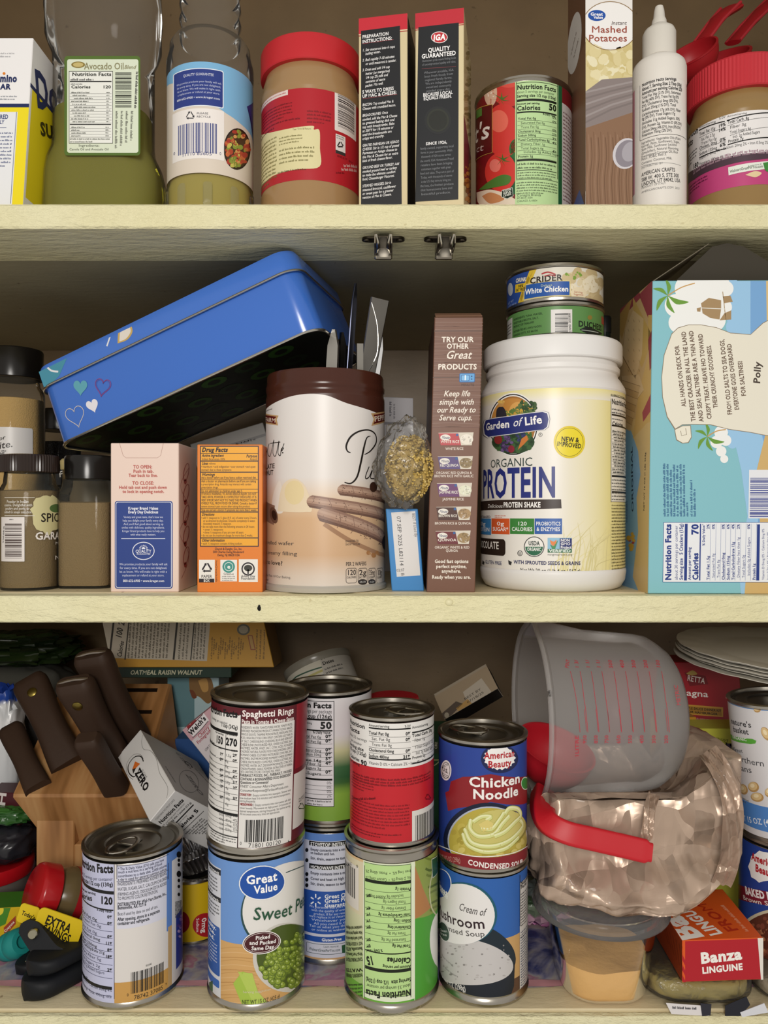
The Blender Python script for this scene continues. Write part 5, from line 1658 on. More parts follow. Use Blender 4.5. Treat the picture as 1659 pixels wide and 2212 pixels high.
# instant rice carton, slightly leaning
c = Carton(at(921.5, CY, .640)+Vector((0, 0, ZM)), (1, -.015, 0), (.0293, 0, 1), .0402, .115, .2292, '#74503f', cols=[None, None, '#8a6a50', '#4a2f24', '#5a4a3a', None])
a = c.front()
for k in range(46):
    y = 690+k*5.2+(k % 3)
    if y < 925: a.S([(940-(y-690)*.028, y), (975, y+((k*7) % 5)-2), (1046-(y-690)*.028, y+((k*5) % 4)-1)], .9+(k % 3)*.5, ('#6a463a', '#86675a', '#7c5a4b')[k % 3], 1, 4)
for y in (714, 814): a.R(930, y, 1048, y+2, '#5a4238', 2)
ow = '#efe7da'
a.T('TRY OUR', 954, 1023, 739, 11, ow, 3, 2); a.T('OTHER', 965, 1012, 753, 10.5, ow, 3, 2); a.T('Great', 962, 1017, 775, 17, ow, 3, 1, .3); a.T('PRODUCTS', 946, 1030, 798, 11.5, ow, 3, 2)
a.R(992, 806, 1026, 826, '#2f5f9c', 3, 3); a.R(993.5, 807.5, 1024.5, 824.5, '#5aa0d8', 4, 2); a.R(996, 810, 1014, 823, '#2f5f9c', 5, 2); a.R(997, 811, 1013, 822, '#7cb8e6', 6, 2); a.T('1', 1002, 1008, 821, 10, '#ffffff', 7, 3); a.E(1019, 813, 1.4, 1.4, '#1d3a63', 6); a.E(1019, 819, 1.4, 1.4, '#1d3a63', 6)
a.T('READY IN', 996, 1022, 804, 4, '#42302a', 3); a.T('MINUTE', 996, 1024, 834, 5, '#42302a', 3)
for s, x0, x1, y in (('Keep life', 958, 1015, 856), ('simple with', 948, 1023, 874), ('our Ready to', 943, 1027, 891), ('Serve cups.', 948, 1020, 908)): a.T(s, x0, x1, y, 12, ow, 3, 1, .25)
for y0, y1, bar, nm, nt_ in ((934, 962, '#b8434a', 'WHITE RICE', '#e9e2d4'), (985, 1013, '#5a4a7c', 'RED QUINOA', '#8f7a56'), (1043, 1073, '#6a3a6c', 'JASMINE RICE', '#dfe0c8'), (1094, 1123, '#4a2a22', 'BROWN RICE', '#a88a62'), (1146, 1175, '#6c2a30', 'QUINOA', '#9c8258')):
    dx = -(y0-934)*.03
    a.pg([(947+dx, y0+1), (1023+dx, y0), (1019+dx, y1), (952+dx, y1)], '#d5cdbd', 3); a.pg([(947+dx, y0+2), (990+dx, y0+2), (996+dx, y1), (952+dx, y1)], bar, 4)
    a.E(962+dx, y0+11, 11, 6.5, '#e9e4da', 5); a.T('Minute', 954+dx, 971+dx, y0+14, 6, '#2a3a6a', 6, 1, .2); a.T(nm, 952+dx, 992+dx, y0+23, 5.6, '#f0ece0', 6, 1)
    a.E(1008+dx, (y0+y1)/2+1, 14, 11, nt_, 5); a.spray(1008+dx, (y0+y1)/2+1, 12, 9, 30, [nt_, mix(nt_, '#ffffff', .35), mix(nt_, '#000000', .35)], 1, 2.4, 6, int(y0)); a.R(985+dx, y0+3, 990+dx, y0+8, '#2f5f9c', 6)
for s, x0, x1, y in (('WHITE RICE', 962, 1001, 972), ('ORGANIC RED QUINOA &', 942, 1019, 1024), ('BROWN RICE WITH GARLIC', 938, 1023, 1031), ('JASMINE RICE', 956, 1002, 1081), ('BROWN RICE & QUINOA', 939, 1017, 1133), ('ORGANIC WHITE & RED', 939, 1014, 1185), ('QUINOA', 963, 989, 1192)): a.T(s, x0, x1, y, 5.4, '#e9ded2', 4, 1)
for s, x0, x1, y in (('Good fast options', 939, 1012, 1216), ('perfect anytime,', 942, 1008, 1227), ('anywhere.', 954, 996, 1237), ('Ready when you are.', 933, 1017, 1250)): a.T(s, x0, x1, y, 7.2, ow, 4, 2)
P0 = c.O+c.V*c.sz
fm = MB(); fm.box(P0+c.V*.0002+c.W*.004, c.U, (c.W*.9-c.V*.25).normalized(), (c.V*.9+c.W*.25).normalized(), c.sx, .022, .0008, '#6f5a48', .0002)
fm.box(P0+c.U*.0006+c.V*.0002, c.U, (c.W*.9+c.V*.36).normalized(), (c.V*.9-c.W*.36).normalized(), c.sx-.0012, .016, .0008, '#83604c', .0002)
c.mb.join(fm)
c.done('rice_box', 'tall brown woodgrain rice carton with white lettering, left of the protein tub', 'rice box')

# protein tub
c0, R = upright(1037, 1353, .694)
c0.z = ZM
M = frame(c0)
t = thing('protein_tub', 'large white tub with a pale yellow protein shake label', 'tub', c0)
wt = lin('#e4e2df')
df = .694-R
zf = lambda y: (CY-y)/F*df-ZM
zlid0, zlid1 = zf(765), zf(717)
m = MB()
m.lathe(M, [(R*.86, 0), (R*.93, .002), (R*.985, .008), (R, .015), (R*.998, .017), (R*.988, .018), (R*.988, zf(836)), (R*.998, zf(833)), (R*.985, zf(822)), (R*.93, zf(806)), (R*.895, zf(798)), (R*.89, zf(792)), (R*.915, zf(788)), (R*.92, zf(778)), (R*.89, zf(772)), (R*.88, zlid0+.002)], 96, wt)
part('tub_body', m, 'satin_plastic', t)
m = MB(); n = 240
rl = R*.945
def lr(z, f, rb=1): return [c0+Vector(((rl*f+rb*.0005*(i % 2))*math.cos(2*math.pi*i/n), (rl*f+rb*.0005*(i % 2))*math.sin(2*math.pi*i/n), z)) for i in range(n)]
m.loft([lr(zlid0, .99, 0), lr(zlid0+.001, 1.005, 0), lr(zlid0+.0025, 1.), lr(zlid1-.003, 1.), lr(zlid1-.0012, .995, 0), lr(zlid1, .975, 0), lr(zlid1-.0002, .94, 0)], '#e6e5e3')
part('lid', m, 'satin_plastic', t, 30)
S = Cyl(M, R*.9895)
yu = S.P(1200, 1040)[0]; yw = S.P(1315, 1040)[0]
def pbg(u, v):
    f = min(1, max(0, (u-yu)/(yw-yu)))
    return mix('#e9e5dd', '#eadf9c', f)
a = Art(S, (-R*2.3, R*2.3, .0185, zf(837)), None, .003)
nb = 46
for k in range(nb):
    u0, u1 = -R*2.3+R*4.6*k/nb, -R*2.3+R*4.6*(k+1)/nb
    a.add([(u0, .0185), (u1, .0185), (u1, zf(837)), (u0, zf(837))], pbg, 0, tri=False)
a.R(1030, 836, 1360, 862, lambda u, v: mix('#e9e5dd', '#eae09c', min(1, max(0, (v-zf(864))/(zf(842)-zf(864))))), 1)
for k in range(40):
    rr = random.Random(k)
    x = rr.uniform(1190, 1330); h = rr.uniform(30, 120)
    a.S([(x, 1242), (x+rr.uniform(-6, 14), 1242-h*.6), (x+rr.uniform(-10, 60), 1242-h)], [2.4, 1.8, .4], mix('#e6dca6', '#cfc48a', rr.random()), 1.2+k*.01, 5)
# emblem
a.E(1109, 917, 54.5, 68.5, '#f2f1ee', 2, n=44); a.E(1109, 917, 52.5, 66, '#2a2628', 3, n=44); a.E(1109, 917, 50, 63.5, '#f2f1ee', 4, n=44); a.E(1109, 917, 48, 61, '#a5713a', 5, n=44)
a.E(1109, 906, 46, 46, '#c48a44', 5.2); a.E(1120, 890, 20, 22, '#d9a45a', 5.3)
a.pg([(1063, 905), (1155, 880), (1158, 930), (1062, 935)], '#b8913a', 5.5); a.spray(1138, 880, 20, 17, 40, ['#3f5a34', '#2f4a2c', '#5c7444'], 3, 6, 5.6, 2); a.spray(1115, 893, 26, 8, 30, ['#c8a040', '#5c7a3c', '#dcb85a'], 2, 5, 5.7, 5)
a.E(1083, 872, 6, 7, '#c89858', 6); a.E(1083, 868, 8, 3.5, '#e0b860', 6.1); a.blob([(1072, 905), (1074, 884), (1084, 878), (1092, 886), (1094, 905)], '#2e2c34', 6)
a.E(1109, 955, 46, 25, '#2f4a2e', 5.9); a.spray(1109, 957, 42, 20, 40, ['#3f6238', '#263c26'], 3, 6, 6, 8)
a.spray(1095, 960, 13, 17, 26, ['#5a4672', '#46365c', '#6e5a88'], 3, 4.4, 6.5, 3); a.spray(1127, 944, 11, 13, 16, ['#3a4070', '#2c3258'], 3, 4.4, 6.5, 4); a.E(1077, 950, 8.5, 9.5, '#8c2e2e', 6.6); a.E(1105, 970, 7, 8, '#8c2a3a', 6.8)
a.pg([(1119, 972), (1127, 948), (1138, 940), (1143, 948), (1132, 960)], '#c87838', 6.9); a.spray(1143, 940, 6, 8, 8, ['#3f6a34'], 2, 4, 6.8)
bn = [(1050, 908), (1100, 900), (1172, 890), (1182, 893), (1185, 906), (1182, 922), (1174, 928), (1100, 938), (1056, 944), (1048, 938), (1046, 922)]
def grow(k): return [(1115+(x-1115)*k, 917+(y-917)*(k+.03*(k > 1))) for x, y in bn]
a.pg(grow(1.05), '#2a2c50', 7.2); a.pg(grow(1.035), '#f2f1ee', 7.4); a.pg(bn, '#293276', 7.6)
a.TP('Garden', (1051, 930), (1102, 923), 15, '#f6f5f2', 8, 2); a.TP('of', (1108, 922), (1125, 920), 18, '#f6f5f2', 8, 0, .3); a.TP('Life', (1134, 919), (1172, 914), 17, '#f6f5f2', 8, 2)
a.ring(1167.5, 939, 4.4, 4.4, .8, '#444', 3, n=16); a.T('R', 1165.5, 1169.5, 941, 4.4, '#444', 3)
a.T('ORGANIC', 1060, 1151, 1008, 18, '#2f3f3c', 3, 0)
a.T('PROTEIN', 1044, 1203, 1073, 61, '#26307a', 3, 2)
a.pg([(1030, 1084), (1080, 1080), (1212, 1078.5), (1213, 1098), (1150, 1100), (1030, 1103)], '#332722', 3); a.T('Delicious', 1054, 1086, 1097, 8, '#efece6', 4, 0, .25); a.T('PROTEIN SHAKE', 1088, 1168, 1096, 11, '#f6f4f0', 4, 2)
a.T('PLANT-BASED', 1036, 1060, 1119, 5, '#2a2a4a', 3, 1); a.G(1069, 1112, 1093, 1119, 2, '#d0603c', 3)
for x0, x1, c_, s1, s2 in ((1022, 1061, '#3c80b8', '20g', 'PROTEIN'), (1062, 1101, '#d0592c', '0g', 'SUGAR*'), (1102, 1154, '#3a8038', '120', 'CALORIES'), (1155, 1214, '#335fa8', 'PROBIOTICS', '& ENZYMES')):
    a.R(x0, 1120, x1, 1154, c_, 3); w = (x1-x0)*(.4 if len(s1) < 4 else .9)
    a.T(s1, (x0+x1)/2-w/2, (x0+x1)/2+w/2, 1135, 8, '#f2f2f0', 4, 1); a.T(s2, (x0+x1)/2-(x1-x0)*.43, (x0+x1)/2+(x1-x0)*.43, 1147, 8, '#f2f2f0', 4, 1)
a.R(1016, 1163, 1092, 1198, '#2c211c', 3, 8); a.T('CHOCOLATE', 1022, 1078, 1184, 15, '#f2efe8', 4, 1)
a.ring(1123.5, 1195, 5.6, 6, 1.2, '#222', 3, n=20); a.T('U', 1120.5, 1126.5, 1198, 6, '#222', 3, 2)
a.E(1154, 1181, 22, 22, '#23282a', 3, n=36); a.E(1154, 1181, 20.3, 20.3, '#eeece6', 4, n=36); a.E(1154, 1181, 19, 19, '#2f6a4c', 5, n=24, a0=0, a1=180); a.T('USDA', 1142, 1166, 1178, 9, '#2a3a34', 6, 2); a.T('ORGANIC', 1139, 1169, 1190, 7, '#f2f2ee', 7, 2)
a.R(1183, 1162, 1235, 1194, '#8cbcd8', 3); a.R(1209, 1163, 1235, 1186, '#2a3570', 4); a.R(1183, 1186, 1235, 1194, '#2f6a48', 4)
for k, s in enumerate(('NON', 'GMO', 'Project')): a.T(s, 1211, (1231, 1232, 1234)[k], 1170+k*7.6, 6, '#f4f4f2', 5, 2)
a.T('VERIFIED', 1186, 1233, 1192.5, 5.4, '#eaf2ea', 5, 2); a.blob([(1188, 1166), (1196, 1170), (1202, 1166), (1200, 1176), (1195, 1179), (1190, 1175)], '#e0803c', 5); a.pg([(1193, 1186), (1188, 1176), (1195, 1180), (1206, 1166), (1199, 1186)], '#3c8a50', 5)
a.T('nongmoproject.org', 1183, 1236, 1200, 4.6, '#333', 3)
a.T('GLUTEN FREE', 1049, 1084, 1219, 7.4, '#23285a', 3, 1); a.T('WITH SPROUTED SEEDS & GRAINS', 1110, 1254, 1220, 7.6, '#23285a', 3, 2); a.pg([(1098, 1210), (1106, 1214), (1104, 1221), (1099, 1219)], '#333', 3); a.pg([(1043, 1210), (1047, 1214), (1046, 1220), (1042, 1218)], '#333', 3)
a.T('SERVINGS', 1034, 1058, 1233, 6, '#444', 3); a.T('Net Wt 20 oz (1 lb 4 oz / 567 g)', 1124, 1254, 1237, 8, '#26262a', 3, 1)
a.E(1230, 955, 34, 35, '#e0c838', 3, n=36); a.E(1230, 955, 31.5, 32.5, '#e8d532', 4, n=36); a.ring(1230, 955, 30, 31, .8, '#5a5220', 5)
a.TP('NEW &', (1212, 953), (1250, 956), 10, '#33301c', 6, 2); a.TP('IMPROVED', (1203, 963), (1255, 969), 9.5, '#33301c', 6, 2)
a.T('DIRECTIONS: Mix', 1319, 1352, 858, 4, '#333', 4, 1)
a.R(1319, 861, 1372, 1085, '#eeeade', 3); a.frame(1319, 861, 1372, 1085, '#222', 1, 4)
a.T('Nutrition Facts', 1321, 1364, 877, 11, '#1a1a1a', 5, 2); a.G(1321, 884, 1366, 898, 2, '#333', 5); a.R(1321, 899, 1370, 902.5, '#1a1a1a', 5); a.G(1321, 904, 1352, 909, 1, '#333', 5); a.T('Calories', 1322, 1345, 920, 8, '#1a1a1a', 5, 2); a.R(1321, 922, 1370, 925, '#1a1a1a', 5)
for k in range(14):
    a.G(1322+(k % 4)*1.5, 932+k*6.7, 1366, 937.5+k*6.7, 1, '#3a3830', 5, seed=k, full=False, fill=.7); a.R(1321, 938+k*6.7, 1370, 938.6+k*6.7, '#666', 5)
a.R(1321, 1028, 1370, 1032, '#1a1a1a', 5); a.G(1321, 1034, 1366, 1082, 7, '#3a3830', 5, seed=8); a.R(1321, 1062, 1370, 1065, '#1a1a1a', 6)
a.G(1321, 1088, 1368, 1236, 22, '#5c5638', 4, seed=4)
seal(t, a)

# two flat cans on the tub
zc = ZM+zlid1
t, a = can('tuna_can', 'flat green tuna can with a bar code, directly on the white tub', 'can', 1095, 1305, .692, zc, zc+.0312, '#2f5a34', lb=.14, lt=.14)
a.R(1080, 655, 1320, 730, lambda u, v: mix('#3a6a3c', '#5c8a4c', .5+.5*math.sin(v*300)), 1)
a.R(1090, 692, 1107, 735, '#c9c7c2', 2); a.G(1092, 700, 1105, 725, 4, '#333', 3)
for k, s in enumerate(('INGREDIENTS: TUNA, WATER,', 'VEGETABLE BROTH, SALT.', 'PRODUCT OF THAILAND', 'DISTRIBUTED BY: AWG FOODS', 'KANSAS CITY, KS 66106')): a.T(s, 1110, 1172-(0, 8, 18, 2, 10)[k], 684+k*9, 4.2, '#16281a', 3, 1)
a.R(1190, 668, 1236, 730, '#dcd9d6', 2); a.B(1199, 676, 1227, 722, '#1c1c20', 3, True, 9, 22); a.TP('2440 00088', (1234, 718), (1232, 676), 5, '#222', 3)
a.T('DUCHESS', 1249, 1299, 708, 12, '#141a16', 3, 2); a.blob([(1252, 712), (1268, 706), (1290, 714), (1300, 722), (1280, 724), (1262, 718)], '#1c2420', 3); a.L([(1256, 713), (1292, 719)], 1.4, '#b8c0b8', 4); a.E(1274, 686, 5, 5, '#8c7a3a', 3); a.R(1299, 690, 1310, 706, '#a84a3c', 3)
seal(t, a)
z2 = zc+.0314
t, a = can('chicken_can', 'flat white and blue can of chicken on top of the green can', 'can', 1094, 1304, .692, z2, z2+.0325, '#d6d2c6', lb=.1, lt=.13)
a.R(1070, 570, 1150, 680, '#2a4a94', 1); a.pg([(1148, 575), (1162, 575), (1122, 680), (1112, 680)], '#d9b83a', 2); a.pg([(1153, 575), (1320, 575), (1320, 690), (1117, 690)], '#dcd8cc', 1.5); a.pg([(1150, 575), (1156, 575), (1118, 680), (1113, 680)], '#d9b83a', 2)
a.spray(1262, 625, 44, 38, 46, ['#d9cba8', '#cbb98f', '#e6dcc2', '#c2ae84'], 9, 15, 2, 4)
a.spray(1240, 595, 22, 8, 12, ['#8cb04a', '#7a9c3e'], 2, 4, 3); a.E(1250, 634, 17, 14, '#e2d4b4', 3); a.T('Serving', 1240, 1258, 633, 4, '#b0543c', 4); a.T('Suggestion', 1239, 1260, 638, 4, '#b0543c', 4)
a.T('CRIDER', 1145, 1215, 608, 12.5, '#2a2320', 5, 2); a.S([(1170, 592), (1184, 588), (1200, 593)], 3, '#b02a30', 5); a.S([(1176, 597), (1188, 594), (1200, 597)], 2, '#b02a30', 5)
a.pg([(1132, 615), (1232, 606), (1232, 640), (1131, 650)], '#d8c88c', 4); a.pg([(1134, 617), (1230, 608), (1230, 638), (1133, 647)], '#2456a4', 5)
a.TP('Deluxe', (1168, 620), (1193, 618), 5, '#c8d4b0', 6); a.TP('White Chicken', (1135, 637), (1228, 630), 11, '#f4f4f0', 6, 2); a.TP('In Water', (1168, 646), (1192, 643), 4, '#c8d4b0', 6)
a.TP('CHUNK', (1115, 611), (1137, 607), 8, '#e9e4d4', 6, 3); a.pg([(1114, 615), (1137, 611), (1136, 629), (1113, 633)], '#dcb82a', 5); a.TP('98%', (1120, 622), (1131, 620), 6, '#2a2a20', 6, 2); a.TP('FAT FREE', (1115, 631), (1135, 627), 6, '#2a2a20', 6, 2)
a.E(1103, 625, 5.5, 14, '#b8bcc6', 4); a.T('NET WT', 1098, 1110, 655, 5, '#9cb0d8', 4); a.T('5 OZ (141g)', 1098, 1116, 662, 6, '#9cb0d8', 4)
seal(t, a)

# dark bottle behind
c1, r1 = upright(1276, 1337, .84)
c1.z = ZM
t = thing('glass_bottle', 'dark glass bottle standing behind the white tub and the cracker box', 'bottle', c1)
m = MB(); m.lathe(frame(c1), [(r1*.93, 0), (r1, .003), (r1, .205), (r1*.92, .222), (r1*.6, .240), (r1*.42, .248), (r1*.42, .262)], 40, lin('#16211f')); part('bottle_body', m, 'gloss_plastic', t)
m = MB(); m.lathe(frame(c1+Vector((0, 0, .262))), [(r1*.47, 0), (r1*.47, .016), (r1*.42, .018)], 30, lin('#1c1c1c')); part('cap', m, 'satin_plastic', t)

# cracker carton
O = at(1399.5, CY, .630)
O.z = ZM
CH = (CY-606)/F*.630-ZM
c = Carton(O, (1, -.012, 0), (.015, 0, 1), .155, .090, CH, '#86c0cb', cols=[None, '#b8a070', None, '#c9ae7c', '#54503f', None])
a = c.front()
X1 = lambda x: 1300+.33457*x
Y1 = lambda y: 580+.33457*y
def XY(*p): return [(X1(p[i]), Y1(p[i+1])) for i in range(0, len(p), 2)]
a.pg(XY(760, 80, 1600, 80, 1600, 2120, 900, 2120, 880, 1900, 940, 1600, 900, 1300, 830, 1000, 820, 400), '#9ac6e8', 1)
for k in range(12): a.E(X1(835+(k % 2)*8), Y1(100+k*92), 14, 17, '#9ac6e8', 1.1+k*.03)
a.pg(XY(960, 80, 1600, 80, 1600, 2120, 1060, 2120, 1000, 1700, 1060, 1200, 960, 700), '#78a8d8', 2)
a.pg(XY(1060, 80, 1600, 80, 1600, 700, 1070, 640), '#d8bc84', 2.2); a.pg(XY(1000, 1300, 1073, 1000, 1600, 900, 1600, 2120, 920, 2120, 930, 1990, 1040, 1960), '#d0b074', 2.2)
def cloud(pts, L=2.4):
    for i, (x, y, r) in enumerate(pts): a.E(X1(x), Y1(y), r*.3346, r*.3346, '#eef0ee', L+i*.03)
cloud([(560, 130, 90), (640, 110, 70), (740, 120, 90), (800, 130, 50), (480, 240, 75), (580, 240, 110), (700, 260, 110), (790, 250, 50), (500, 350, 70), (620, 360, 90), (720, 330, 80)])
a.R(X1(500), Y1(84), X1(800), Y1(200), '#eef0ee', 2.75)
cloud([(770, 1060, 44), (800, 1110, 36), (740, 1120, 40), (770, 1180, 34), (790, 1230, 26)])
a.pg(XY(450, 420, 490, 382, 560, 362, 640, 362, 740, 380, 830, 415, 960, 425, 1040, 350, 1100, 320, 1600, 320, 1600, 1100, 1060, 1080, 960, 1060, 820, 1040, 700, 1010, 580, 1008, 520, 1010, 470, 1040, 420, 960, 390, 830, 384, 700, 400, 560), '#8c7c66', 3)
a.pg(XY(452, 425, 492, 386, 560, 366, 640, 366, 740, 384, 830, 419, 960, 429, 1042, 354, 1100, 324, 1600, 324, 1600, 1096, 1060, 1076, 960, 1056, 820, 1036, 700, 1006, 580, 1004, 520, 1006, 474, 1034, 424, 956, 394, 830, 388, 700, 404, 560), '#e6e2d2', 3.2)
a.pg(XY(468, 1040, 520, 1014, 574, 1012, 580, 1090, 560, 1126, 520, 1130, 480, 1108), '#8c7c66', 3.3); a.pg(XY(472, 1042, 522, 1018, 570, 1016, 576, 1088, 556, 1122, 522, 1126, 484, 1104), '#e9e5d4', 3.4)
a.L(XY(508, 1048, 514, 1080, 548, 1072, 540, 1032), 1, '#6b5c48', 3.6)
tx = '#6a5648'
for s, q in (('ALL HANDS ON DECK FOR', (543, 890, 497, 497)), ('THE BEST CRACKER IN ALL THE LAND', (605, 985, 540, 405)), ('AND SEA! SALTINES ARE A THIN AND', (656, 988, 588, 400)), ('CRISPY TREAT. HEAVE HO TOWARD', (708, 970, 648, 420)), ('THEIR CRUNCHY GOODNESS.', (748, 898, 703, 492)), ('FROM OLD SALTS TO SEA DOGS,', (840, 942, 788, 455)), ('EVERYONE GOES OVERBOARD', (886, 912, 834, 485)), ('FOR SALTINES!', (930, 822, 904, 595))):
    a.TP(s, (X1(q[0]), Y1(q[1])), (X1(q[2]), Y1(q[3])), 9.2, tx, 4, 2)
a.TP('Polly', (X1(1020), Y1(745)), (X1(1026), Y1(605)), 14, '#4a4038', 4, 2, .1)
def palm(cx, cy, s, tip):
    a.S([(X1(cx), Y1(cy)), (X1((cx+tip[0])/2), Y1((cy+tip[1])/2-12)), (X1(tip[0]), Y1(tip[1]))], 2.4, '#c89c5c', 2.8, 5)
    for an, l in ((-2.7, 95), (-1.7, 100), (2.2, 110), (1.2, 110), (.3, 130)):
        ex, ey = cx+s*l*math.cos(an), cy+s*l*math.sin(an)
        mx_, my_ = (cx+ex)/2, (cy+ey)/2
        nx, ny_ = -(ey-cy)*.26, (ex-cx)*.26
        a.pg(catmull(XY(cx, cy)+XY(mx_+nx, my_+ny_)+XY(ex, ey)+XY(mx_+nx*.1, my_+ny_*.1)+XY(cx, cy), 5)[:-1], '#6b9a3c', 2.9)
palm(425, 175, 1.1, (600, 95)); palm(680, 1085, .9, (800, 1040))
a.pg(XY(640, 225, 690, 190, 770, 205, 770, 260, 760, 330, 700, 320, 650, 290), '#a58a64', 2.8); a.pg(XY(780, 180, 830, 175, 845, 215, 790, 225), '#a58a64', 2.8); a.pg(XY(790, 290, 835, 270, 835, 330, 760, 335), '#a58a64', 2.8); a.pg(XY(612, 258, 640, 250, 636, 280, 615, 278), '#a58a64', 2.8); a.L(XY(780, 150, 800, 330), 1.6, '#a58a64', 2.8); a.L(XY(640, 255, 800, 262), 1.4, '#e9ece8', 2.9)
for k in range(10):
    x = 412+k*21+(6 if k > 7 else 0)
    a.GP((X1(x), Y1(1600)), (X1(x-3), Y1((1258, 1258, 1290, 1262, 1265, 1258, 1262, 1500, 1360, 1420)[k])), 5, '#3a6a94', 3, k)
a.R(X1(395), Y1(1638), X1(1600), Y1(2026), '#2a4a8c', 2.5); a.R(X1(398), Y1(1641), X1(1600), Y1(2023), '#e9ecf0', 3)
nb_ = '#263c86'
def vt_(s, x, y0, y1, h, b=0, col=nb_): a.TP(s, (X1(x), Y1(y0)), (X1(x), Y1(y1)), h, col, 4, b)
vt_('Nutrition Facts', 446, 2012, 1648, 12, 3); vt_('about 30 servings per container', 489, 2010, 1660, 6.5); vt_('Serving size   5 Crackers (15g)', 522, 2010, 1646, 7, 2)
a.R(X1(533), Y1(1648), X1(551), Y1(2014), nb_, 4); vt_('Amount per serving', 574, 2010, 1800, 6, 2); vt_('Calories', 621, 2010, 1835, 11.5, 3); vt_('70', 622, 1718, 1648, 14, 3); a.R(X1(630), Y1(1648), X1(638), Y1(2014), nb_, 4)
vt_('% Daily Value*', 664, 1790, 1648, 5, 2)
for x, s, y1, v, b in ((694, 'Total Fat 1.5g', 1855, '2%', 2), (728, '  Saturated Fat 0g', 1840, '0%', 0), (760, '  Trans Fat 0g', 1880, '', 0), (792, 'Cholesterol 0mg', 1835, '0%', 2), (823, 'Sodium 135mg', 1855, '6%', 2), (855, 'Total Carbohydrate 12g', 1765, '4%', 2), (889, '  Dietary Fiber less than 1g', 1735, '2%', 0), (922, '  Total Sugars 0g', 1850, '', 0), (956, '    Includes 0g Added Sugars', 1735, '0%', 0), (990, 'Protein 1g', 1905, '', 2)):
    vt_(s, x, 2010, y1, 5.6, b)
    if v: vt_(v, x, 1682, 1650, 5.6, 2)
    a.R(X1(x+5), Y1(1648), X1(x+7), Y1(2014), '#8090b8', 4)
a.R(X1(999), Y1(1652), X1(1018), Y1(2014), nb_, 4); vt_('Vitamin D 0mcg 0% • Calcium 0mg 0%', 1048, 2010, 1680, 5); vt_('Iron 0.7mg 4% • Potassium 0mg 0%', 1080, 2010, 1700, 5)
a.R(X1(948), Y1(1300), X1(1600), Y1(1613), '#e6e9ee', 3); a.B(X1(956), Y1(1345), X1(1200), Y1(1605), '#3a4690', 4, True, 12, 30)
b = c.left()
b.R(1300, 560, 1440, 930, '#c2a474', 1); b.pg(XY(80, 300, 240, 130, 250, 190, 150, 300, 90, 420), '#93404a', 1.4); b.pg(XY(240, 170, 330, 70, 330, 290, 300, 320), '#93404a', 1.4); b.R(1300, 905, 1440, 1300, '#cdb27c', 1.2)
b.pg(XY(100, 1060, 180, 1020, 235, 1180, 250, 1330, 225, 1480, 235, 1700, 200, 1990, 260, 2140, 60, 2140), '#7fa8c8', 1.5)
b.pg(XY(200, 180, 320, 420, 320, 480, 260, 640, 215, 560), '#c0a05c', 1.6); b.pg(XY(300, 300, 330, 300, 330, 980, 290, 1000, 200, 1100, 240, 800, 300, 560), '#c9a868', 1.6); b.pg(XY(90, 330, 200, 180, 130, 460), '#b08c4c', 1.6)
b.pg(XY(300, 460, 330, 380, 330, 620, 310, 660), '#8c3842', 1.8); b.pg(XY(262, 930, 330, 780, 330, 900, 268, 990), '#a04450', 1.8)
for p in (XY(150, 400, 200, 275, 268, 330, 258, 560, 215, 720, 130, 560), XY(125, 700, 240, 690, 270, 790, 225, 850, 130, 780)): b.pg(p, '#8c7048', 2); b.pg([(x+.8, y-2) for x, y in p], '#cdb286', 2.2)
for k in range(7):
    y = 740+k*42
    b.pg(XY(130, y-20, 250-k*9, y+20, 238-k*9, y+60, 135, y+30), ('#c4a87a', '#b89a6a')[k % 2], 2.4+k*.05); b.L(XY(130, y-20, 250-k*9, y+20), .8, '#7a6040', 2.9)
for y in (330, 390, 450, 520, 590, 650):
    for x in (170, 205, 240): b.L(XY(x, y, x+6, y+16), 1., '#6d5436', 3)
b.TP('ORIGINAL', (X1(206), Y1(1572)), (X1(200), Y1(1148)), 12, '#2c3a54', 4, 1); b.TP('NET WT 16 OZ (1 LB) 453g', (X1(276), Y1(1565)), (X1(286), Y1(1188)), 6.5, '#4a4438', 4, 1); b.TP('CRACKERS', (X1(166), Y1(1640)), (X1(166), Y1(1500)), 5, '#2c3a54', 4, 1)
b.spray(X1(190), Y1(1760), 7, 20, 10, ['#a83c40', '#c8a03c'], 3, 7, 3)
# open flaps
P0 = c.O+c.V*c.sz
fm = MB()
def sheet(pts, col, th=.0007):
    n = (pts[1]-pts[0]).cross(pts[-1]-pts[0]).normalized()*th
    fm.loft([pts, [p+n for p in pts]], col)
sheet([P0+c.U*.0005, P0+c.W*.088+c.U*.0005, P0+c.W*.086+c.U*.046+c.V*.030, P0+c.W*.002+c.U*.046+c.V*.031], '#6b6454')
q0 = P0+c.W*.020+c.U*.012
sheet([q0+c.U*.008, q0+c.U*.115, q0+c.U*.10+c.V*.014-c.W*.004, q0+c.U*.066+c.V*.031-c.W*.010, q0+c.U*.052+c.V*.0335-c.W*.011, q0+c.U*.040+c.V*.031-c.W*.010], '#3f3a30')
c.mb.join(fm)
c.done('cracker_box', 'big turquoise cracker carton with an open top, right end of the middle shelf', 'cracker box')
# ================================================================ bottom shelf: things at the back first
def wall_text(a, x, y, x1, s, h=5, **k): a.T(s, x, x1, y, h, **k)
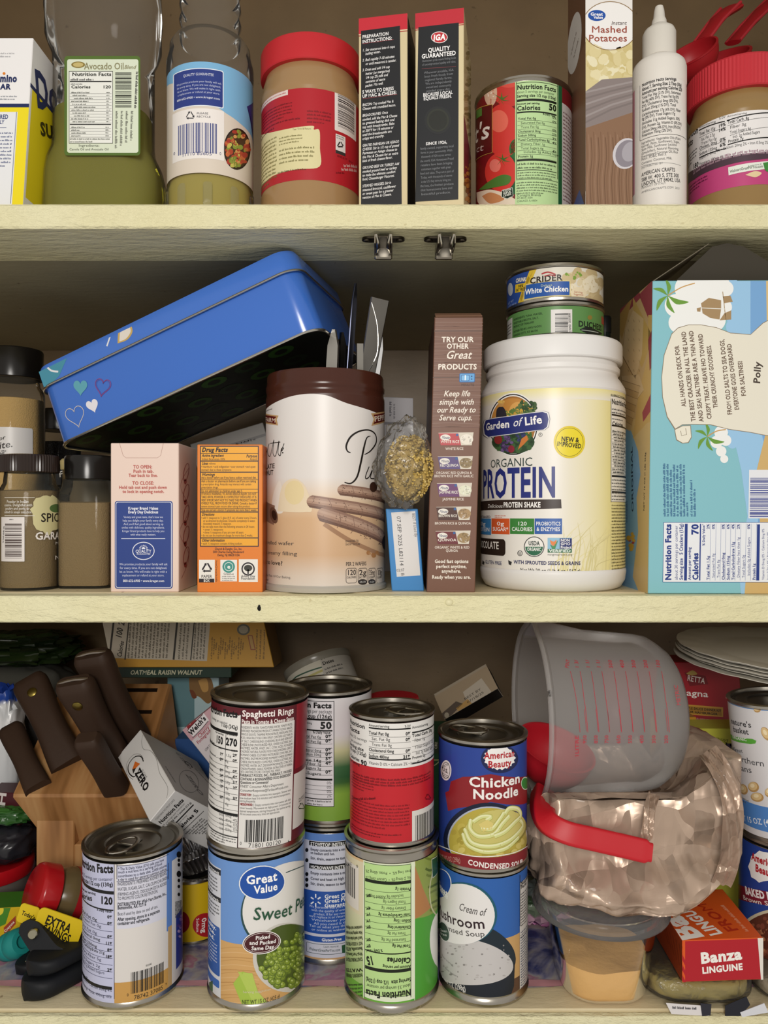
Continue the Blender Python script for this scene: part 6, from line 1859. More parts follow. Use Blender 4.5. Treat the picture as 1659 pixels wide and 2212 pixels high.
# stack behind the knife block
c = Carton(at(362, CY, .90)+Vector((0, 0, ZL)), (1, 0, 0), (0, 0, 1), .060, .06, .2175, '#a9c0c4')
a = c.front(); a.R(360, 1462, 420, 1570, '#5f8288', 1); a.blob([(408, 1462), (452, 1462), (462, 1500), (450, 1520), (430, 1505), (412, 1500)], '#7d5c34', 2); a.blob([(428, 1470), (446, 1466), (450, 1490), (438, 1494)], '#b58a4c', 3); a.blob([(409, 1490), (418, 1492), (425, 1506), (416, 1508)], '#6d3a20', 3)
c.done('cereal_box', 'pale blue carton with a brown picture, behind the knife block', 'carton')
zt_ = ZL+.2175
c = Carton(at(238, CY, .862)+Vector((0, 0, zt_+.0002)), (1, 0, 0), (0, 0, 1), .136, .12, .0135, '#1d3328')
a = c.front(); a.T('OATMEAL RAISIN WALNUT', 281, 436, 1457, 9, '#b9b79c', 2, 2, .2)
c.done('oatmeal_box', 'thin dark green oatmeal bar box lying flat under the yellow box', 'oatmeal box')
zt_ += .0140
c = Carton(at(241, CY, .852)+Vector((0, 0, zt_)), (1, 0, 0), (-.24, .10, 1), .180, .075, .072, '#b8892a', cols=[None, None, '#7a5a2a', None, None, None])
a = c.front()
a.pg([(200, 1345), (454, 1345), (447, 1428), (190, 1420)], '#b5ac9c', 1)
k_ = '#2a241c'
a.TP('Nutrition Facts', (207, 1412), (222, 1330), 10, k_, 2, 2); a.L([(236, 1425), (247, 1330)], 4, k_, 2); a.TP('Calories', (262, 1420), (268, 1386), 9, k_, 2, 2); a.TP('100', (262, 1380), (266, 1358), 12, k_, 2, 2); a.TP('210', (268, 1352), (271, 1330), 12, k_, 2, 2); a.L([(270, 1425), (280, 1330)], 2.6, k_, 2)
for k in range(12): a.GP((279+k*7.5, 1422), (285+k*7.5, 1335), 4.2, '#4a4234', 2, k)
a.L([(375, 1425), (384, 1330)], 4, k_, 3)
for k in range(3): a.GP((388+k*8, 1424), (394+k*8, 1338), 4.2, '#4a4234', 2, k+30)
a.L([(412, 1426), (421, 1330)], 2.4, k_, 3)
for k in range(4): a.GP((420+k*7, 1424), (425+k*7, 1338), 4, '#4a4234', 2, k+50)
for k in range(15): a.GP((458+k*4.8, 1424-(k % 3)*10), (460+k*4.8, 1375+(k % 4)*6), 3.4, '#6a4c14', 2, k+70)
a.E(526, 1360, 14, 12, '#5c5a4c', 2); a.E(526, 1360, 10, 8.5, '#9a917c', 3); a.R(538, 1372, 549, 1404, '#8c4a2a', 2); a.R(540, 1374, 547, 1402, '#b08a4a', 3)
for k in range(3): a.GP((555+k*8, 1424), (557+k*8, 1360), 3.4, '#6a4c14', 2, k+90)
c.done('bar_box', 'yellow snack bar box with a nutrition panel turned sideways, lying high at the back', 'snack bar box')

# leaning canister and the red lidded jar at the back
tp = at(684, 1432, .935)
ax = Vector((-.36, .40, .84)).normalized()
L_ = (tp.z-.016-.0235-ZL)/ax.z
bs = tp-ax*L_
t = thing('date_canister', 'pale canister with a striped label leaning over at the back of the bottom shelf', 'canister', bs)
M = frame(bs, ax)
m = MB(); m.lathe(M, [(.040, 0), (.0415, .001), (.0415, .004), (.0405, .006), (.0405, L_-.008), (.042, L_-.006), (.042, L_), (.039, L_), (.038, L_-.004), (.001, L_-.004)], 56, lin('#8a8578'), capt=False)
part('canister_body', m, 'gloss_plastic', t)
a = Art(Cyl(M, .0406), (-.085, .085, L_*.3, L_-.009), '#cfcaba', .003)
a.L([(618, 1490), (640, 1462), (700, 1440), (748, 1424)], 3, '#3a5a4a', 2); a.L([(625, 1500), (660, 1466), (750, 1434)], 5, '#b8b070', 2); a.L([(640, 1500), (670, 1472), (752, 1446)], 6, '#3a6aa0', 2)
a.pg([(690, 1420), (772, 1390), (790, 1500), (715, 1520)], '#b9b4aa', 3)
a.TP('Nutrition Facts', (694, 1426), (748, 1408), 8, '#262420', 4, 2); a.TP('Dates', (698, 1437), (722, 1429), 7, '#262420', 4, 2); a.GP((702, 1448), (740, 1436), 4, '#333', 4); a.GP((705, 1456), (742, 1444), 4, '#333', 4)
seal(t, a)
c1, r1 = upright(796, 905, .748)
c1.z = ZL
t = thing('lidded_jar', 'jar with a flat red lid hidden behind the red sauce can', 'jar', c1)
m = MB(); m.lathe(frame(c1), [(r1*.94, 0), (r1*.96, .205), (r1*.9, .214)], 44, lin('#7c6a52')); part('jar_body', m, 'gloss_plastic', t)
m = MB(); m.lathe(frame(c1), [(r1, .213), (r1*1.01, .214), (r1*1.01, .2225), (r1*.97, .2245)], 60, lin('#b01e28')); part('lid', m, 'satin_plastic', t)

# dark green carton and small bar box
c = Carton(at(918, CY, .744)+Vector((0, 0, ZL)), (1, 0, 0), (0, 0, 1), .040, .075, .181, '#2c5a3c')
a = c.front(); a.R(900, 1580, 1000, 1628, '#3a4a34', 1); a.ring(930, 1622, 26, 34, 2, '#d8d6a0', 2); a.TP('CRISPY', (944, 1618), (945, 1590), 5, '#d8d6c0', 2, 2); a.R(900, 1640, 1000, 1643, '#b8b878', 2)
c.done('green_carton', 'dark green carton wedged upright between the red can and the noodle soup can', 'carton')
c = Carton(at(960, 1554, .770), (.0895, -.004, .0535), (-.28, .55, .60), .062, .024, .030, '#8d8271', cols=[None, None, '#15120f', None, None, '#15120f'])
a = c.front()
a.R(930, 1460, 1100, 1570, '#8c7c66', .5); a.pg([(1000, 1495), (1040, 1465), (1080, 1520), (1020, 1545)], '#a39a8c', 1); a.pg([(950, 1545), (985, 1515), (1000, 1520), (965, 1556)], '#4a4038', 2); a.pg([(985, 1530), (1010, 1510), (1030, 1530), (1000, 1548)], '#9c7c4a', 2)
a.TP('BEST BY', (1004, 1513), (1040, 1490), 5, '#3a342c', 3); a.TP('07/18/25', (1010, 1520), (1046, 1497), 5, '#3a342c', 3); a.E(965, 1545, 5, 6, '#8a8272', 3)
c.done('cereal_bar_box', 'small open grey-brown bar box lying tilted behind the noodle soup can', 'snack bar box')

# packets at the far left
def pouch(name, label, cat, ctr, sx, sy, sz, cols, mat, amp, fr, seed, nu=48, nv=30, power=.6):
    m = MB()
    def sq(p, d):
        f = lambda x: math.copysign(abs(x)**power, x)
        return Vector((f(d.x)*sx, f(d.y)*sy, f(d.z)*sz))*(1+amp*noise.fractal(d*fr+Vector((seed, seed*2, 0)), 1., 2., 4))
    rows = crumple(ctr, 1, 1, 1, 0, 1, seed, nu, nv, False, sq)
    n = len(rows)
    cl = [lin(cols[min(len(cols)-1, int(i/n*len(cols)))]) for i in range(n)]
    m.grid(rows, cl, cu=True)
    zmin = min(v.z for v in m.v)
    return solo(name, label, cat, m, mat, Vector((ctr.x, ctr.y, zmin)), 50)
pouch('storage_bag', 'dark grey cloth bag slumped behind the knives at the left', 'bag', at(40, CY, .975)+Vector((0, 0, (ZL-.192)/2)), .085, .05, (-.192-ZL)/2, ['#3c3c3c', '#474747', '#55554f'], 'black_matte', .06, 3, 3)
pouch('produce_bag', 'dark green leafy bag on top of the grey bag in the far left corner', 'bag', at(35, 1392, .975)+Vector((-.005, .0, -.004)), .085, .042, .020, ['#1e2c14', '#27381a', '#1c2a14', '#2f4220'], 'gloss_plastic', .25, 4, 8, power=.8)
o = pouch('snack_bag', 'blue and white snack bag at the left edge beside the knife handles', 'bag', at(-20, CY, .875)+Vector((-.002, 0, (ZL-.196)/2)), .037, .022, (-.196-ZL)/2, ['#3f8fd0', '#3f8fd0', '#4a9ad8', '#78b4e0', '#9cc6e6', '#dfe3e6', '#eceef0', '#dcdfe2', '#2448a0', '#1d3c94', '#1d3c94'], 'gloss_plastic', .10, 5, 4, power=.5)
c = Carton(at(-45, CY, .800)+Vector((0, 0, ZL)), (1, -.05, 0), (.06, 0, 1), .038, .03, .112, '#4a1620')
a = c.front(); a.TP('HTA', (10, 1742), (22, 1655), 17, '#d9d2d0', 2, 2); a.R(-60, 1640, 60, 1655, '#16100f', 1)
c.done('maroon_box', 'narrow maroon carton with white lettering at the left edge, touching the knife block', 'carton')
c1, r1 = upright(-116, 76, .800)
c1.z = ZL
t = thing('red_lid_tub', 'low grey tub with a wide red lid at the left edge', 'tub', c1)
m = MB(); m.lathe(frame(c1), [(r1*.80, 0), (r1*.86, .003), (r1*.94, .028), (r1*.95, .034)], 48, lin('#6d6862')); part('tub_body', m, 'gloss_plastic', t)
m = MB(); m.lathe(frame(c1), [(r1*.98, .029), (r1, .030), (r1, .041), (r1*.98, .043), (r1*.9, .043), (r1*.88, .041), (.001, .041)], 64, lin('#b5141e'), capt=False); part('lid', m, 'gloss_plastic', t)
pouch('black_bag', 'crumpled black plastic bag on the red lid at the left edge', 'bag', Vector((c1.x+.012, c1.y-.005, ZL+.0625)), .034, .03, .0185, ['#1a1a1e', '#222228', '#2c2c32'], 'gloss_plastic', .14, 2.4, 2, power=.8)
pouch('leaf_packet', 'small dark green packet above the black bag at the left edge', 'packet', Vector((c1.x+.010, c1.y+.002, ZL+.0905)), .036, .02, .0085, ['#1c3a1c', '#2c5a26', '#3c7030'], 'gloss_plastic', .2, 5, 6, power=.7)
c = Carton(at(-52, CY, .715)+Vector((0, 0, ZL)), (1, .10, 0), (0, 0, 1), .040, .032, .034, '#d6b41c', cols=[None, None, None, None, '#3f7a28', None])
a = c.front(); a.pg([(-60, 1958), (24, 1958), (12, 1996), (-60, 2030)], '#4a8a2c', 1); a.E(-2, 1965, 10, 12, '#e8d43a', 2); a.pg([(8, 2004), (34, 1978), (34, 1996), (10, 2022)], '#a8442c', 2); a.TP('Crayons', (12, 2014), (32, 1992), 5, '#f0e6d8', 3, 2)
c.done('crayon_box', 'small green and yellow carton lying flat at the left edge', 'carton')
t0 = at(32, 2045, .690)
m = MB()
M = frame(Vector((t0.x, t0.y, ZL+.0155)), (.55, -.3, .32))
m.lathe(M, [(.001, -.016), (.008, -.016), (.0118, -.012), (.0125, -.004), (.0116, -.002), (.0125, .000), (.0125, .008), (.010, .012), (.006, .0125), (.005, .009), (.001, .009)], 40, lin('#1f8a86'))
solo('rubber_stopper', 'teal rubber stopper lying beside the black can opener', 'stopper', m, 'satin_plastic', (t0.x, t0.y, ZL), 40)
m = MB()
q = [at(x, 1106+.4035*F/d, d) for x, d in ((-40, .655), (6, .655), (34, .690), (-6, .690))]
m.loft([[Vector((p.x, p.y, ZL+.0002)) for p in q], [Vector((p.x, p.y, ZL+.0008)) for p in q]], '#5a8a3a')
solo('paper_strip', 'green paper strip lying flat on the shelf at the left edge', 'paper strip', m, 'thin_paper', q[0].lerp(q[2], .5).to_2d().to_3d()+Vector((0, 0, ZL)))

# ---------------------------------------------------------------- knife block
FL, FR = at(25, 1718, .750), at(300, 1718, .750)
BR = at(368, 1475, .885)
BL = BR+(FL-FR)
e_ = Vector((.30, .40, -.78)).normalized()
t = thing('knife_block', 'slanted light wood knife block on a foot, full of dark handled knives', 'knife block', ((FL+FR)/2+Vector((.03, .06, 0))).to_2d().to_3d()+Vector((0, 0, ZL)))
m = MB()
low = -.385
def drop(p): return p+e_*((p.z-low)/-e_.z)
top_ = [FL, FR, BR, BL]
bot_ = [drop(FL), drop(FR), Vector((BR.x, BR.y-.004, low)), Vector((BL.x, BL.y-.004, low))]
c_ = .003
m.loft([bot_, [p+e_*c_ for p in top_], [p.lerp((FL+BR)/2, .02) for p in top_]], '#ffffff')
part('block_body', m, 'block_wood', t, 0)
m = MB()
f0 = at(78, CY, .766); f1 = at(160, CY, .766); f2 = at(300, CY, .766)
m.box(Vector((f0.x, f0.y, ZL)), X, Y, Z, f1.x-f0.x, .10, .0985, '#ffffff', .001)
m.box(Vector((f1.x, f1.y, ZL)), X, Y, Z, f2.x-f1.x, .10, .072, '#ffffff', .001)
part('foot', m, 'block_wood', t, 0)
S = Plane(Vector((f0.x, f0.y-.0001, ZL)), X, Z)
a = Art(S, (0, .14, 0, .072)); a.frame(165, 1878, 240, 1960, '#5c1c14', 2, 1); a.L([(172, 1900), (190, 1900), (190, 1940)], 4, '#5c1c14', 1)
part('burnt_mark', a.mb, 'printed_card', t, 0)
SP = Plane(FL, (FR-FL), (BL-FL))
for x0, x1, y in ((274, 341, 1490), (287, 329, 1537)):
    a = Art(SP, (0, .3, 0, .3)); a.pg([(x0, y-3), (x1, y-3), (x1-2, y+5), (x0-2, y+5)], '#1c1109', 3)
    part('slot', a.mb, 'black_matte', t, 0)
def knife(name, label, base, tip, w, th, ln, butt=1.1, rivet=None, tang=True, flat=0):
    b = SP.hit(*base)
    n = SP.Nn
    # tip at the seen image point, at the distance that gives the handle its length
    best = None
    for k in range(200):
        d = .55+.0015*k
        p = at(tip[0], tip[1], d)
        er = abs((p-b).length-ln)
        if (p-b).dot(n) > 0 and (best is None or er < best[0]): best = (er, p)
    p = best[1]
    ax = (p-b).normalized()
    sx = (X-ax*X.dot(ax)).normalized()
    ny = ax.cross(sx).normalized()
    if ny.y > 0: ny = -ny
    sx = ny.cross(ax).normalized()
    L_ = (p-b).length
    t = thing(name, label, 'knife', b, 'knives in the wooden block')
    rings = []
    for i in range(25):
        f = i/24
        ww = w*(.94+.06*math.cos(f*7)+(butt-1)*max(0, (f-.7)/.3))
        tt = th*(1.+.12*math.sin(f*3.1))
        if f > .93:
            g = (f-.93)/.07
            ww *= 1-.16*g*g; tt *= 1-.34*g*g
        cc = b+ax*(L_*f+.0008*(1-f))
        rings.append([cc+sx*u+ny*v for u, v in rrect(ww, tt, min(ww, tt)*(.42 if not flat else .3), 5)])
    m = MB(); m.loft(rings, '#3a2a20')
    h = part('handle', m, 'knife_wood', t, 50)
    if tang:
        m = MB()
        pts = [b+ax*(L_*(.985+.022*math.cos(u*1.45)))+sx*(u*w*butt*.40) for u in (-1, -.75, -.5, -.25, 0, .25, .5, .75, 1)]
        m.tube(pts, .0019, '#9a9086', 8, 1., up=ny)
        part('tang', m, 'bare_steel', h)
    if rivet:
        m = MB()
        q = b+ax*L_*rivet+ny*th*.53
        m.lathe(frame(q, ny), [(.0050, -.002), (.0050, .0008), (.0044, .0013), (.0001, .0014)], 20, lin('#85763c'))
        part('rivet', m, 'dark_steel', h)
knife('bread_knife', 'knife with the highest handle, at the back of the wooden block', (292, 1600), (196, 1412), .034, .022, .118, 1.15)
knife('carving_knife', 'big handled knife in the middle of the block with a bright brass rivet', (250, 1645), (157, 1470), .035, .022, .110, 1.10, .80)
knife('chef_knife', 'big handled knife at the left of the block with a dull brass rivet', (150, 1655), (62, 1468), .035, .022, .112, 1.05, .80)
knife('steak_knife', 'slim plain handled knife in front of the brass riveted middle knife', (252, 1706), (186, 1592), .024, .018, .078, 1.0, None, False, 1)
knife('paring_knife', 'slim rounded handle at the front left corner of the block', (84, 1706), (22, 1572), .025, .019, .086, 1.0, None, False)

# blue carton and pink drink mix carton beside the block
c = Carton(at(378, CY, .852)+Vector((0, 0, ZL)), (1, 0, 0), (0, 0, 1), .060, .035, .152, '#2c4f86')
c.done('blue_box', 'plain dark blue carton half hidden behind the white drink mix box', 'carton')
V = (at(394, 1577, .80)-at(444, 1640, .80)).normalized()
U = (at(455, 1525, .80)-at(394, 1577, .80)); U -= V*U.dot(V); U.normalize()
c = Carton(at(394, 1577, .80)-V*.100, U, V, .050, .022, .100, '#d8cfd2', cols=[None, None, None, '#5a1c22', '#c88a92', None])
a = c.front()
a.pg([(380, 1590), (440, 1520), (490, 1520), (470, 1550), (415, 1600), (400, 1600)], '#c9a0a8', 1); a.E(416, 1566, 13, 13, '#8c2028', 2); a.E(410, 1563, 2, 2, '#e6c8c8', 3)
a.pg([(404, 1578), (440, 1540), (452, 1556), (418, 1592)], '#e6e0e2', 3); a.TP("Welch's", (413, 1589), (446, 1553), 10, '#1c181a', 4, 3, .15); a.L([(405, 1579), (408, 1574), (438, 1543)], 1.4, '#1c181a', 4); a.L([(416, 1594), (436, 1574), (450, 1557)], 1.2, '#1c181a', 4)
a.TP('Cherry', (431, 1595), (453, 1573), 8, '#a0283a', 4, 1, .2); a.TP('Pomegranate', (428, 1608), (462, 1574), 7, '#a0283a', 4, 1, .2); a.TP('LOW CAL', (445, 1623), (459, 1608), 5, '#444', 4, 1)
c.done('drink_mix_box', 'pink and white fruit drink mix carton with a cherry, leaning behind the pasta rings can', 'drink mix box')

# white drink mix box, one corner towards us
Dp = at(378, 1708, .690)
a3 = Vector((-.5403, .7923, .2834)); c3 = Vector((-.6295, -.1571, -.7609))*.0337
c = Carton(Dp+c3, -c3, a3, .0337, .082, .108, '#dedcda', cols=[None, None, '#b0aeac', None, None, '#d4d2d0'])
a = c.front()
a.S([(312, 1578), (306, 1600), (310, 1618), (325, 1622), (338, 1640), (345, 1670), (362, 1700), (360, 1724)], 1, '#8a8784', 1, 5)
a.S([(310, 1645), (304, 1634), (290, 1636), (278, 1652), (278, 1668), (288, 1678), (296, 1672), (302, 1658)], 2.4, '#2a2624', 2, 5); a.S([(310, 1640), (303, 1630), (288, 1631), (274, 1650), (275, 1672), (287, 1684)], .8, '#6a6664', 2, 5)
a.pg([(292, 1645), (303, 1650), (294, 1659), (286, 1662)], '#d8702c', 3); a.pg([(286, 1662), (294, 1659), (288, 1672)], '#2a2624', 3)
a.TP('ZERO', (292, 1671), (313, 1712), 15, '#1c1a1a', 3, 3); a.TP('SUGAR', (306, 1664), (316, 1682), 4, '#777', 3)
b = c.right()
b.TP('G', (395, 1640), (402, 1652), 22, '#5a5856', 2, 2); b.TP('ZERO', (400, 1672), (432, 1716), 16, '#4a4846', 2, 2); b.ring(408, 1688, 20, 26, 1.2, '#6a6866', 2, -30); b.TP('G ZERO', (378, 1624), (408, 1660), 12, '#76726e', 2, 1); b.GP((356, 1655), (378, 1690), 5, '#5a5856', 2)
b.GP((420, 1660), (452, 1694), 6, '#76726e', 2, 3); b.GP((432, 1660), (456, 1686), 6, '#76726e', 2, 5)
d_ = c.bottom()
d_.TP('CONTAINS NO FRUIT JUICE', (338, 1772), (378, 1728), 5, '#4a4846', 2); d_.TP('Nutrition Facts', (348, 1780), (398, 1729), 10, '#1c1a1a', 2, 3); d_.TP('10 servings per container', (353, 1786), (400, 1736), 5, '#4a4846', 2); d_.TP('Serving size 1 packet (3.0 g)', (362, 1784), (414, 1734), 5, '#2a2826', 2, 2); d_.L([(368, 1790), (418, 1738)], 3.4, '#1c1a1a', 2); d_.TP('Amount per serving', (376, 1790), (404, 1762), 4, '#2a2826', 2); d_.TP('Calories', (386, 1795), (420, 1762), 9, '#1c1a1a', 2, 3); d_.TP('5', (424, 1757), (430, 1750), 10, '#1c1a1a', 2, 3); d_.L([(392, 1798), (440, 1752)], 1.6, '#1c1a1a', 2)
for k in range(7): d_.GP((402+k*7, 1802), (440+k*6, 1766+k*2), 4.4, '#4a4846', 2, k)
c.done('drink_mix_box', 'white zero sugar drink mix box tipped against the kidney bean can', 'drink mix box')

# yellow tin, foil pan and navy box in the gap between the front cans
c = Carton(at(411, CY, .806)+Vector((0, 0, ZL)), (1, 0, 0), (0, 0, 1), .045, .03, .078, '#141a3c')
c.done('navy_carton', 'dark navy carton in the gap between the kidney bean and pea cans', 'carton')
t, a = can('salt_tin', 'low yellow tin with red sodium badges, behind the gap between the front cans', 'can', 356, 482, .742, ZL, ZL+.060, '#d8b41c', lb=.05, lt=.04)
a.R(330, 2040, 500, 2090, '#c8c4b8', 1); a.E(446, 1998, 30, 26, '#b02028', 2); a.E(390, 1992, 20, 24, '#8c1c24', 2); a.TP('0mg', (436, 1984), (436, 2016), 10, '#f0e6e0', 3, 2); a.TP('Sodium', (424, 1984), (424, 2014), 6, '#f0e6e0', 3, 1); a.T('New', 425, 446, 2056, 9, '#55524c', 3, 1)
seal(t, a)
fc = Vector((at(428, CY, .745).x, at(428, CY, .745).y, ZL+.0755))
m = MB()
M = frame(fc, (-.28, -.12, .95))
rows = []
for r, z, am in ((.024, -.010, .0004), (.0245, -.008, .0008), (.031, .008, .0016), (.0335, .009, .0005), (.0335, .010, .0003)):
    rows.append([M @ Vector(((r+am*math.sin(i*math.pi/2))*math.cos(2*math.pi*i/160), (r+am*math.sin(i*math.pi/2))*math.sin(2*math.pi*i/160), z)) for i in range(160)])
m.grid(rows, '#b8b8ba', cu=True); m.cap(rows[0], '#b8b8ba', True)
solo('foil_pan', 'small ridged foil pan tilted on top of the yellow tin', 'foil pan', m, 'bare_steel', Vector((fc.x, fc.y, ZL+.063)), 50)

# ---------------------------------------------------------------- thyme jar with a yellow shelf tag, can opener
jd = Vector((.70, .52, -.36)).normalized()
j0 = at(88, 1928, .700)
M = frame(j0, jd)
t = thing('thyme_jar', 'red capped herb jar lying on its side with a yellow savings tag', 'jar', j0+jd*.05+Vector((0, 0, -.045)))
m = MB(); m.lathe(M, [(.020, .010), (.0215, .013), (.0245, .020), (.0250, .024), (.0250, .088), (.023, .092)], 48, lin('#6a5a3c')); part('jar_body', m, 'gloss_plastic', t)
m = MB(); m.lathe(M, [(.0225, -.0075), (.0245, -.006), (.0255, -.004), (.0255, .0095), (.0245, .0105)], 56, lin('#b0181f')); part('lid', m, 'gloss_plastic', t)
a = Art(Cyl(M, .0252), (-.06, .06, .026, .086), '#a81c24', .002)
a.add([(-.06, .034), (.06, .034), (.06, .058), (-.06, .058)], '#d8d3a4', 1)
a.TP('Thyme', (136, 1992), (150, 1940), 13, '#2a2418', 2, 1); a.TP('LEAVES', (146, 1998), (160, 1956), 8, '#3a3424', 2, 1)
for k in range(6):
    q = k*1.05; a.pg([(152, 1926), (152+14*math.cos(q), 1926+9*math.sin(q)), (152+8*math.cos(q+.5), 1926+6*math.sin(q+.5))], '#2f4a26', 2)
seal(t, a)
def card(pts, th=.0008, col='#e3c41c'):
    m = MB(); n = (pts[1]-pts[0]).cross(pts[-1]-pts[0]).normalized()*th
    if n.y < 0: n = -n
    m.loft([pts, [p+n for p in pts]], col); return m
P_ = [at(82, 1962, .6665), at(168, 1992, .6665), at(150, 2047, .6665), at(70, 2012, .6665)]
n_ = (P_[1]-P_[0]).normalized(); v_ = (P_[0]-P_[3]); v_ -= n_*v_.dot(n_); v_.normalize()
S = Plane(P_[3]+Vector((0, -.0004, 0)), n_, v_)
m = MB(); rr = [(x*.041/.082+.020, y*.5+.010) for x, y in rrect(.082, .052, .010, 5)]
m.loft([[S.M(u, v, -.0012) for u, v in [(x*1, y*1.0) for x, y in rr]], [S.M(u, v, -.0002) for u, v in rr]], '#dcbf1e')
a = Art(S, (-.01, .08, -.02, .06)); a.TP('EXTRA', (96, 1994), (149, 2016), 19, '#1c180c', 1, 2); a.TP('SAVINGS', (90, 2012), (148, 2037), 17, '#1c180c', 1, 2)
a.mb.n = None; m.join(a.mb)
part('savings_tag', m, 'printed_card', t, 0)
S = Plane(at(34, 1990, .670), (1, .02, -.32), (.32, 0, 1))
m = MB(); rr = [(x+.0085, y+.0085) for x, y in rrect(.017, .017, .003, 5)]
m.loft([[S.M(u, v, -.0008) for u, v in rr], [S.M(u, v, 0) for u, v in rr]], '#dcbf1e')
a = Art(S, (0, .02, -.01, .03)); a.TP("Today's", (46, 1975), (74, 1987), 9, '#1c180c', 1, 2); a.mb.n = None; m.join(a.mb)
part('price_tag', m, 'printed_card', t, 0)

t = thing('can_opener', 'black handheld can opener lying in front of the herb jar', 'can opener', at(110, CY, .650)+Vector((0, 0, ZL)))
def bar(p, q, w, h, r0=.9, col='#15171b', n=64):
    """rounded flat bar lying along p-q"""
    ax = (q-p).normalized(); sx = Z.cross(ax).normalized(); up = ax.cross(sx); L_ = (q-p).length
    if up.z < 0: up = -up
    rings = []
    for i in range(n+1):
        f = i/n; x = 2*f-1
        k = 1.
        e = w/2/L_
        if f < e: k = math.sqrt(max(.004, 1-((e-f)/e)**2))
        if f > 1-e: k = math.sqrt(max(.004, 1-((f-1+e)/e)**2))
        rings.append([p+ax*L_*f+sx*a+up*b for a, b in rrect(w*k, h, h*.42, 4)])
    m = MB(); m.loft(rings, col); return m
b0 = at(52, 2150, .634); b1 = at(215, 2070, .690)
b0.z = ZL+.0085; b1.z = ZL+.0085
part('handle', bar(b0, b1, .038, .0165), 'black_matte', t)
part('handle', bar(b0+Vector((.002, .004, .0165)), b1+Vector((.002, .004, .0165)), .036, .0125), 'black_matte', t)
b0 = at(34, 2098, .668); b1 = at(118, 2078, .690); b0.z = ZL+.006; b1.z = ZL+.010
part('crank', bar(b0, b1, .024, .009), 'black_matte', t)
hp = [(40, 2015), (44, 1998), (58, 1988), (76, 1990), (90, 2002), (120, 2040), (136, 2050), (130, 2062), (98, 2086), (84, 2078), (60, 2048)]
hp = catmull(hp+[hp[0]], 4)[:-1]
m = MB(); m.loft([[at(x, y, .648+(2085-y)*.00018) for x, y in hp], [at(x, y, .648+(2085-y)*.00018)+Vector((.002, .013, -.003)) for x, y in hp]], '#17191d')
part('head_plate', m, 'black_matte', t, 30)
m = MB(); q = at(72, 2017, .658); m.lathe(frame(q, (0, -1, .2)), [(.0042, -.002), (.0042, .0018), (.0034, .0026), (.0001, .0027)], 20, lin('#b8b49c')); part('rivet', m, 'bare_steel', t)
m = MB(); m.tube([at(57, 2074, .650), at(77, 2100, .650)], .0012, '#b8b4aa', 8); part('pin', m, 'bare_steel', t)

# ---------------------------------------------------------------- cans
ZB = ZL
K = '#161616'
t, a = can('kidney_bean_can', 'kidney bean can standing alone at the front left, ring pull lid', 'can', 177, 395, .664, ZB, ZB+.1235, '#dcd8d4', tab=1, tabang=-1.9)
a.R(150, 1820, 420, 1850, '#5f86c8', 1); a.pg([(360, 1800), (420, 1800), (420, 2000), (360, 2012)], '#5f86c8', 1.2); a.R(150, 2120, 420, 2200, '#c89a54', 1)
a.R(363, 2000, 372, 2190, '#c0a070', 1.4); a.R(371, 1830, 420, 2115, '#d8d5d4', 1.6)
a.R(252, 1865, 364, 1892, '#cdd0e6', 1); a.R(252, 1892, 364, 2000, '#d5d6e4', .8)
a.R(150, 1852, 247, 2158, '#c3c6e2', 1.5); a.frame(150, 1852, 247.5, 2158, '#2a2c4c', 1.2, 2)
a.frame(252, 1864, 364, 1899, '#2a2c4c', 1.2, 2); a.R(178, 1846, 364, 1849, '#e6e6ee', 1.6)
a.TP('Nutrition Facts', (155, 1868), (246, 1885), 17, K, 3, 3); a.TP('about 3.5 servings per container', (158, 1888), (244, 1902), 7, '#3a3c54', 3); a.TP('Serving size 1/2 cup (130g)', (158, 1898), (245, 1914), 8, K, 3, 2)
a.R(150, 1916, 246, 1923, K, 3); a.TP('Amount per serving', (160, 1920), (207, 1933), 5, K, 3, 2); a.TP('Calories', (170, 1935), (200, 1946), 11, K, 3, 2); a.T('120', 217, 244, 1953, 15, K, 3, 3); a.R(150, 1955, 245, 1958, K, 3)
a.T('% Daily Value*', 209, 244, 1970, 6, K, 3, 2)
for k, (s, v, b) in enumerate((('Total Fat 0g', '0%', 1), ('Saturated Fat 0g', '0%', 0), ('Trans Fat 0g', '', 0), ('Cholesterol 0mg', '0%', 1), ('Sodium 250mg', '11%', 1), ('Total Carbohydrate 21g', '8%', 1), ('Dietary Fiber 5g', '18%', 0), ('Total Sugars 2g', '', 0), ('Includes 1g Added Sugars', '2%', 0))):
    y = 1984+k*14.3
    a.T(s, 178, min(226, 182+len(s)*2.3), y-1, 6, K if b else '#3a3c54', 3, b)
    if v: a.T(v, 232 if len(v) < 3 else 228, 243, y, 6.4, K, 3, 3)
    a.R(150, y+3, 243, y+3.9, '#3a3c5c', 3)
a.T('Protein 7g', 176, 192, 2112, 6, K, 3, 2); a.R(150, 2119, 242, 2126, K, 3); a.T('Iron 2mg 10% • Calcium 50mg 4%', 176, 242, 2136, 6, '#2a2c40', 3); a.R(150, 2139, 242, 2140, '#3a3c5c', 3); a.T('Vit. D 0mcg • Potas. 490mg 10%', 178, 241, 2150, 6, '#2a2c40', 3)
for k, (s, x1) in enumerate((('* The % Daily Value (DV) tells you how', 354), ('much a nutrient in a serving of food', 350), ('contributes to a daily diet. 2,000 calories', 360), ('a day is used for general nutrition advice.', 360))): a.T(s, 255, x1, 1874.5+k*7.3, 5.6, '#3a3c54', 3, 1)
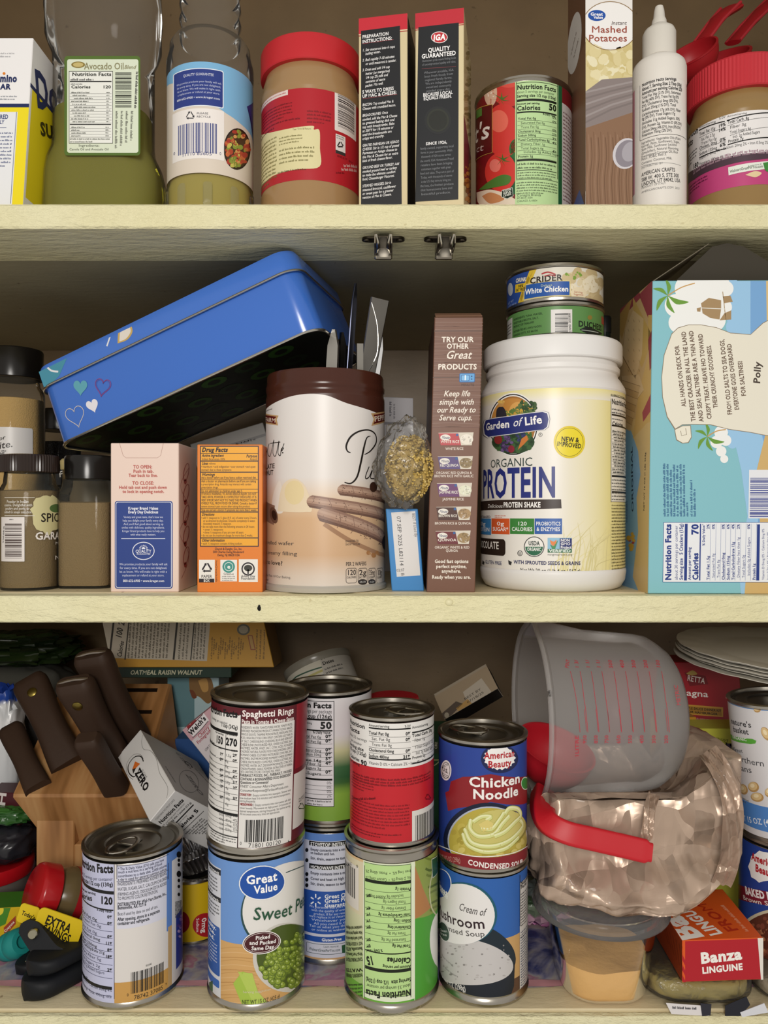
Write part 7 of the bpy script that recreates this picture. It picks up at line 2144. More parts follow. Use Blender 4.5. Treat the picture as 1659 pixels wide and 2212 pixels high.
for k, (s, x1, b) in enumerate((('INGREDIENTS: PREPARED KIDNEY BEANS,', 360, 0), ('WATER, SUGAR, SALT, CALCIUM CHLORIDE', 362, 0), ('(FIRMING AGENT), DISODIUM EDTA ADDED', 360, 0), ('TO PROMOTE COLOR RETENTION.', 341, 0), ('DISTRIBUTED BY: Wal-Mart Stores, Inc.,', 359, 2), ('Bentonville, AR 72716', 316, 2), ('Best if used by date on end of can.', 341, 0), ('After opening, store in a separate', 345, 2), ('container and refrigerate.', 324, 2))): a.T(s, 254, x1, 1907+k*11, 7, '#2c2e38', 3, b)
a.B(283, 2092, 355, 2138, K, 3, seed=6, n=30); a.T('78742 37085', 289, 352, 2151, 9, '#2a2826', 3); a.T('0', 274, 278, 2152, 6, K, 3); a.T('9', 357, 360, 2128, 5, K, 3); a.T('855082', 315, 328, 2086, 4, '#444', 3)
for y, r in ((1846, 7), (1858, 4), (1868, 4), (1888, 7), (1902, 4), (1915, 4), (1932, 4)): a.E(386, y, r*.7, r, K, 3, n=14)
for k in range(12): a.GP((378, 1950+k*3), (392, 1946+k*3), 2.4, '#444', 3, k)
a.R(380, 1965, 400, 2080, '#2a3a90', 3); a.spray(388, 2000, 6, 26, 14, ['#8a6aa8', '#b89ac8', '#4a3a88'], 2, 4, 4)
seal(t, a)

t, a = can('pea_can', 'can of sweet peas at the front, under the pasta rings can', 'can', 449, 657, .661, ZB, -.2775, '#6c96d4', lb=.05, lt=.045)
a.R(420, 2040, 680, 2200, '#d0a468', 1)
for k in range(14): a.S([(470, 2050+k*9), (510, 2046+k*9+(k % 3)*2), (560, 2054+k*9)], 1.6, ('#c2965a', '#dab27c', '#b88a50')[k % 3], 1.2, 4)
a.R(430, 1860, 477, 2160, '#d3d5dc', 2); a.R(448, 1872, 477, 1884, K, 3); a.R(448, 1932, 477, 1943, K, 3); a.T('STRUCTIONS', 448, 474, 1882, 5, '#eee', 4, 2); a.T('RUCTIONS:', 448, 474, 1941, 5, '#eee', 4, 2)
a.G(449, 1888, 470, 1928, 5, '#444', 3, seed=3); a.G(449, 1946, 474, 1978, 4, '#444', 3, seed=4); a.R(430, 1984, 475, 2088, '#2456a4', 3, 4)
for k, s in enumerate(('Quality.', 'Price.', 'Brand.')): a.T(s, 449, 468-k*2, 2002+k*11, 8, '#eef0f6', 4, 2)
a.G(448, 2030, 470, 2080, 7, '#c8d0e8', 4, seed=5); a.R(430, 2095, 474, 2112, '#2c62b4', 3, 4); a.pg([(452, 2122), (460, 2118), (460, 2142), (452, 2140)], '#2f5a3c', 3)
a.E(640, 1960, 122, 98, '#2a4a4c', 3, -18, n=60); a.E(641, 1958, 119, 97, '#e4e2de', 4, -18, n=60)
a.S([(617, 1885), (640, 1876), (665, 1866)], 2, '#2a4a4c', 5)
a.E(622, 2068, 76, 75, '#ccc8c0', 5, -16, n=44); a.E(626, 2064, 72, 68, '#4a5a20', 6, -16, n=44)
for k in range(240):
    rn = random.Random(k*7+1)
    q, r = rn.uniform(0, 6.28), math.sqrt(rn.random())
    x, y = 628+68*r*math.cos(q), 2066+64*r*math.sin(q)-(.3*68*r*math.cos(q))*.5
    if y < 2088-.80*(x-548): continue
    s = 5.2+(y-2000)*.018
    a.E(x, y, s, s, '#5f7426', 7+k*.02, n=12); a.E(x-.6, y-.8, s*.8, s*.8, ('#84992f', '#8ea23a', '#7a8e2c')[k % 3], 7.008+k*.02, n=10); a.E(x-1.4, y-1.8, s*.3, s*.3, '#b8c878', 7.014+k*.02, n=7)
a.pg([(540, 1940), (700, 1880), (700, 1985), (560, 2045)], '#e4e2de', 5.5) if 0 else None
a.pg([(504, 2124), (524, 2098), (545, 2104), (560, 2150), (580, 2185), (530, 2185)], '#a4c04a', 4.2); a.pg([(514, 2098), (545, 2102), (556, 2140), (600, 2190), (560, 2190)], '#b4ca5c', 4.4)
gv_oval(a, 566, 1906, 47, 35, -6, 13)
a.TP('Sweet Peas', (546, 1986), (684, 1946), 26, '#28543c', 13, 1)
a.E(565, 2035, 41, 25, '#f0eeea', 13, -8); a.E(565, 2035, 39, 23, '#4a1a20', 14, -8); a.ring(565, 2035, 37, 21, .9, '#e8dcd8', 15, -8)
for s, x0, x1, y in (('Picked', 552, 583, 2027), ('and Packed', 539, 595, 2037), ('Same Day', 543, 591, 2049)): a.TP(s, (x0, y+2), (x1, y-2), 8, '#f4f0ee', 16, 2)
a.T('Serving suggestion', 525, 585, 2143, 5, '#d8d0b0', 13); a.T('NET WT 15 OZ (425 g)', 523, 604, 2166, 9, '#2c2a20', 13)
seal(t, a)

t, a = can('pasta_ring_can', 'can of spaghetti rings with a maroon label, on top of the pea can', 'can', 447, 657, .661, -.2770, -.1530, '#5c1a24', lean=(.0036, 0))
a.R(640, 1480, 700, 1640, '#8f2430', 1); a.R(636, 1640, 700, 1668, '#6a1c26', 1.1)
a.R(425, 1535, 517, 1835, '#e6e4e0', 1.5); a.frame(425, 1535, 517.5, 1835, '#161616', 1.3, 2)
a.R(518, 1564, 632, 1830, '#dfddd9', 1.5); a.R(634, 1650, 690, 1765, '#d2cfca', 1.6); a.T('Spaghetti Rings', 523, 634, 1548, 13, '#efe6e2', 3, 2); a.T('Pasta In Tomato & Cheese Sauce', 522, 634, 1563, 8.5, '#efe6e2', 3, 2)
a.TP('Nutrition Facts', (440, 1533), (514, 1550), 14, K, 3, 3); a.T('2 servings per container', 458, 492, 1561, 6, '#444', 3); a.T('1 cup (242g)', 478, 514, 1573, 8, K, 3, 2); a.R(430, 1573, 514, 1580, K, 3)
a.T('Per serving', 466, 483, 1586, 4, K, 3, 2); a.T('Per container', 488, 513, 1589, 4, K, 3, 2); a.T('Calories', 448, 464, 1604, 8, K, 3, 2); a.T('150', 467, 482, 1606, 15, K, 3, 3); a.T('270', 488, 513, 1611, 15, K, 3, 3); a.R(430, 1612, 514, 1614.5, K, 3); a.R(484.5, 1584, 485.5, 1820, K, 3)
a.T('% DV*', 472, 483, 1618, 4, K, 3, 2); a.T('% DV*', 500, 513, 1624, 4, K, 3, 2)
for k, (v, g_, p) in enumerate((('1%', '1.5g', '2%'), ('0%', '0g', '0%'), ('', '0g', ''), ('0%', '0mg', '0%'), ('24%', '970mg', '42%'), ('12%', '57g', '21%'), ('10%', '4g', '14%'), ('', '23g', ''), ('20%', '18g', '35%'), ('', '6g', ''))):
    y = 1635+k*11.6
    if v: a.T(v, 475, 483, y-3, 6, K, 3, 3)
    a.T(g_, 487, 487+len(g_)*3.2, y, 5.6, '#333', 3)
    if p: a.T(p, 503, 513, y, 6, K, 3, 3)
    a.G(453, y-8, 470, y-3, 1, '#444', 3, seed=k); a.R(430, y+2, 514, y+2.8, '#444', 3)
a.R(430, 1748, 514, 1754, K, 3)
for k, (g_, p) in enumerate((('0mcg', '0%'), ('40mg', '4%'), ('2.9mg', '15%'), ('810mg', '15%'))):
    y = 1765+k*10; a.T(g_, 487, 500, y, 5.6, '#333', 3); a.T(p, 503, 513, y, 6, K, 3); a.T(p, 473, 483, y-3, 5, K, 3); a.R(430, y+2, 514, y+2.7, '#444', 3)
a.R(430, 1798, 514, 1800, K, 3); a.G(455, 1804, 510, 1822, 3, '#444', 3)
for k, s in enumerate(('INGREDIENTS: WATER, TOMATO PUREE (WATER, TOMATO PASTE),', 'ENRICHED MACARONI PRODUCT (WHEAT FLOUR, NIACIN,', 'FERROUS SULFATE, THIAMINE MONONITRATE, RIBOFLAVIN, FOLIC', 'ACID), HIGH FRUCTOSE CORN SYRUP. CONTAINS LESS THAN 2%', 'OF: SALT, CHEESE BLEND (CHEDDAR, BLUE AND SEMI-SOFT', 'CHEESE BLEND [PASTEURIZED MILK, CHEESE CULTURES, SALT,', 'ENZYMES], WATER, WHEY, SALT, CITRIC ACID), POTASSIUM', 'CHLORIDE, NATURAL FLAVOR, FOOD STARCH-MODIFIED, GRATED', 'ROMANO CHEESE (CULTURED PASTEURIZED COWS MILK, SALT,', 'ENZYMES), ENZYME MODIFIED ROMANO CHEESE (ROMANO', 'CHEESE [PASTEURIZED COWS MILK, CHEESE CULTURES, SALT,', 'ENZYMES], WATER, SALT, DISODIUM PHOSPHATE), CITRIC ACID,', 'ONION POWDER, GARLIC POWDER, EXTRACTIVES OF PAPRIKA,', 'BETA CAROTENE (COLOR). CONTAINS: MILK, WHEAT.')): a.T(s, 520, 631 if k < 13 else 606, 1574+k*7.4, 5, '#33302e', 3)
for k, (s, x1, b) in enumerate((('©FARIBAULT FOODS, INC., FARIBAULT, MN 55021'[1:], 630, 2), ('CONTAINS A BIOENGINEERED FOOD INGREDIENT', 628, 2), ('Questions or Comments?', 580, 2), ('FINEST Consumer Affairs Department', 612, 0), ('ConsumerResponse@FaribaultFoods.com', 622, 0))): a.T(s, 519, x1, 1677+k*8.2, 5.6, '#2a2826', 3, b)
for k, s in enumerate(('STOVE TOP: Empty contents into saucepan. Simmer over', 'low-medium heat 5-6 minutes until desired temperature,', 'stirring frequently.', 'MICROWAVE: Empty contents into microwave safe dish,', 'cover loosely. Microwave on high power 2-4 minutes and', 'desired temperature, stirring frequently. Stir before serving.', 'All microwave ovens vary, times are approximate.')): a.T(s, 518, (628, 626, 552, 628, 628, 627, 604)[k], 1719+k*7, 4.8, '#3a3634', 3)
a.T('STOVE TOP:', 518, 542, 1719, 4.8, '#a02028', 4, 2); a.T('MICROWAVE:', 518, 545, 1740, 4.8, '#a02028', 4, 2)
a.B(529, 1770, 612, 1818, K, 3, seed=8, n=30); a.T('71801 00120', 536, 606, 1829, 9, K, 4, 0); a.T('0', 518, 522, 1825, 7, K, 4); a.T('6', 621, 625, 1820, 6, K, 4); a.R(534, 1819, 608, 1830, '#dfddd9', 3.5)
recycle(a, 651, 1742, 9, K, 2); a.T('PLEASE', 645, 657, 1724, 3.6, K, 3); a.T('RECYCLE', 645, 657, 1729, 3.6, K, 3)
seal(t, a)

t, a = can('bean_can', 'blue and white can with stovetop instructions, second row behind the pea can', 'can', 622, 804, .722, ZB, -.2805, '#d3d5e2')
a.R(590, 1795, 830, 1818, '#5f86c8', 1); a.R(590, 2070, 830, 2110, '#c8a070', 1)
a.R(668, 1819, 760, 1829, K, 2); a.T('STOVETOP INSTRUCTIONS', 671, 774, 1828, 7, '#f0f0f0', 3, 2); a.R(668, 1868, 760, 1879, K, 2); a.T('MICROWAVE INSTRUCTIONS', 671, 776, 1878, 7, '#f0f0f0', 3, 2)
for s, x1, y in (('Empty contents into a saucepan. Heat', 776, 1839), ('on medium until hot.', 723, 1847), ('Stir, drain, season to taste and serve.', 776, 1858), ('Empty contents into a microwavable', 776, 1890), ('Cover and heat on high for 1-2 min.', 776, 1902), ('Stir, drain, season to taste and serve.', 776, 1913)): a.T(s, 671, x1, y, 5.6, '#2a2c40', 3, 2)
for y in (1836, 1858, 1888, 1900, 1912): a.E(663, y, 3.4, 4.4, K, 3, n=14)
a.R(640, 1926, 790, 2018, '#2a55a8', 2, 4)
for k in range(6):
    q = k*math.pi/3+math.pi/2; a.L([(682+5*math.cos(q), 1945+6*math.sin(q)), (682+12*math.cos(q), 1945+14*math.sin(q))], 3, '#f0f2f6', 3)
for k, s in enumerate(('Great Quality.', 'Great Price.', 'Guaranteed.')): a.T(s, 701, (774, 764, 764)[k], 1938+k*10, 8, '#f0f2f6', 3, 2)
for k, s in enumerate(("We guarantee that you'll be fully satisfied", 'with the quality of every Great Value', 'product. If for any reason you are not,', "we'll replace it or return your money.", 'Whichever you prefer.', 'All you need is the package.', 'Tell us what you think... 1-877-', 'or online at walmart.com/great')): a.T(s, 668+(k % 3)*5, 782, 1962+k*7, 5, '#ccd6ee', 3)
a.R(640, 2024, 790, 2036, '#2a55a8', 2, 4); a.T('Gluten-Free', 695, 738, 2033, 6, '#f0f2f6', 3, 2); a.frame(662, 2040, 760, 2062, '#4a5a5c', 1, 2, 3); a.T('Learn more at:', 699, 732, 2047, 4.6, '#4a5a5c', 3); a.T('WalmartGreatForYou.com', 668, 735, 2056, 6, '#4a5a5c', 3, 1); a.pg([(738, 2042), (746, 2040), (746, 2058), (739, 2058)], '#2f5a3c', 3)
seal(t, a)
t, a = can('vegetable_can', 'white and green can standing second row behind the pasta rings can', 'can', 620, 803, .722, -.2800, -.1605, '#dcdadc')
vz_ = a.s
def wg(u, v):
    y = 1106-v*0
    f = (v-.006)/.112
    for (f0, c0_), (f1, c1_) in (((0, '#7aa03a'), (.22, '#86ac44')), ((.22, '#86ac44'), (.30, '#2f5a34')), ((.30, '#2f5a34'), (.42, '#3f6a44')), ((.42, '#3f6a44'), (.55, '#c9c99c')), ((.55, '#c9c99c'), (.66, '#d9d8da')), ((.66, '#d9d8da'), (1.2, '#dcdadc'))):
        if f < f1: return mix(c0_, c1_, max(0, (f-f0)/(f1-f0)))
    return lin('#dcdadc')
for k in range(24): a.add([(-.09, .005+k*.0048), (.09, .005+k*.0048), (.09, .005+(k+1)*.0048), (-.09, .005+(k+1)*.0048)], wg, 1, tri=False)
a.R(640, 1514, 722, 1742, '#dedce0', 2); a.frame(640, 1514, 722, 1742, K, 1.4, 3)
a.T('Nutrition Facts', 625, 717, 1528, 11, K, 4, 3); a.T('3.5 servings per package', 640, 717, 1540, 8, '#333', 4); a.T('Serving size 1/2 cup (126g)', 622, 717, 1550, 8, K, 4, 2); a.R(640, 1552, 718, 1556, K, 4); a.T('Amount per serving', 640, 674, 1562, 4, K, 4, 1); a.T('50', 692, 717, 1574, 14, K, 4, 3); a.R(640, 1576, 718, 1579, K, 4); a.T('% Daily Value*', 676, 717, 1585, 6, K, 4, 2)
for k, (s, v) in enumerate((('Total Fat 0g', '0%'), ('Saturated Fat 0g', '0%'), ('', ''), ('Cholesterol 0mg', '0%'), ('Sodium 10mg', '0%'), ('Total Carbohydrate 14g', '5%'), ('Dietary Fiber 1g', '4%'), ('Total Sugars 3g', ''), ('Incl. 0g Added Sugars', '0%'))):
    y = 1594+k*9.6
    if s: a.T(s, 694-len(s)*3.4, 694, y, 6, '#333', 4, 1)
    if v: a.T(v, 703, 717, y, 7, K, 4, 3)
    a.R(640, y+2, 718, y+2.8, '#555', 4)
a.R(640, 1681, 718, 1685, K, 4)
for k, v in enumerate(('0%', '0%', '0%', '2%')): a.T(v, 706, 716, 1694+k*9.4, 6, K, 4); a.R(640, 1696+k*9.4, 718, 1696.8+k*9.4, '#555', 4)
a.R(640, 1724, 718, 1726, K, 4); a.G(664, 1727, 716, 1741, 2, '#333', 4)
seal(t, a)

t, a = can('green_bean_can', 'upside down green bean can at the front with dented silver top rim', 'can', 745, 946, .658, ZB, -.2720, '#d8cfae', lb=.06, lt=.085)
a.R(720, 1990, 970, 2200, lambda u, v: mix('#8fba62', '#d8d4b4', min(1, max(0, (v-.02)/.06))), 1); a.R(720, 1840, 970, 1872, '#d8b888', 1); a.R(720, 2140, 970, 2190, '#6aa83c', 1.5)
a.R(897, 1830, 980, 1985, '#8a9a4a', 2); a.pg([(896, 1870), (914, 1920), (930, 1960), (896, 1985)], '#b07a4a', 2.4); a.pg([(888, 1985), (980, 1960), (980, 2190), (888, 2190)], '#4a9c34', 2.5); a.S([(935, 1880), (928, 1920), (932, 1960), (945, 1980)], 4, '#c8c8a0', 2.8)
for k in range(10): a.S([(915+k*2, 1850+k*13), (930, 1856+k*12), (950, 1845+k*12)], 5, ('#6a7a2c', '#8a9a44', '#54661f')[k % 3], 2.2, 4)
a.E(962, 2030, 34, 70, '#e6e6e2', 3, n=30)
a.pg([(932, 1856), (944, 1848), (946, 1880), (934, 1896)], '#2f5a3c', 3); a.L([(932, 1856), (944, 1848), (946, 1880), (934, 1896), (932, 1856)], 1.4, '#e8ece4', 4)
a.R(722, 1852, 775, 1944, '#dcd6cc', 2); a.B(742, 1868, 768, 1932, K, 3, seed=4, n=14); a.TP('78742', (760, 1862), (746, 1865), 6, K, 3); a.TP('0', (773, 1868), (769, 1868), 6, K, 3)
a.R(785, 1864, 896, 2164, '#dfe8cc', 3); a.frame(785, 1864, 896, 2164, '#e6ecd8', 1, 3.1); a.R(787, 1869, 888, 2154, '#b8da90', 3.2); a.frame(787, 1869, 888, 2154, '#22301a', 1.2, 4)
G_ = '#18200f'
def ud(s, x0, x1, y, h, b=0, col=G_): a.TP(s, (x1, y-h), (x0, y-h), h, col, 5, b)   # printed upside down: reads right to left
ud('Nutrition Facts', 790, 887, 2149, 13, 3); ud('about 3.5 servings per container', 792, 886, 2131, 7); ud('Serving size  1/2 cup (120g)', 790, 887, 2119, 8, 2); a.R(789, 2094, 887, 2101, G_, 5)
ud('Amount per serving', 827, 887, 2090, 6, 2); ud('Calories', 836, 887, 2079, 11, 3); ud('15', 790, 805, 2083, 17, 3); a.R(789, 2059, 887, 2061.5, G_, 5); ud('% Daily Value*', 790, 826, 2056, 6, 2)
for k, (s, v, b, n_i) in enumerate((('Total Fat 0g', '0%', 2, 0), ('Saturated Fat 0g', '0%', 0, 10), ('Trans Fat 0g', '', 0, 10), ('Cholesterol 0mg', '0%', 2, 0), ('Sodium 15mg', '1%', 2, 0), ('Total Carbohydrate 3g', '1%', 2, 0), ('Dietary Fiber 1g', '4%', 0, 10), ('Total Sugars 0g', '', 0, 10), ('Includes 0g Added Sugars', '0%', 0, 16), ('Protein 1g', '', 2, 0))):
    y = 2046-k*13.6
    ud(s, 887-n_i-len(s)*3.3, 887-n_i, y, 6.4, b)
    if v: ud(v, 790, 800, y, 6.4, 3)
    if k: a.R(789, y+3.4, 887, y+4.2, '#4a5a3c', 5)
a.R(789, 1904, 887, 1911, G_, 5); ud('Vit. D 0mcg 0%  •  Calcium 25mg 2%', 790, 887, 1898, 6.4); ud('Iron 1mg 6%  •  Potas. 60mg 2%', 790, 887, 1884, 6.4)
for k, s in enumerate(('container and refrigerate.', 'After opening, store in a separate', 'Best if used by date on end of can.', 'NOT A SODIUM FREE FOOD', 'Bentonville, AR 72716', 'Wal-Mart Stores, Inc.,', 'DISTRIBUTED BY', '', 'WATER', 'INGREDIENTS: GREEN BEANS,')):
    if s: ud(s, 748, 782, 2006+k*11.4, 6.4, 2)
for k in range(4): a.GP((782, 2124+k*8), (748, 2124+k*8), 4, '#3a4a2c', 5, k)
seal(t, a)
t, a = can('tomato_sauce_can', 'small red can with a wide nutrition strip, on the upside down green bean can', 'can', 755, 938, .658, -.2715, -.1665, '#c0222c', tab=1, tabang=-.5, lb=.02)
a.R(735, 1532, 960, 1548, '#b83038', 1)
a.R(735, 1553, 960, 1660, '#e6e4e0', 2); a.R(735, 1552, 960, 1554, '#222', 2.5)
a.T('Nutrition', 757, 789, 1570, 9, K, 4, 2); a.T('Facts', 757, 778, 1582, 9, K, 4, 2); a.T('about 2.5 servings', 757, 793, 1598, 6, '#444', 4); a.T('per container', 759, 782, 1607, 6, '#444', 4); a.T('Serving size', 757, 786, 1618, 6.6, K, 4, 2); a.T('1/2 cup (125g)', 757, 792, 1629, 7, K, 4, 2); a.T('Calories', 758, 777, 1641, 7, K, 4, 2); a.T('per serving', 758, 777, 1650, 5, K, 4, 1); a.T('90', 780, 793, 1653, 10, K, 4, 3)
a.T('Amount/serving', 797, 841, 1571, 5.4, K, 4, 1); a.T('% DV', 874, 887, 1571, 5.4, K, 4, 1); a.T('Amount/serving', 890, 924, 1571, 5.4, K, 4, 1)
a.R(797, 1574, 887, 1577, K, 4); a.R(890, 1574, 950, 1577, K, 4)
for k, (s, v, b, i_) in enumerate((('Total Fat 0g', '0%', 2, 0), ('Sat. Fat 0g', '0%', 0, 6), ('Trans Fat 0g', '', 0, 6), ('Cholesterol 0mg', '0%', 2, 0), ('Sodium 480mg', '21%', 2, 0))):
    y = 1588+k*12.4; a.T(s, 797+i_, 797+i_+len(s)*3.6, y, 6.6, K, 4, b)
    if v: a.T(v, 887-len(v)*5.4, 887, y, 6.6, K, 4, 3)
    if k < 4: a.R(797, y+4, 887, y+4.8, '#555', 4)
for k, (s, b, i_) in enumerate((('Total Carb. 20g', 2, 0), ('Fiber 1g', 0, 5), ('Total Sugars 12g', 0, 5), ('Incl. 7g Added Sugars', 0, 8), ('Protein 2g', 0, 0))):
    y = 1588+k*12.4; a.T(s, 890+i_, min(934, 890+i_+len(s)*2.8), y, 6.4, K, 4, b); a.R(890, y+4, 950, y+4.8, '#555', 4)
a.R(797, 1640, 887, 1643, K, 4); a.R(890, 1640, 950, 1643, K, 4); a.T('Vitamin D 0% • Calcium 2% • Iron 4% • Potassium 10%', 797, 934, 1654, 6.4, K, 4)
for k in range(3): a.GP((762, 1668+k*6), (930, 1668+k*6), 4, '#74101a', 3, k)
a.G(760, 1685, 808, 1710, 4, '#74101a', 3, seed=4); a.GP((762, 1726), (815, 1726), 5, '#5c0c14', 3, 8)
a.G(760, 1736, 885, 1792, 8, '#7c141e', 3, seed=6); a.G(760, 1798, 868, 1810, 2, '#5c0c14', 3, seed=9)
recycle(a, 924, 1722, 8, '#6a0f18', 2); a.R(890, 1740, 960, 1835, '#dad7d2', 2); a.B(897, 1752, 950, 1808, K, 3, seed=10, n=26); a.T('71541', 905, 931, 1823, 8, K, 3); a.T('0', 892, 896, 1825, 6, K, 3)
seal(t, a)

t, a = can('mushroom_soup_can', 'blue mushroom soup can at the front, under the noodle soup can', 'can', 950, 1140, .6635, ZB, -.2945, '#2d62ae', lb=.075, lt=.04)
a.R(930, 2030, 1160, 2200, '#c8a068', 1); a.R(1100, 2100, 1160, 2190, '#5c4030', 1.2)
a.E(1000, 2060, 115, 72, '#1c2a34', 3, 10, n=50); a.pg([(930, 2080), (1112, 2080), (1110, 2130), (1096, 2168), (930, 2175)], '#1c222c', 3.2); a.E(996, 2076, 113, 50, '#c6c3c2', 4, 7, n=50)
rn = random.Random(3)
for k in range(46):
    x, y = rn.uniform(950, 1100), rn.uniform(2040, 2115); a.E(x, y, rn.uniform(1, 4), rn.uniform(.8, 2.4), rn.choice(('#aeaaa8', '#b8b4b2', '#8a8684')), 4.4, n=9)
a.R(930, 2005, 1125, 2026, '#2d62ae', 2.8) if 0 else None
a.E(998, 1972, 76, 66, '#1f5a6a', 5, 12, n=44); a.E(995, 1974, 74, 65, '#e8e6e4', 5.4, 12, n=44)
a.E(950, 1908, 26, 32, '#f0f0ee', 6); a.E(949, 1908, 25, 31, '#2350a6', 7); a.T('Great', 932, 968, 1910, 12, '#fff', 8, 2); a.T('Value', 938, 968, 1925, 11, '#fff', 8, 2)
a.TP('Cream of', (991, 1964), (1047, 1978), 16, '#3a3634', 8, 0, .25); a.TP('Mushroom', (944, 1968), (1049, 2005), 21, '#2c1a20', 8, 1); a.TP('Condensed Soup', (951, 1990), (1048, 2022), 11, '#3a3634', 8)
a.E(960, 2012, 11, 22, '#2f4a3c', 8, -16); a.ring(960, 2012, 11, 22, 1.2, '#e0e6e0', 9, -16); a.TP('Gluten', (952, 2010), (968, 2014), 5, '#dfe6df', 10); a.TP('Free', (953, 2018), (967, 2022), 5, '#dfe6df', 10)
a.T('Serving', 955, 980, 2078, 4, '#7a7674', 6); a.T('to show texture', 958, 990, 2102, 4, '#7a7674', 6); a.TP('NET WT 10.5 OZ (298g)', (940, 2108), (1007, 2140), 11, '#e6e4e2', 6, 1)
a.R(1122, 1884, 1160, 2145, '#cfccc8', 6); a.frame(1122, 1890, 1160, 2000, K, 1, 7); a.T('Nutrition', 1124, 1140, 1906, 7, K, 8, 2); a.T('Facts', 1124, 1136, 1916, 7, K, 8, 2); a.G(1124, 1922, 1140, 1995, 12, '#444', 8); a.G(1124, 2004, 1140, 2140, 24, '#3a4a6a', 8, seed=3)
seal(t, a)
t, a = can('noodle_soup_can', 'blue chicken noodle soup can with a ring pull lid, on the mushroom soup can', 'can', 947, 1139, .6635, -.2940, -.1872, '#2a4496', tab=1, tabang=2.6, lb=.02, lt=.05)
a.R(930, 1600, 975, 1900, '#263e8c', 1)
a.pg([(974, 1688), (1000, 1678), (1060, 1672), (1160, 1676), (1160, 1734), (1060, 1732), (990, 1745), (968, 1752), (962, 1712), (970, 1708)], '#8c2228', 2)
a.E(1079, 1639, 40, 31, '#1a2450', 3, n=36)
a.pg([(1079+33*(1+.06*math.cos(k*math.pi/40*16*2/2))*math.cos(k*math.pi/40), 1637+25*(1+.07*math.cos(k*math.pi/40*18))*math.sin(k*math.pi/40)) for k in range(80)], '#f0eeec', 4)
a.T('American', 1046, 1111, 1638, 14, '#b0202a', 5, 2); a.T('Beauty', 1054, 1104, 1657, 14, '#b0202a', 5, 2)
a.E(964, 1664, 11.5, 22, '#e6e4e4', 4); a.ring(964, 1664, 9, 18, 1, '#222', 5); a.T('U.S.', 957, 969, 1668, 8, K, 6, 2); a.G(955, 1671, 970, 1682, 3, '#222', 6); a.TP('INSPECTED', (955, 1660), (971, 1652), 4, K, 6)
a.T('Chicken', 1013, 1123, 1700, 20, '#f2efec', 6, 2); a.T('Noodle', 1021, 1119, 1726, 20, '#f2efec', 6, 2)
a.E(1134, 1692, 9, 14, '#d8e6d0', 5); a.E(1134, 1692, 8, 12, '#3a8a3c', 6)
a.E(1050, 1810, 92, 76, '#151c34', 3, -6, n=50); a.E(1053, 1812, 86, 70, '#aeb6c8', 3.4, -6, n=50); a.E(1054, 1815, 84, 70, '#b8a846', 4, -6, n=50)
a.spray(1054, 1815, 78, 58, 90, ['#c2b252', '#a8983a', '#cfc06a', '#b09e40'], 4, 11, 4.1, 2)
a.E(1068, 1795, 70, 44, '#8c8434', 6, -14, n=44); a.E(1068, 1792, 68, 42, '#c9c070', 6.2, -14, n=44)
for k, (pts, w) in enumerate((([(1004, 1790), (1020, 1820), (1060, 1828), (1100, 1815), (1128, 1785), (1120, 1768)], 9), ([(1018, 1770), (1016, 1790), (1034, 1806), (1066, 1802), (1084, 1780), (1100, 1762)], 9), ([(1022, 1775), (1040, 1764), (1060, 1764), (1050, 1772)], 8), ([(1068, 1806), (1090, 1796), (1112, 1775), (1124, 1762), (1118, 1748), (1100, 1746), (1090, 1758)], 9), ([(1000, 1800), (1012, 1826), (1050, 1840), (1092, 1832), (1120, 1808)], 8), ([(1040, 1790), (1062, 1790), (1080, 1768), (1088, 1755)], 8))):
    a.S(pts, w+2, '#a8a44c', 7+k*.3, 7); a.S(pts, w, '#d3d78e', 7.1+k*.3, 7); a.S([(x-.6, y-1.6) for x, y in pts], w*.4, '#e6e8b8', 7.2+k*.3, 7)
a.pg([(1034, 1780), (1052, 1770), (1066, 1778), (1062, 1790), (1044, 1796)], '#d8c878', 8.9)
a.pg([(930, 1826), (1000, 1846), (1045, 1852), (1090, 1848), (1160, 1822), (1160, 1900), (930, 1900)], '#86222a', 9); a.S([(940, 1822), (965, 1832), (1000, 1845), (1045, 1850), (1095, 1845), (1125, 1835), (1145, 1822)], 2, '#e9e6e0', 10, 5)
a.TP('CONDENSED SOUP', (1011, 1866), (1127, 1866), 11, '#f0eae6', 11, 2); a.TP('NET WT 10.5 OZ (298g)', (950, 1852), (996, 1862), 10, '#c89a90', 11)
seal(t, a)

t, a = can('baked_bean_can', 'dark blue can of baked beans at the right edge, under the white bean can', 'can', 1594, 1794, .684, ZB, -.2835, '#24408e', lt=.05)
a.pg([(1645+26*math.cos(.35*k)*(1+.1*(k % 2)), 1872+32*math.sin(.35*k)*(1+.1*(k % 2))) for k in range(18)], '#eceae8', 3); a.T('American', 1624, 1680, 1868, 15, '#b0202a', 4, 3); a.T('Beauty', 1632, 1676, 1890, 15, '#b0202a', 4, 3)
a.pg([(1580, 1905), (1640, 1922), (1720, 1930), (1720, 1962), (1640, 1952), (1580, 1936)], '#7a1a2c', 3); a.TP('BAKED BEANS', (1611, 1930), (1712, 1945), 15, '#ece6e4', 4, 3); a.TP('Brown Sugar', (1606, 1942), (1700, 1958), 9, '#e0d0c8', 4, 1)
a.E(1690, 2022, 96, 60, '#c9bca0', 3, n=40); a.E(1692, 2024, 92, 56, '#5c2e20', 4, n=40); a.spray(1692, 2024, 86, 50, 110, ['#7a4030', '#8c5038', '#5a2a1e', '#a06a4a'], 4, 8, 4.4, 3)
a.R(1580, 2085, 1720, 2160, '#7a1a2c', 3)
seal(t, a)
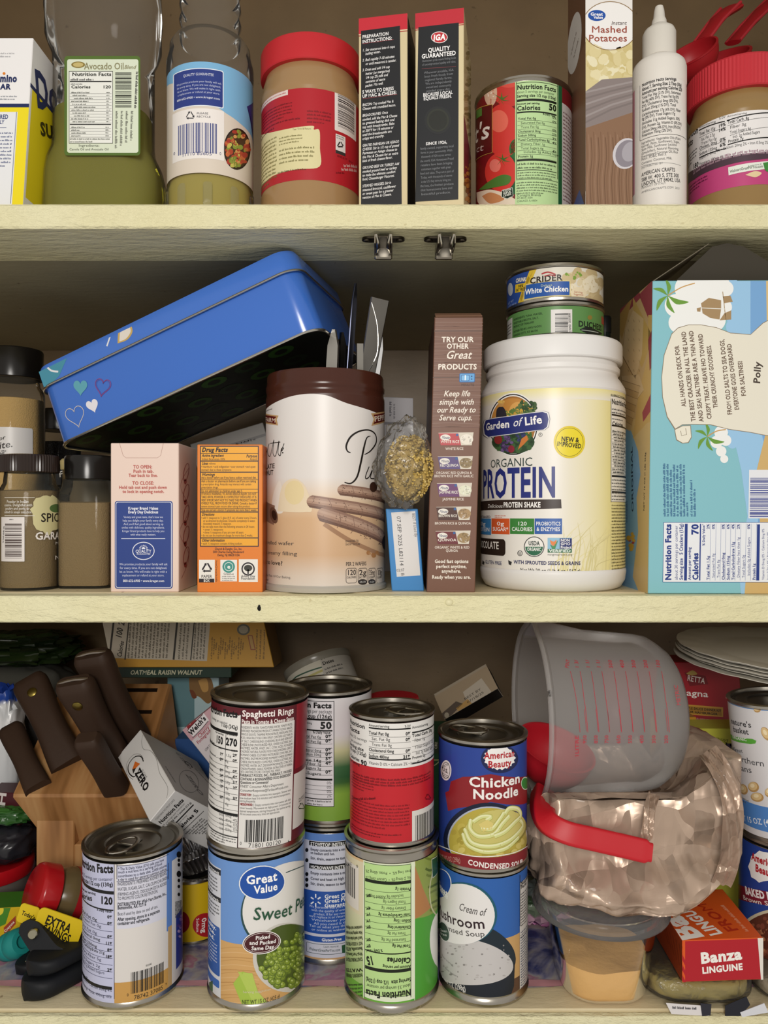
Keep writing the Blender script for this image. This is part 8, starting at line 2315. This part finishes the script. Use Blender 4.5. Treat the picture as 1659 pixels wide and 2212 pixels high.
t, a = can('white_bean_can', 'white and light blue can of northern beans at the right edge, under paper plates', 'can', 1596, 1796, .684, -.2830, -.1625, '#d8d6d8', lean=(-.0115, 0), lt=.03)
a.R(1540, 1500, 1800, 1536, '#5f92d0', 1); a.R(1540, 1746, 1800, 1800, '#4f84c8', 1)
a.TP("nature's", (1580, 1562), (1624, 1572), 12, '#3a3a3c', 3, 1); a.TP('basket', (1585, 1580), (1618, 1587), 12, '#3a3a3c', 3, 1)
a.pg([(1570, 1584), (1625, 1596), (1634, 1600), (1632, 1606), (1622, 1607), (1570, 1594)], '#5aa83c', 3); a.TP('ORGANIC', (1583, 1594), (1614, 1601), 6, '#f0f4ec', 4, 2)
a.TP('Great', (1585, 1622), (1605, 1626), 8, '#5a5a5c', 3); a.TP('Northern', (1588, 1638), (1652, 1656), 13, '#48484c', 3); a.TP('Beans', (1590, 1660), (1625, 1670), 13, '#48484c', 3)
for x, y, rx, ry, rot in ((1636, 1532, 8, 7, 0), (1655, 1585, 9, 16, -30), (1606, 1705, 9, 12, -30), (1628, 1700, 12, 11, 30), (1636, 1722, 14, 10, 10), (1662, 1712, 10, 10, 0)):
    a.E(x, y, rx, ry, '#b8925c', 3, rot); a.E(x-1.4, y-1.6, rx*.8, ry*.8, '#d9bc88', 4, rot); a.E(x-2.4, y-3, rx*.4, ry*.4, '#eedcb4', 5, rot)
a.G(1596, 1722, 1618, 1734, 2, '#6a6a6c', 3); a.TP('NET WT 15 OZ (425g)', (1590, 1762), (1690, 1782), 12, '#e6ecf4', 3, 1)
seal(t, a)

# ---------------------------------------------------------------- right: cartons behind the jug, plates
c = Carton(at(1335, CY, .850)+Vector((0, 0, ZL)), (1, 0, -.0), (-.07, 0, 1), .150, .045, .2380, '#a0202a')
a = c.front()
a.pg([(1478, 1452), (1524, 1460), (1530, 1478), (1490, 1482)], '#7a1820', 1); a.TP('RETTA', (1484, 1470), (1522, 1477), 12, '#e6dcd4', 2, 1); a.blob([(1482, 1455), (1496, 1448), (1506, 1456), (1494, 1459)], '#b89a50', 2)
a.TP('Lasagna', (1448, 1500), (1530, 1506), 13, '#f0eae4', 2, 1); a.pg([(1440, 1518), (1562, 1528), (1562, 1549), (1440, 1540)], '#c8983c', 2); a.pg([(1440, 1521), (1558, 1531), (1559, 1546), (1440, 1537)], '#a87a2c', 3); a.TP('STYLE SAUCE DINNER KIT', (1478, 1531), (1558, 1538), 5, '#2a1c10', 4, 2); a.TP('FOR HAMBURGER', (1482, 1539), (1550, 1545), 4.6, '#2a1c10', 4, 2); a.TP('New look same great taste', (1484, 1552), (1552, 1558), 4, '#d8b0a8', 2)
c.done('lasagna_box', 'red lasagna dinner carton behind the measuring jug, under the paper plates', 'pasta box')
c = Carton(at(1455, CY, .765)+Vector((0, 0, ZL)), (1, .0, 0), (.03, 0, 1), .072, .035, .188, '#c2c048')
a = c.front()
a.TP('Dinner Starter', (1574, 1598), (1514, 1586), 8, '#4a4a20', 2, 0, .2); a.TP('FETTAN', (1600, 1612), (1512, 1594), 26, '#22240f', 2, 2); a.R(1570, 1606, 1580, 1618, '#4a3a5a', 2); a.pg([(1540, 1640), (1620, 1650), (1620, 1700), (1540, 1690)], '#8fae5a', 1)
c.done('dinner_box', 'lime yellow dinner carton standing upside down beside the white bean can', 'pasta box')
c = Carton(at(1405, CY, .800)+Vector((0, 0, ZL)), (1, 0, 0), (0, 0, 1), .048, .02, .190, '#b8842c')
a = c.front(); a.TP('BUTTER', (1440, 1700), (1508, 1682), 11, '#f0e8d8', 2, 3, .2)
c.done('golden_box', 'golden carton peeking out between the measuring jug and the tan plastic bag', 'carton')
pc = Vector((.415, .163, -.1622))
for k in range(7):
    m = MB(); n = 120
    rp = .113-.0014*((k*3) % 4)
    z = pc.z+k*.0021+.0006
    cx = pc+Vector((.002*((k*5) % 3-1), .002*((k*7) % 3-1), 0))
    def pr(r, zz, fl): return [Vector((cx.x+r*math.cos(2*math.pi*i/n), cx.y+r*math.sin(2*math.pi*i/n), zz+fl*math.sin(i*math.pi/3)+.05*(cx.y-pc.y+r*math.sin(2*math.pi*i/n)+.07)-.03*(cx.x-pc.x+r*math.cos(2*math.pi*i/n))+.003)) for i in range(n)]
    m.loft([pr(.070, z, 0), pr(.078, z+.0003, 0), pr(.090, z+.0030, .0001), pr(rp, z+.0042, .0003), pr(rp, z+.0049, .0003), pr(.090, z+.0037, .0001), pr(.078, z+.0010, 0), pr(.070, z+.0007, 0)], '#cfcbc0')
    solo('paper_plate', ('topmost' if k == 6 else 'bottom' if k == 0 else 'inner')+' white paper plate of the stack on the white bean can', 'paper plate', m, 'thin_paper', (cx.x, cx.y, z), 40, 'stacked paper plates')

# ---------------------------------------------------------------- frosted measuring jug on its side
RC = at(1146, 1535, .725)
jx = Vector((.134, .004, -.001)); JL = jx.length; jn = jx.normalized()
t = thing('measuring_jug', 'frosted measuring jug with red markings and a red handle, lying on its side', 'measuring jug', RC+jx*.5+Vector((0, 0, -.076)))
MJ = frame(RC, jn, 0, (0, 0, 1))
R0, R1 = .0800, .0690
def jr(z): return R0+(R1-R0)*z/JL
m = MB()
pr = [(R0+.002, 0), (R0+.0026, .0012), (R0+.0018, .0026), (jr(.004), .004)]+[(jr(z), z) for z in (.02, .05, .08, .098)]+[(jr(.104)-.0012, .108), (R1-.004, .1165), (R1-.010, .1245), (R1-.018, .1300), (R1-.027, .1330), (R1-.036, JL)]
inn = [(r-.0022, z) for r, z in pr[3:]][::-1]
rows = []
for r, z in pr+inn+[(R0-.0006, .0004)]:
    row = []
    for i in range(96):
        q = 2*math.pi*i/96
        k = 1+(.10*math.exp(-((q-0.0+math.pi) % (2*math.pi)-math.pi)**2/.035)*max(0, 1-z/.05))   # pouring lip at the top
        row.append(MJ @ Vector((r*k*math.cos(q), r*k*math.sin(q), z)))
    rows.append(row)
m.grid(rows[:len(pr)], '#ffffff', cu=True); m.grid(rows[len(pr)-1:len(pr)+1], '#ffffff', cu=True) if 0 else None
m.cap(rows[len(pr)-1], '#ffffff')
part('jug_body', m, 'frosted_plastic', t, 45)
m = MB(); m.tube([MJ @ Vector(((R0+.0006)*(1+.10*math.exp(-((q+math.pi) % (2*math.pi)-math.pi)**2/.035))*math.cos(q), (R0+.0006)*(1+.10*math.exp(-((q+math.pi) % (2*math.pi)-math.pi)**2/.035))*math.sin(q), 0)) for q in (2*math.pi*i/96 for i in range(97))], .0021, '#ffffff', 8)
part('rim', m, 'frosted_plastic', t)
S = Cyl(MJ, R0+.0004, (R1-R0)/JL)
a = Art(S, (-.2, .2, .01, .125), None, .003)
rd = '#b8404c'
for k, (x, s) in enumerate(((1250, '1LITRE'), (1267, '950'), (1291, '850'), (1314, '750'), (1340, '650'), (1365, '550'), (1390, '450'), (1416, '350'), (1443, '250'))):
    a.TP(s, (x, 1606 if k else 1636), (x, 1588), 8, rd, 1, 1)
    a.L([(x-14 if k > 0 else x-18, 1450), (x-6, 1505), (x+1, 1560), (x+3, 1582)], 1.2, rd, 1)
    a.TP(('PINT', '1 3/4', '1 1/2', '1 1/4', '500', '400', '300', '200', '100')[k][:4], (x-16-(6 if k == 0 else 0), 1444), (x-19, 1426), 8, rd, 1, 1)
for k in range(8): a.L([(1262+k*25, 1532), (1267+k*25, 1580)], 1, rd, 1)
a.TP('METRIC', (1471, 1524), (1464, 1480), 9, rd, 1, 1)
part('markings', a.mb, 'printed_paper', t, 0)
m = MB()
pts = catmull([tuple(at(*p)) for p in ((1172, 1715, .690), (1172, 1748, .660), (1186, 1778, .640), (1222, 1798, .632), (1280, 1812, .630), (1350, 1828, .628), (1404, 1841, .626))], 6)
pts = [Vector(p) for p in pts]
rings = []
for i, p in enumerate(pts):
    tg = (pts[min(i+1, len(pts)-1)]-pts[max(i-1, 0)]).normalized()
    s = tg.cross(Vector((0, -1, .35))).normalized(); u = s.cross(tg).normalized()
    f = i/(len(pts)-1); w = .0185
    if f > .96: w *= .8
    rings.append([p+s*aa+u*bb for aa, bb in rrect(w, .015, .0026, 5)])
m.loft(rings, '#c01a26')
part('handle', m, 'satin_plastic', t, 40)
t2 = at(1200, 1618, .732)
m = MB(); rb = .037
m.lathe(frame(t2, (.25, -.3, .9)), [(rb*math.sin(k*math.pi/24), -rb*math.cos(k*math.pi/24)) for k in range(0, 13)]+[(rb*1.03, .003), (rb*.97, .003)]+[(rb*.95*math.sin(k*math.pi/24), -rb*.95*math.cos(k*math.pi/24)) for k in range(12, 0, -1)], 48, lin('#c2202e'), False, False)
solo('measuring_cup', 'round red measuring cup nested inside the mouth of the frosted jug', 'measuring cup', m, 'satin_plastic', t2+Vector((0, 0, -rb)), 50, None)

# ---------------------------------------------------------------- tan plastic bag stuffed under the jug
BC = Vector((.2285, .098, -.2635))
def jug_clear(p, gap=.0025):
    q = MJ.inverted() @ p
    if -.01 < q.z < JL+.004:
        r = math.hypot(q.x, q.y); lim = (jr(max(0, min(JL, q.z)))+gap)
        if q.z > .115: lim *= max(.5, 1-((q.z-.115)/.03)**2*.35)
        if r < lim and r > 1e-6:
            q.x *= lim/r; q.y *= lim/r
            return MJ @ q
    return p
t = thing('plastic_bag', 'crumpled tan plastic grocery bag stuffed between the soup can and the jug', 'plastic bag', BC+Vector((0, 0, -.066)))
rows = []
NU, NV = 150, 100
for j in range(NV+1):
    ph = math.pi*j/NV
    row = []
    for i in range(NU):
        th = 2*math.pi*i/NU
        d = Vector((math.sin(ph)*math.cos(th), math.sin(ph)*math.sin(th), -math.cos(ph)))
        f = lambda x: math.copysign(abs(x)**.72, x)
        q = d*1.5+Vector((2.3, .7, 4.1))
        v1 = noise.voronoi(q)[0]; v2 = noise.voronoi(q*2.3+Vector((5, 1, 2)))[0]
        v3 = noise.voronoi(q*4.6+Vector((1, 3, 7)))[0]; k = 1.13-.17*v1[0]-.10*v2[0]-.045*v3[0]+.03*noise.noise(d*3)
        g = (lambda x: math.copysign(abs(x)**.36, x)) if d.z < 0 else f; sr = math.sin(ph); gr = (g(sr)/max(sr, 1e-6)); w = BC+Vector((f(math.cos(th))*g(sr)*.103*k, f(math.sin(th))*g(sr)*.100*k, g(d.z)*.082*k))
        w.y = max(w.y, .030-.022*max(0, min(1, (-.288-w.z)/.03)))+.004*noise.noise(w*60)
        w.y = min(w.y, .146 if w.x > .262 else .182)
        dy = w.y-.112
        under = -.187-math.sqrt(max(0, .0825**2-dy*dy))-.003            # lies below the jug
        tr = max(0, min(1, (w.x-.250)/.04))
        cap_ = min(under, -.241)*(1-tr)+(-.212)*tr
        if w.z > cap_: w.z = cap_+(w.z-cap_)*.10*tr
        w.z = max(w.z, -.3285+.0015*noise.noise(d*6))
        dd_ = w.y+D0
        xr_ = (1600-150*max(0, (-.285-w.z)/.045)**1.6-828.5)/F*min(dd_, .668)
        if w.x > xr_: w.x = xr_-.002*noise.noise(w*50)
        rc = Vector((w.x-.0855, w.y-.0485, 0))
        if w.x < .14 and rc.length < .0405: rc *= .0405/max(rc.length, 1e-6); w.x, w.y = .0855+rc.x, .0485+rc.y
        rc = Vector((w.x-.357, w.y-.069, 0))
        if rc.length < .0470: rc *= .0470/max(rc.length, 1e-6); w.x, w.y = .357+rc.x, .069+rc.y
        row.append(jug_clear(w))
    rows.append(row)
m = MB(); m.grid(rows, '#c2aa96', cu=True)
part('bag_film', m, 'tan_film', t, 60)
def strap(pts, w, seed):
    rows = []
    n = len(pts)
    P3 = [Vector(p) for p in pts]
    for i, p in enumerate(P3):
        tg = (P3[min(i+1, n-1)]-P3[max(i-1, 0)]).normalized()
        s = tg.cross(Vector((0, -1, 0))).normalized(); f = s.cross(tg)
        rows.append([p+s*(w*(j/10-.5))+f*(.0016*math.sin(j*1.3+i*.35+seed)) for j in range(11)])
    m = MB(); m.grid(rows, '#b89e8a'); return m
part('strap', strap(catmull([tuple(at(*p)) for p in ((1528, 1622, .650), (1556, 1660, .640), (1576, 1712, .632), (1584, 1780, .628), (1578, 1850, .628), (1556, 1910, .632))], 8), .017, 1), 'tan_film', t, 60)
part('strap', strap(catmull([tuple(at(*p)) for p in ((1412, 1715, .640), (1405, 1750, .634), (1398, 1790, .632), (1396, 1815, .632))], 8), .010, 2), 'tan_film', t, 60)
# ---------------------------------------------------------------- clear tub of orange sauce
c0, _r = upright(1157, 1441, .662)
c0.z = ZL
t = thing('deli_tub', 'clear lidded deli tub holding peach coloured sauce', 'tub', c0)
def rg(w, z, r=.36): return [c0+Vector((p[0], p[1], z)) for p in rrect(w, w, w*r, 9)]
m = MB(); m.loft([rg(.062, 0), rg(.068, .002), rg(.072, .006), rg(.088, .056, .42), rg(.093, .066, .48), rg(.0965, .067, .49)], '#ffffff', caps=False); m.cap(rg(.062, 0), '#ffffff', True)
part('tub_body', m, 'clear_tub', t)
m = MB(); tp_ = rg(.0772, .0285, .40)
rr_ = [rg(.060, .0015), rg(.066, .003), rg(.0700, .0065), rg(.0765, .027, .40)]
tp_ = [p+Vector((0, 0, .003*noise.noise(p*55)+.0035*abs(noise.noise(p*20)))) for p in tp_]
rr_ += [tp_, [c0+(p-c0)*.7+Vector((0, 0, .007+.003*noise.noise(p*70))) for p in tp_], [c0+(p-c0)*.35+Vector((0, 0, .0165)) for p in tp_]]
for q in rr_[-2:]:
    for p in q: p.z = ZL+.0290+.003*noise.noise(p*60)
m.loft(rr_, '#e8b872')
part('sauce', m, 'soft_food', t, 50)
m = MB(); RL = .0575
m.lathe(frame(c0), [(RL*.86, .0648), (RL*.985, .0650), (RL, .0665), (RL*.985, .0680), (RL*.965, .0690), (RL*.96, .0735), (RL*.93, .0755), (RL*.88, .0755), (RL*.86, .0735), (.001, .0735)], 90, lin('#ffffff'), capb=False, capt=False)
part('lid', m, 'clear_lid', t)

# wrapper behind the tub, linguine box on noodle packets
pouch('plastic_wrapper', 'pink and green plastic wrapper on the liner behind the deli tub', 'wrapper', Vector((.150, .150, ZL+.0165)), .030, .030, .014, ['#b86aa0', '#b86aa0', '#c8a0b4', '#8a9a84', '#5f7a5c', '#8f9a98'], 'gloss_plastic', .3, 5, 5, power=.8)
def packet(label, ctr, sx, sy, sz, body, seed):
    t = thing('noodle_packet', label, 'packet', Vector((ctr.x, ctr.y, ZL)), 'clear noodle packets')
    for nm, k, mt, cl, am in (('noodles', .93, 'soft_food', body, .10), ('wrap', 1., 'clear_film', '#ffffff', .07)):
        f = lambda x: math.copysign(abs(x)**.55, x)
        m = MB()
        rows = crumple(ctr, 1, 1, 1, 0, 1, 1, 60, 26, False, lambda p, d: Vector((f(d.x)*sx*k, f(d.y)*sy*k, f(d.z)*sz*k*(1+am*noise.noise(Vector((d.x*5, d.y*5, seed)))))))
        for row in rows:
            for p in row: p.z = min(max(p.z, ZL+.0005), ZL+2*sz)
        m.grid(rows, cl, cu=True)
        part(nm, m, mt, t, 50)
    return t
pk = packet('clear packet of olive noodles under the linguine box with a white label', Vector((.262, .052, ZL+.0125)), .046, .045, .0122, '#a39352', 1)
S = Plane(Vector((.21, .0040, ZL)), (1, -.02, 0), (0, .1, 1))
m = MB(); q = [S.P(*p) for p in ((1438, 2166), (1520, 2172), (1532, 2194), (1450, 2190))]
m.loft([[S.M(u, v, 0) for u, v in q], [S.M(u, v, .0005) for u, v in q]], '#dcd8d8'); q = [S.P(*p) for p in ((1512, 2166), (1536, 2168), (1534, 2192), (1516, 2194))]; m.loft([[S.M(u, v, .0004) for u, v in q], [S.M(u, v, .0009) for u, v in q]], '#2a2a34')
a = Art(S, (-.1, .3, -.1, .1)); a.GP((1452, 2178), (1504, 2180), 5, '#2a2a34', 12, 3); a.mb.n = None; m.join(a.mb)
part('label', m, 'printed_paper', pk, 0)
pk = packet('clear packet of olive noodles at the right corner with a black patch', Vector((.353, .044, ZL+.0105)), .044, .036, .0102, '#b0a48c', 4)
m = MB(); q = [S.P(*p) for p in ((1566, 2172), (1612, 2152), (1620, 2170), (1598, 2194), (1566, 2194))]
m.loft([[S.M(u, v, 0) for u, v in q], [S.M(u, v, .0005) for u, v in q]], '#1c1e28'); q = [S.P(*p) for p in ((1598, 2186), (1650, 2166), (1659, 2186), (1602, 2196))]; m.loft([[S.M(u, v, .0003) for u, v in q], [S.M(u, v, .0008) for u, v in q]], '#d4d6dc')
part('label', m, 'printed_paper', pk, 0)
O = at(1474, CY, .618); O.z = ZL+.0255
c = Carton(O, (1, -.035, .055), (.0, .0, 1), .064, .080, .0335, '#d8581e', cols=['#b01c28', None, '#d8d2c8', '#8c3414', None, None])
a = c.front()
a.R(1400, 2020, 1480, 2130, '#d8581e', .6); 
for k in range(3): a.pg([(1474, 2062+k*22), (1482, 2078+k*22), (1482, 2090+k*22), (1474, 2074+k*22)], '#b01c28', .8)
a.pg([(1636, 2020), (1660, 2020), (1660, 2130), (1645, 2130)], '#e4dfd6', 1)
a.TP('Banza', (1514, 2081), (1604, 2071), 22, '#f2efe8', 2, 3); a.TP('LINGUINE', (1517, 2103), (1605, 2094), 13, '#f2efe8', 2, 3)
b = c.top()
b.TP('Banza', (1521, 2025), (1400, 1918), 50, '#f0ece4', 2, 3); b.TP('LINGUINE', (1561, 2017), (1461, 1940), 26, '#f0ece4', 2, 3); b.TP('FROM', (1597, 2010), (1522, 1950), 24, '#b02c14', 2, 2); b.GP((1618, 2012), (1560, 1952), 8, '#e8a07c', 2)
d_ = c.left()
for k in range(7): d_.L([(1474-k*7, 2045-k*8), (1480-k*6, 2110-k*12)], 3, '#6c2410', 1)
c.done('linguine_box', 'orange and red linguine carton lying on the noodle packets', 'pasta box')
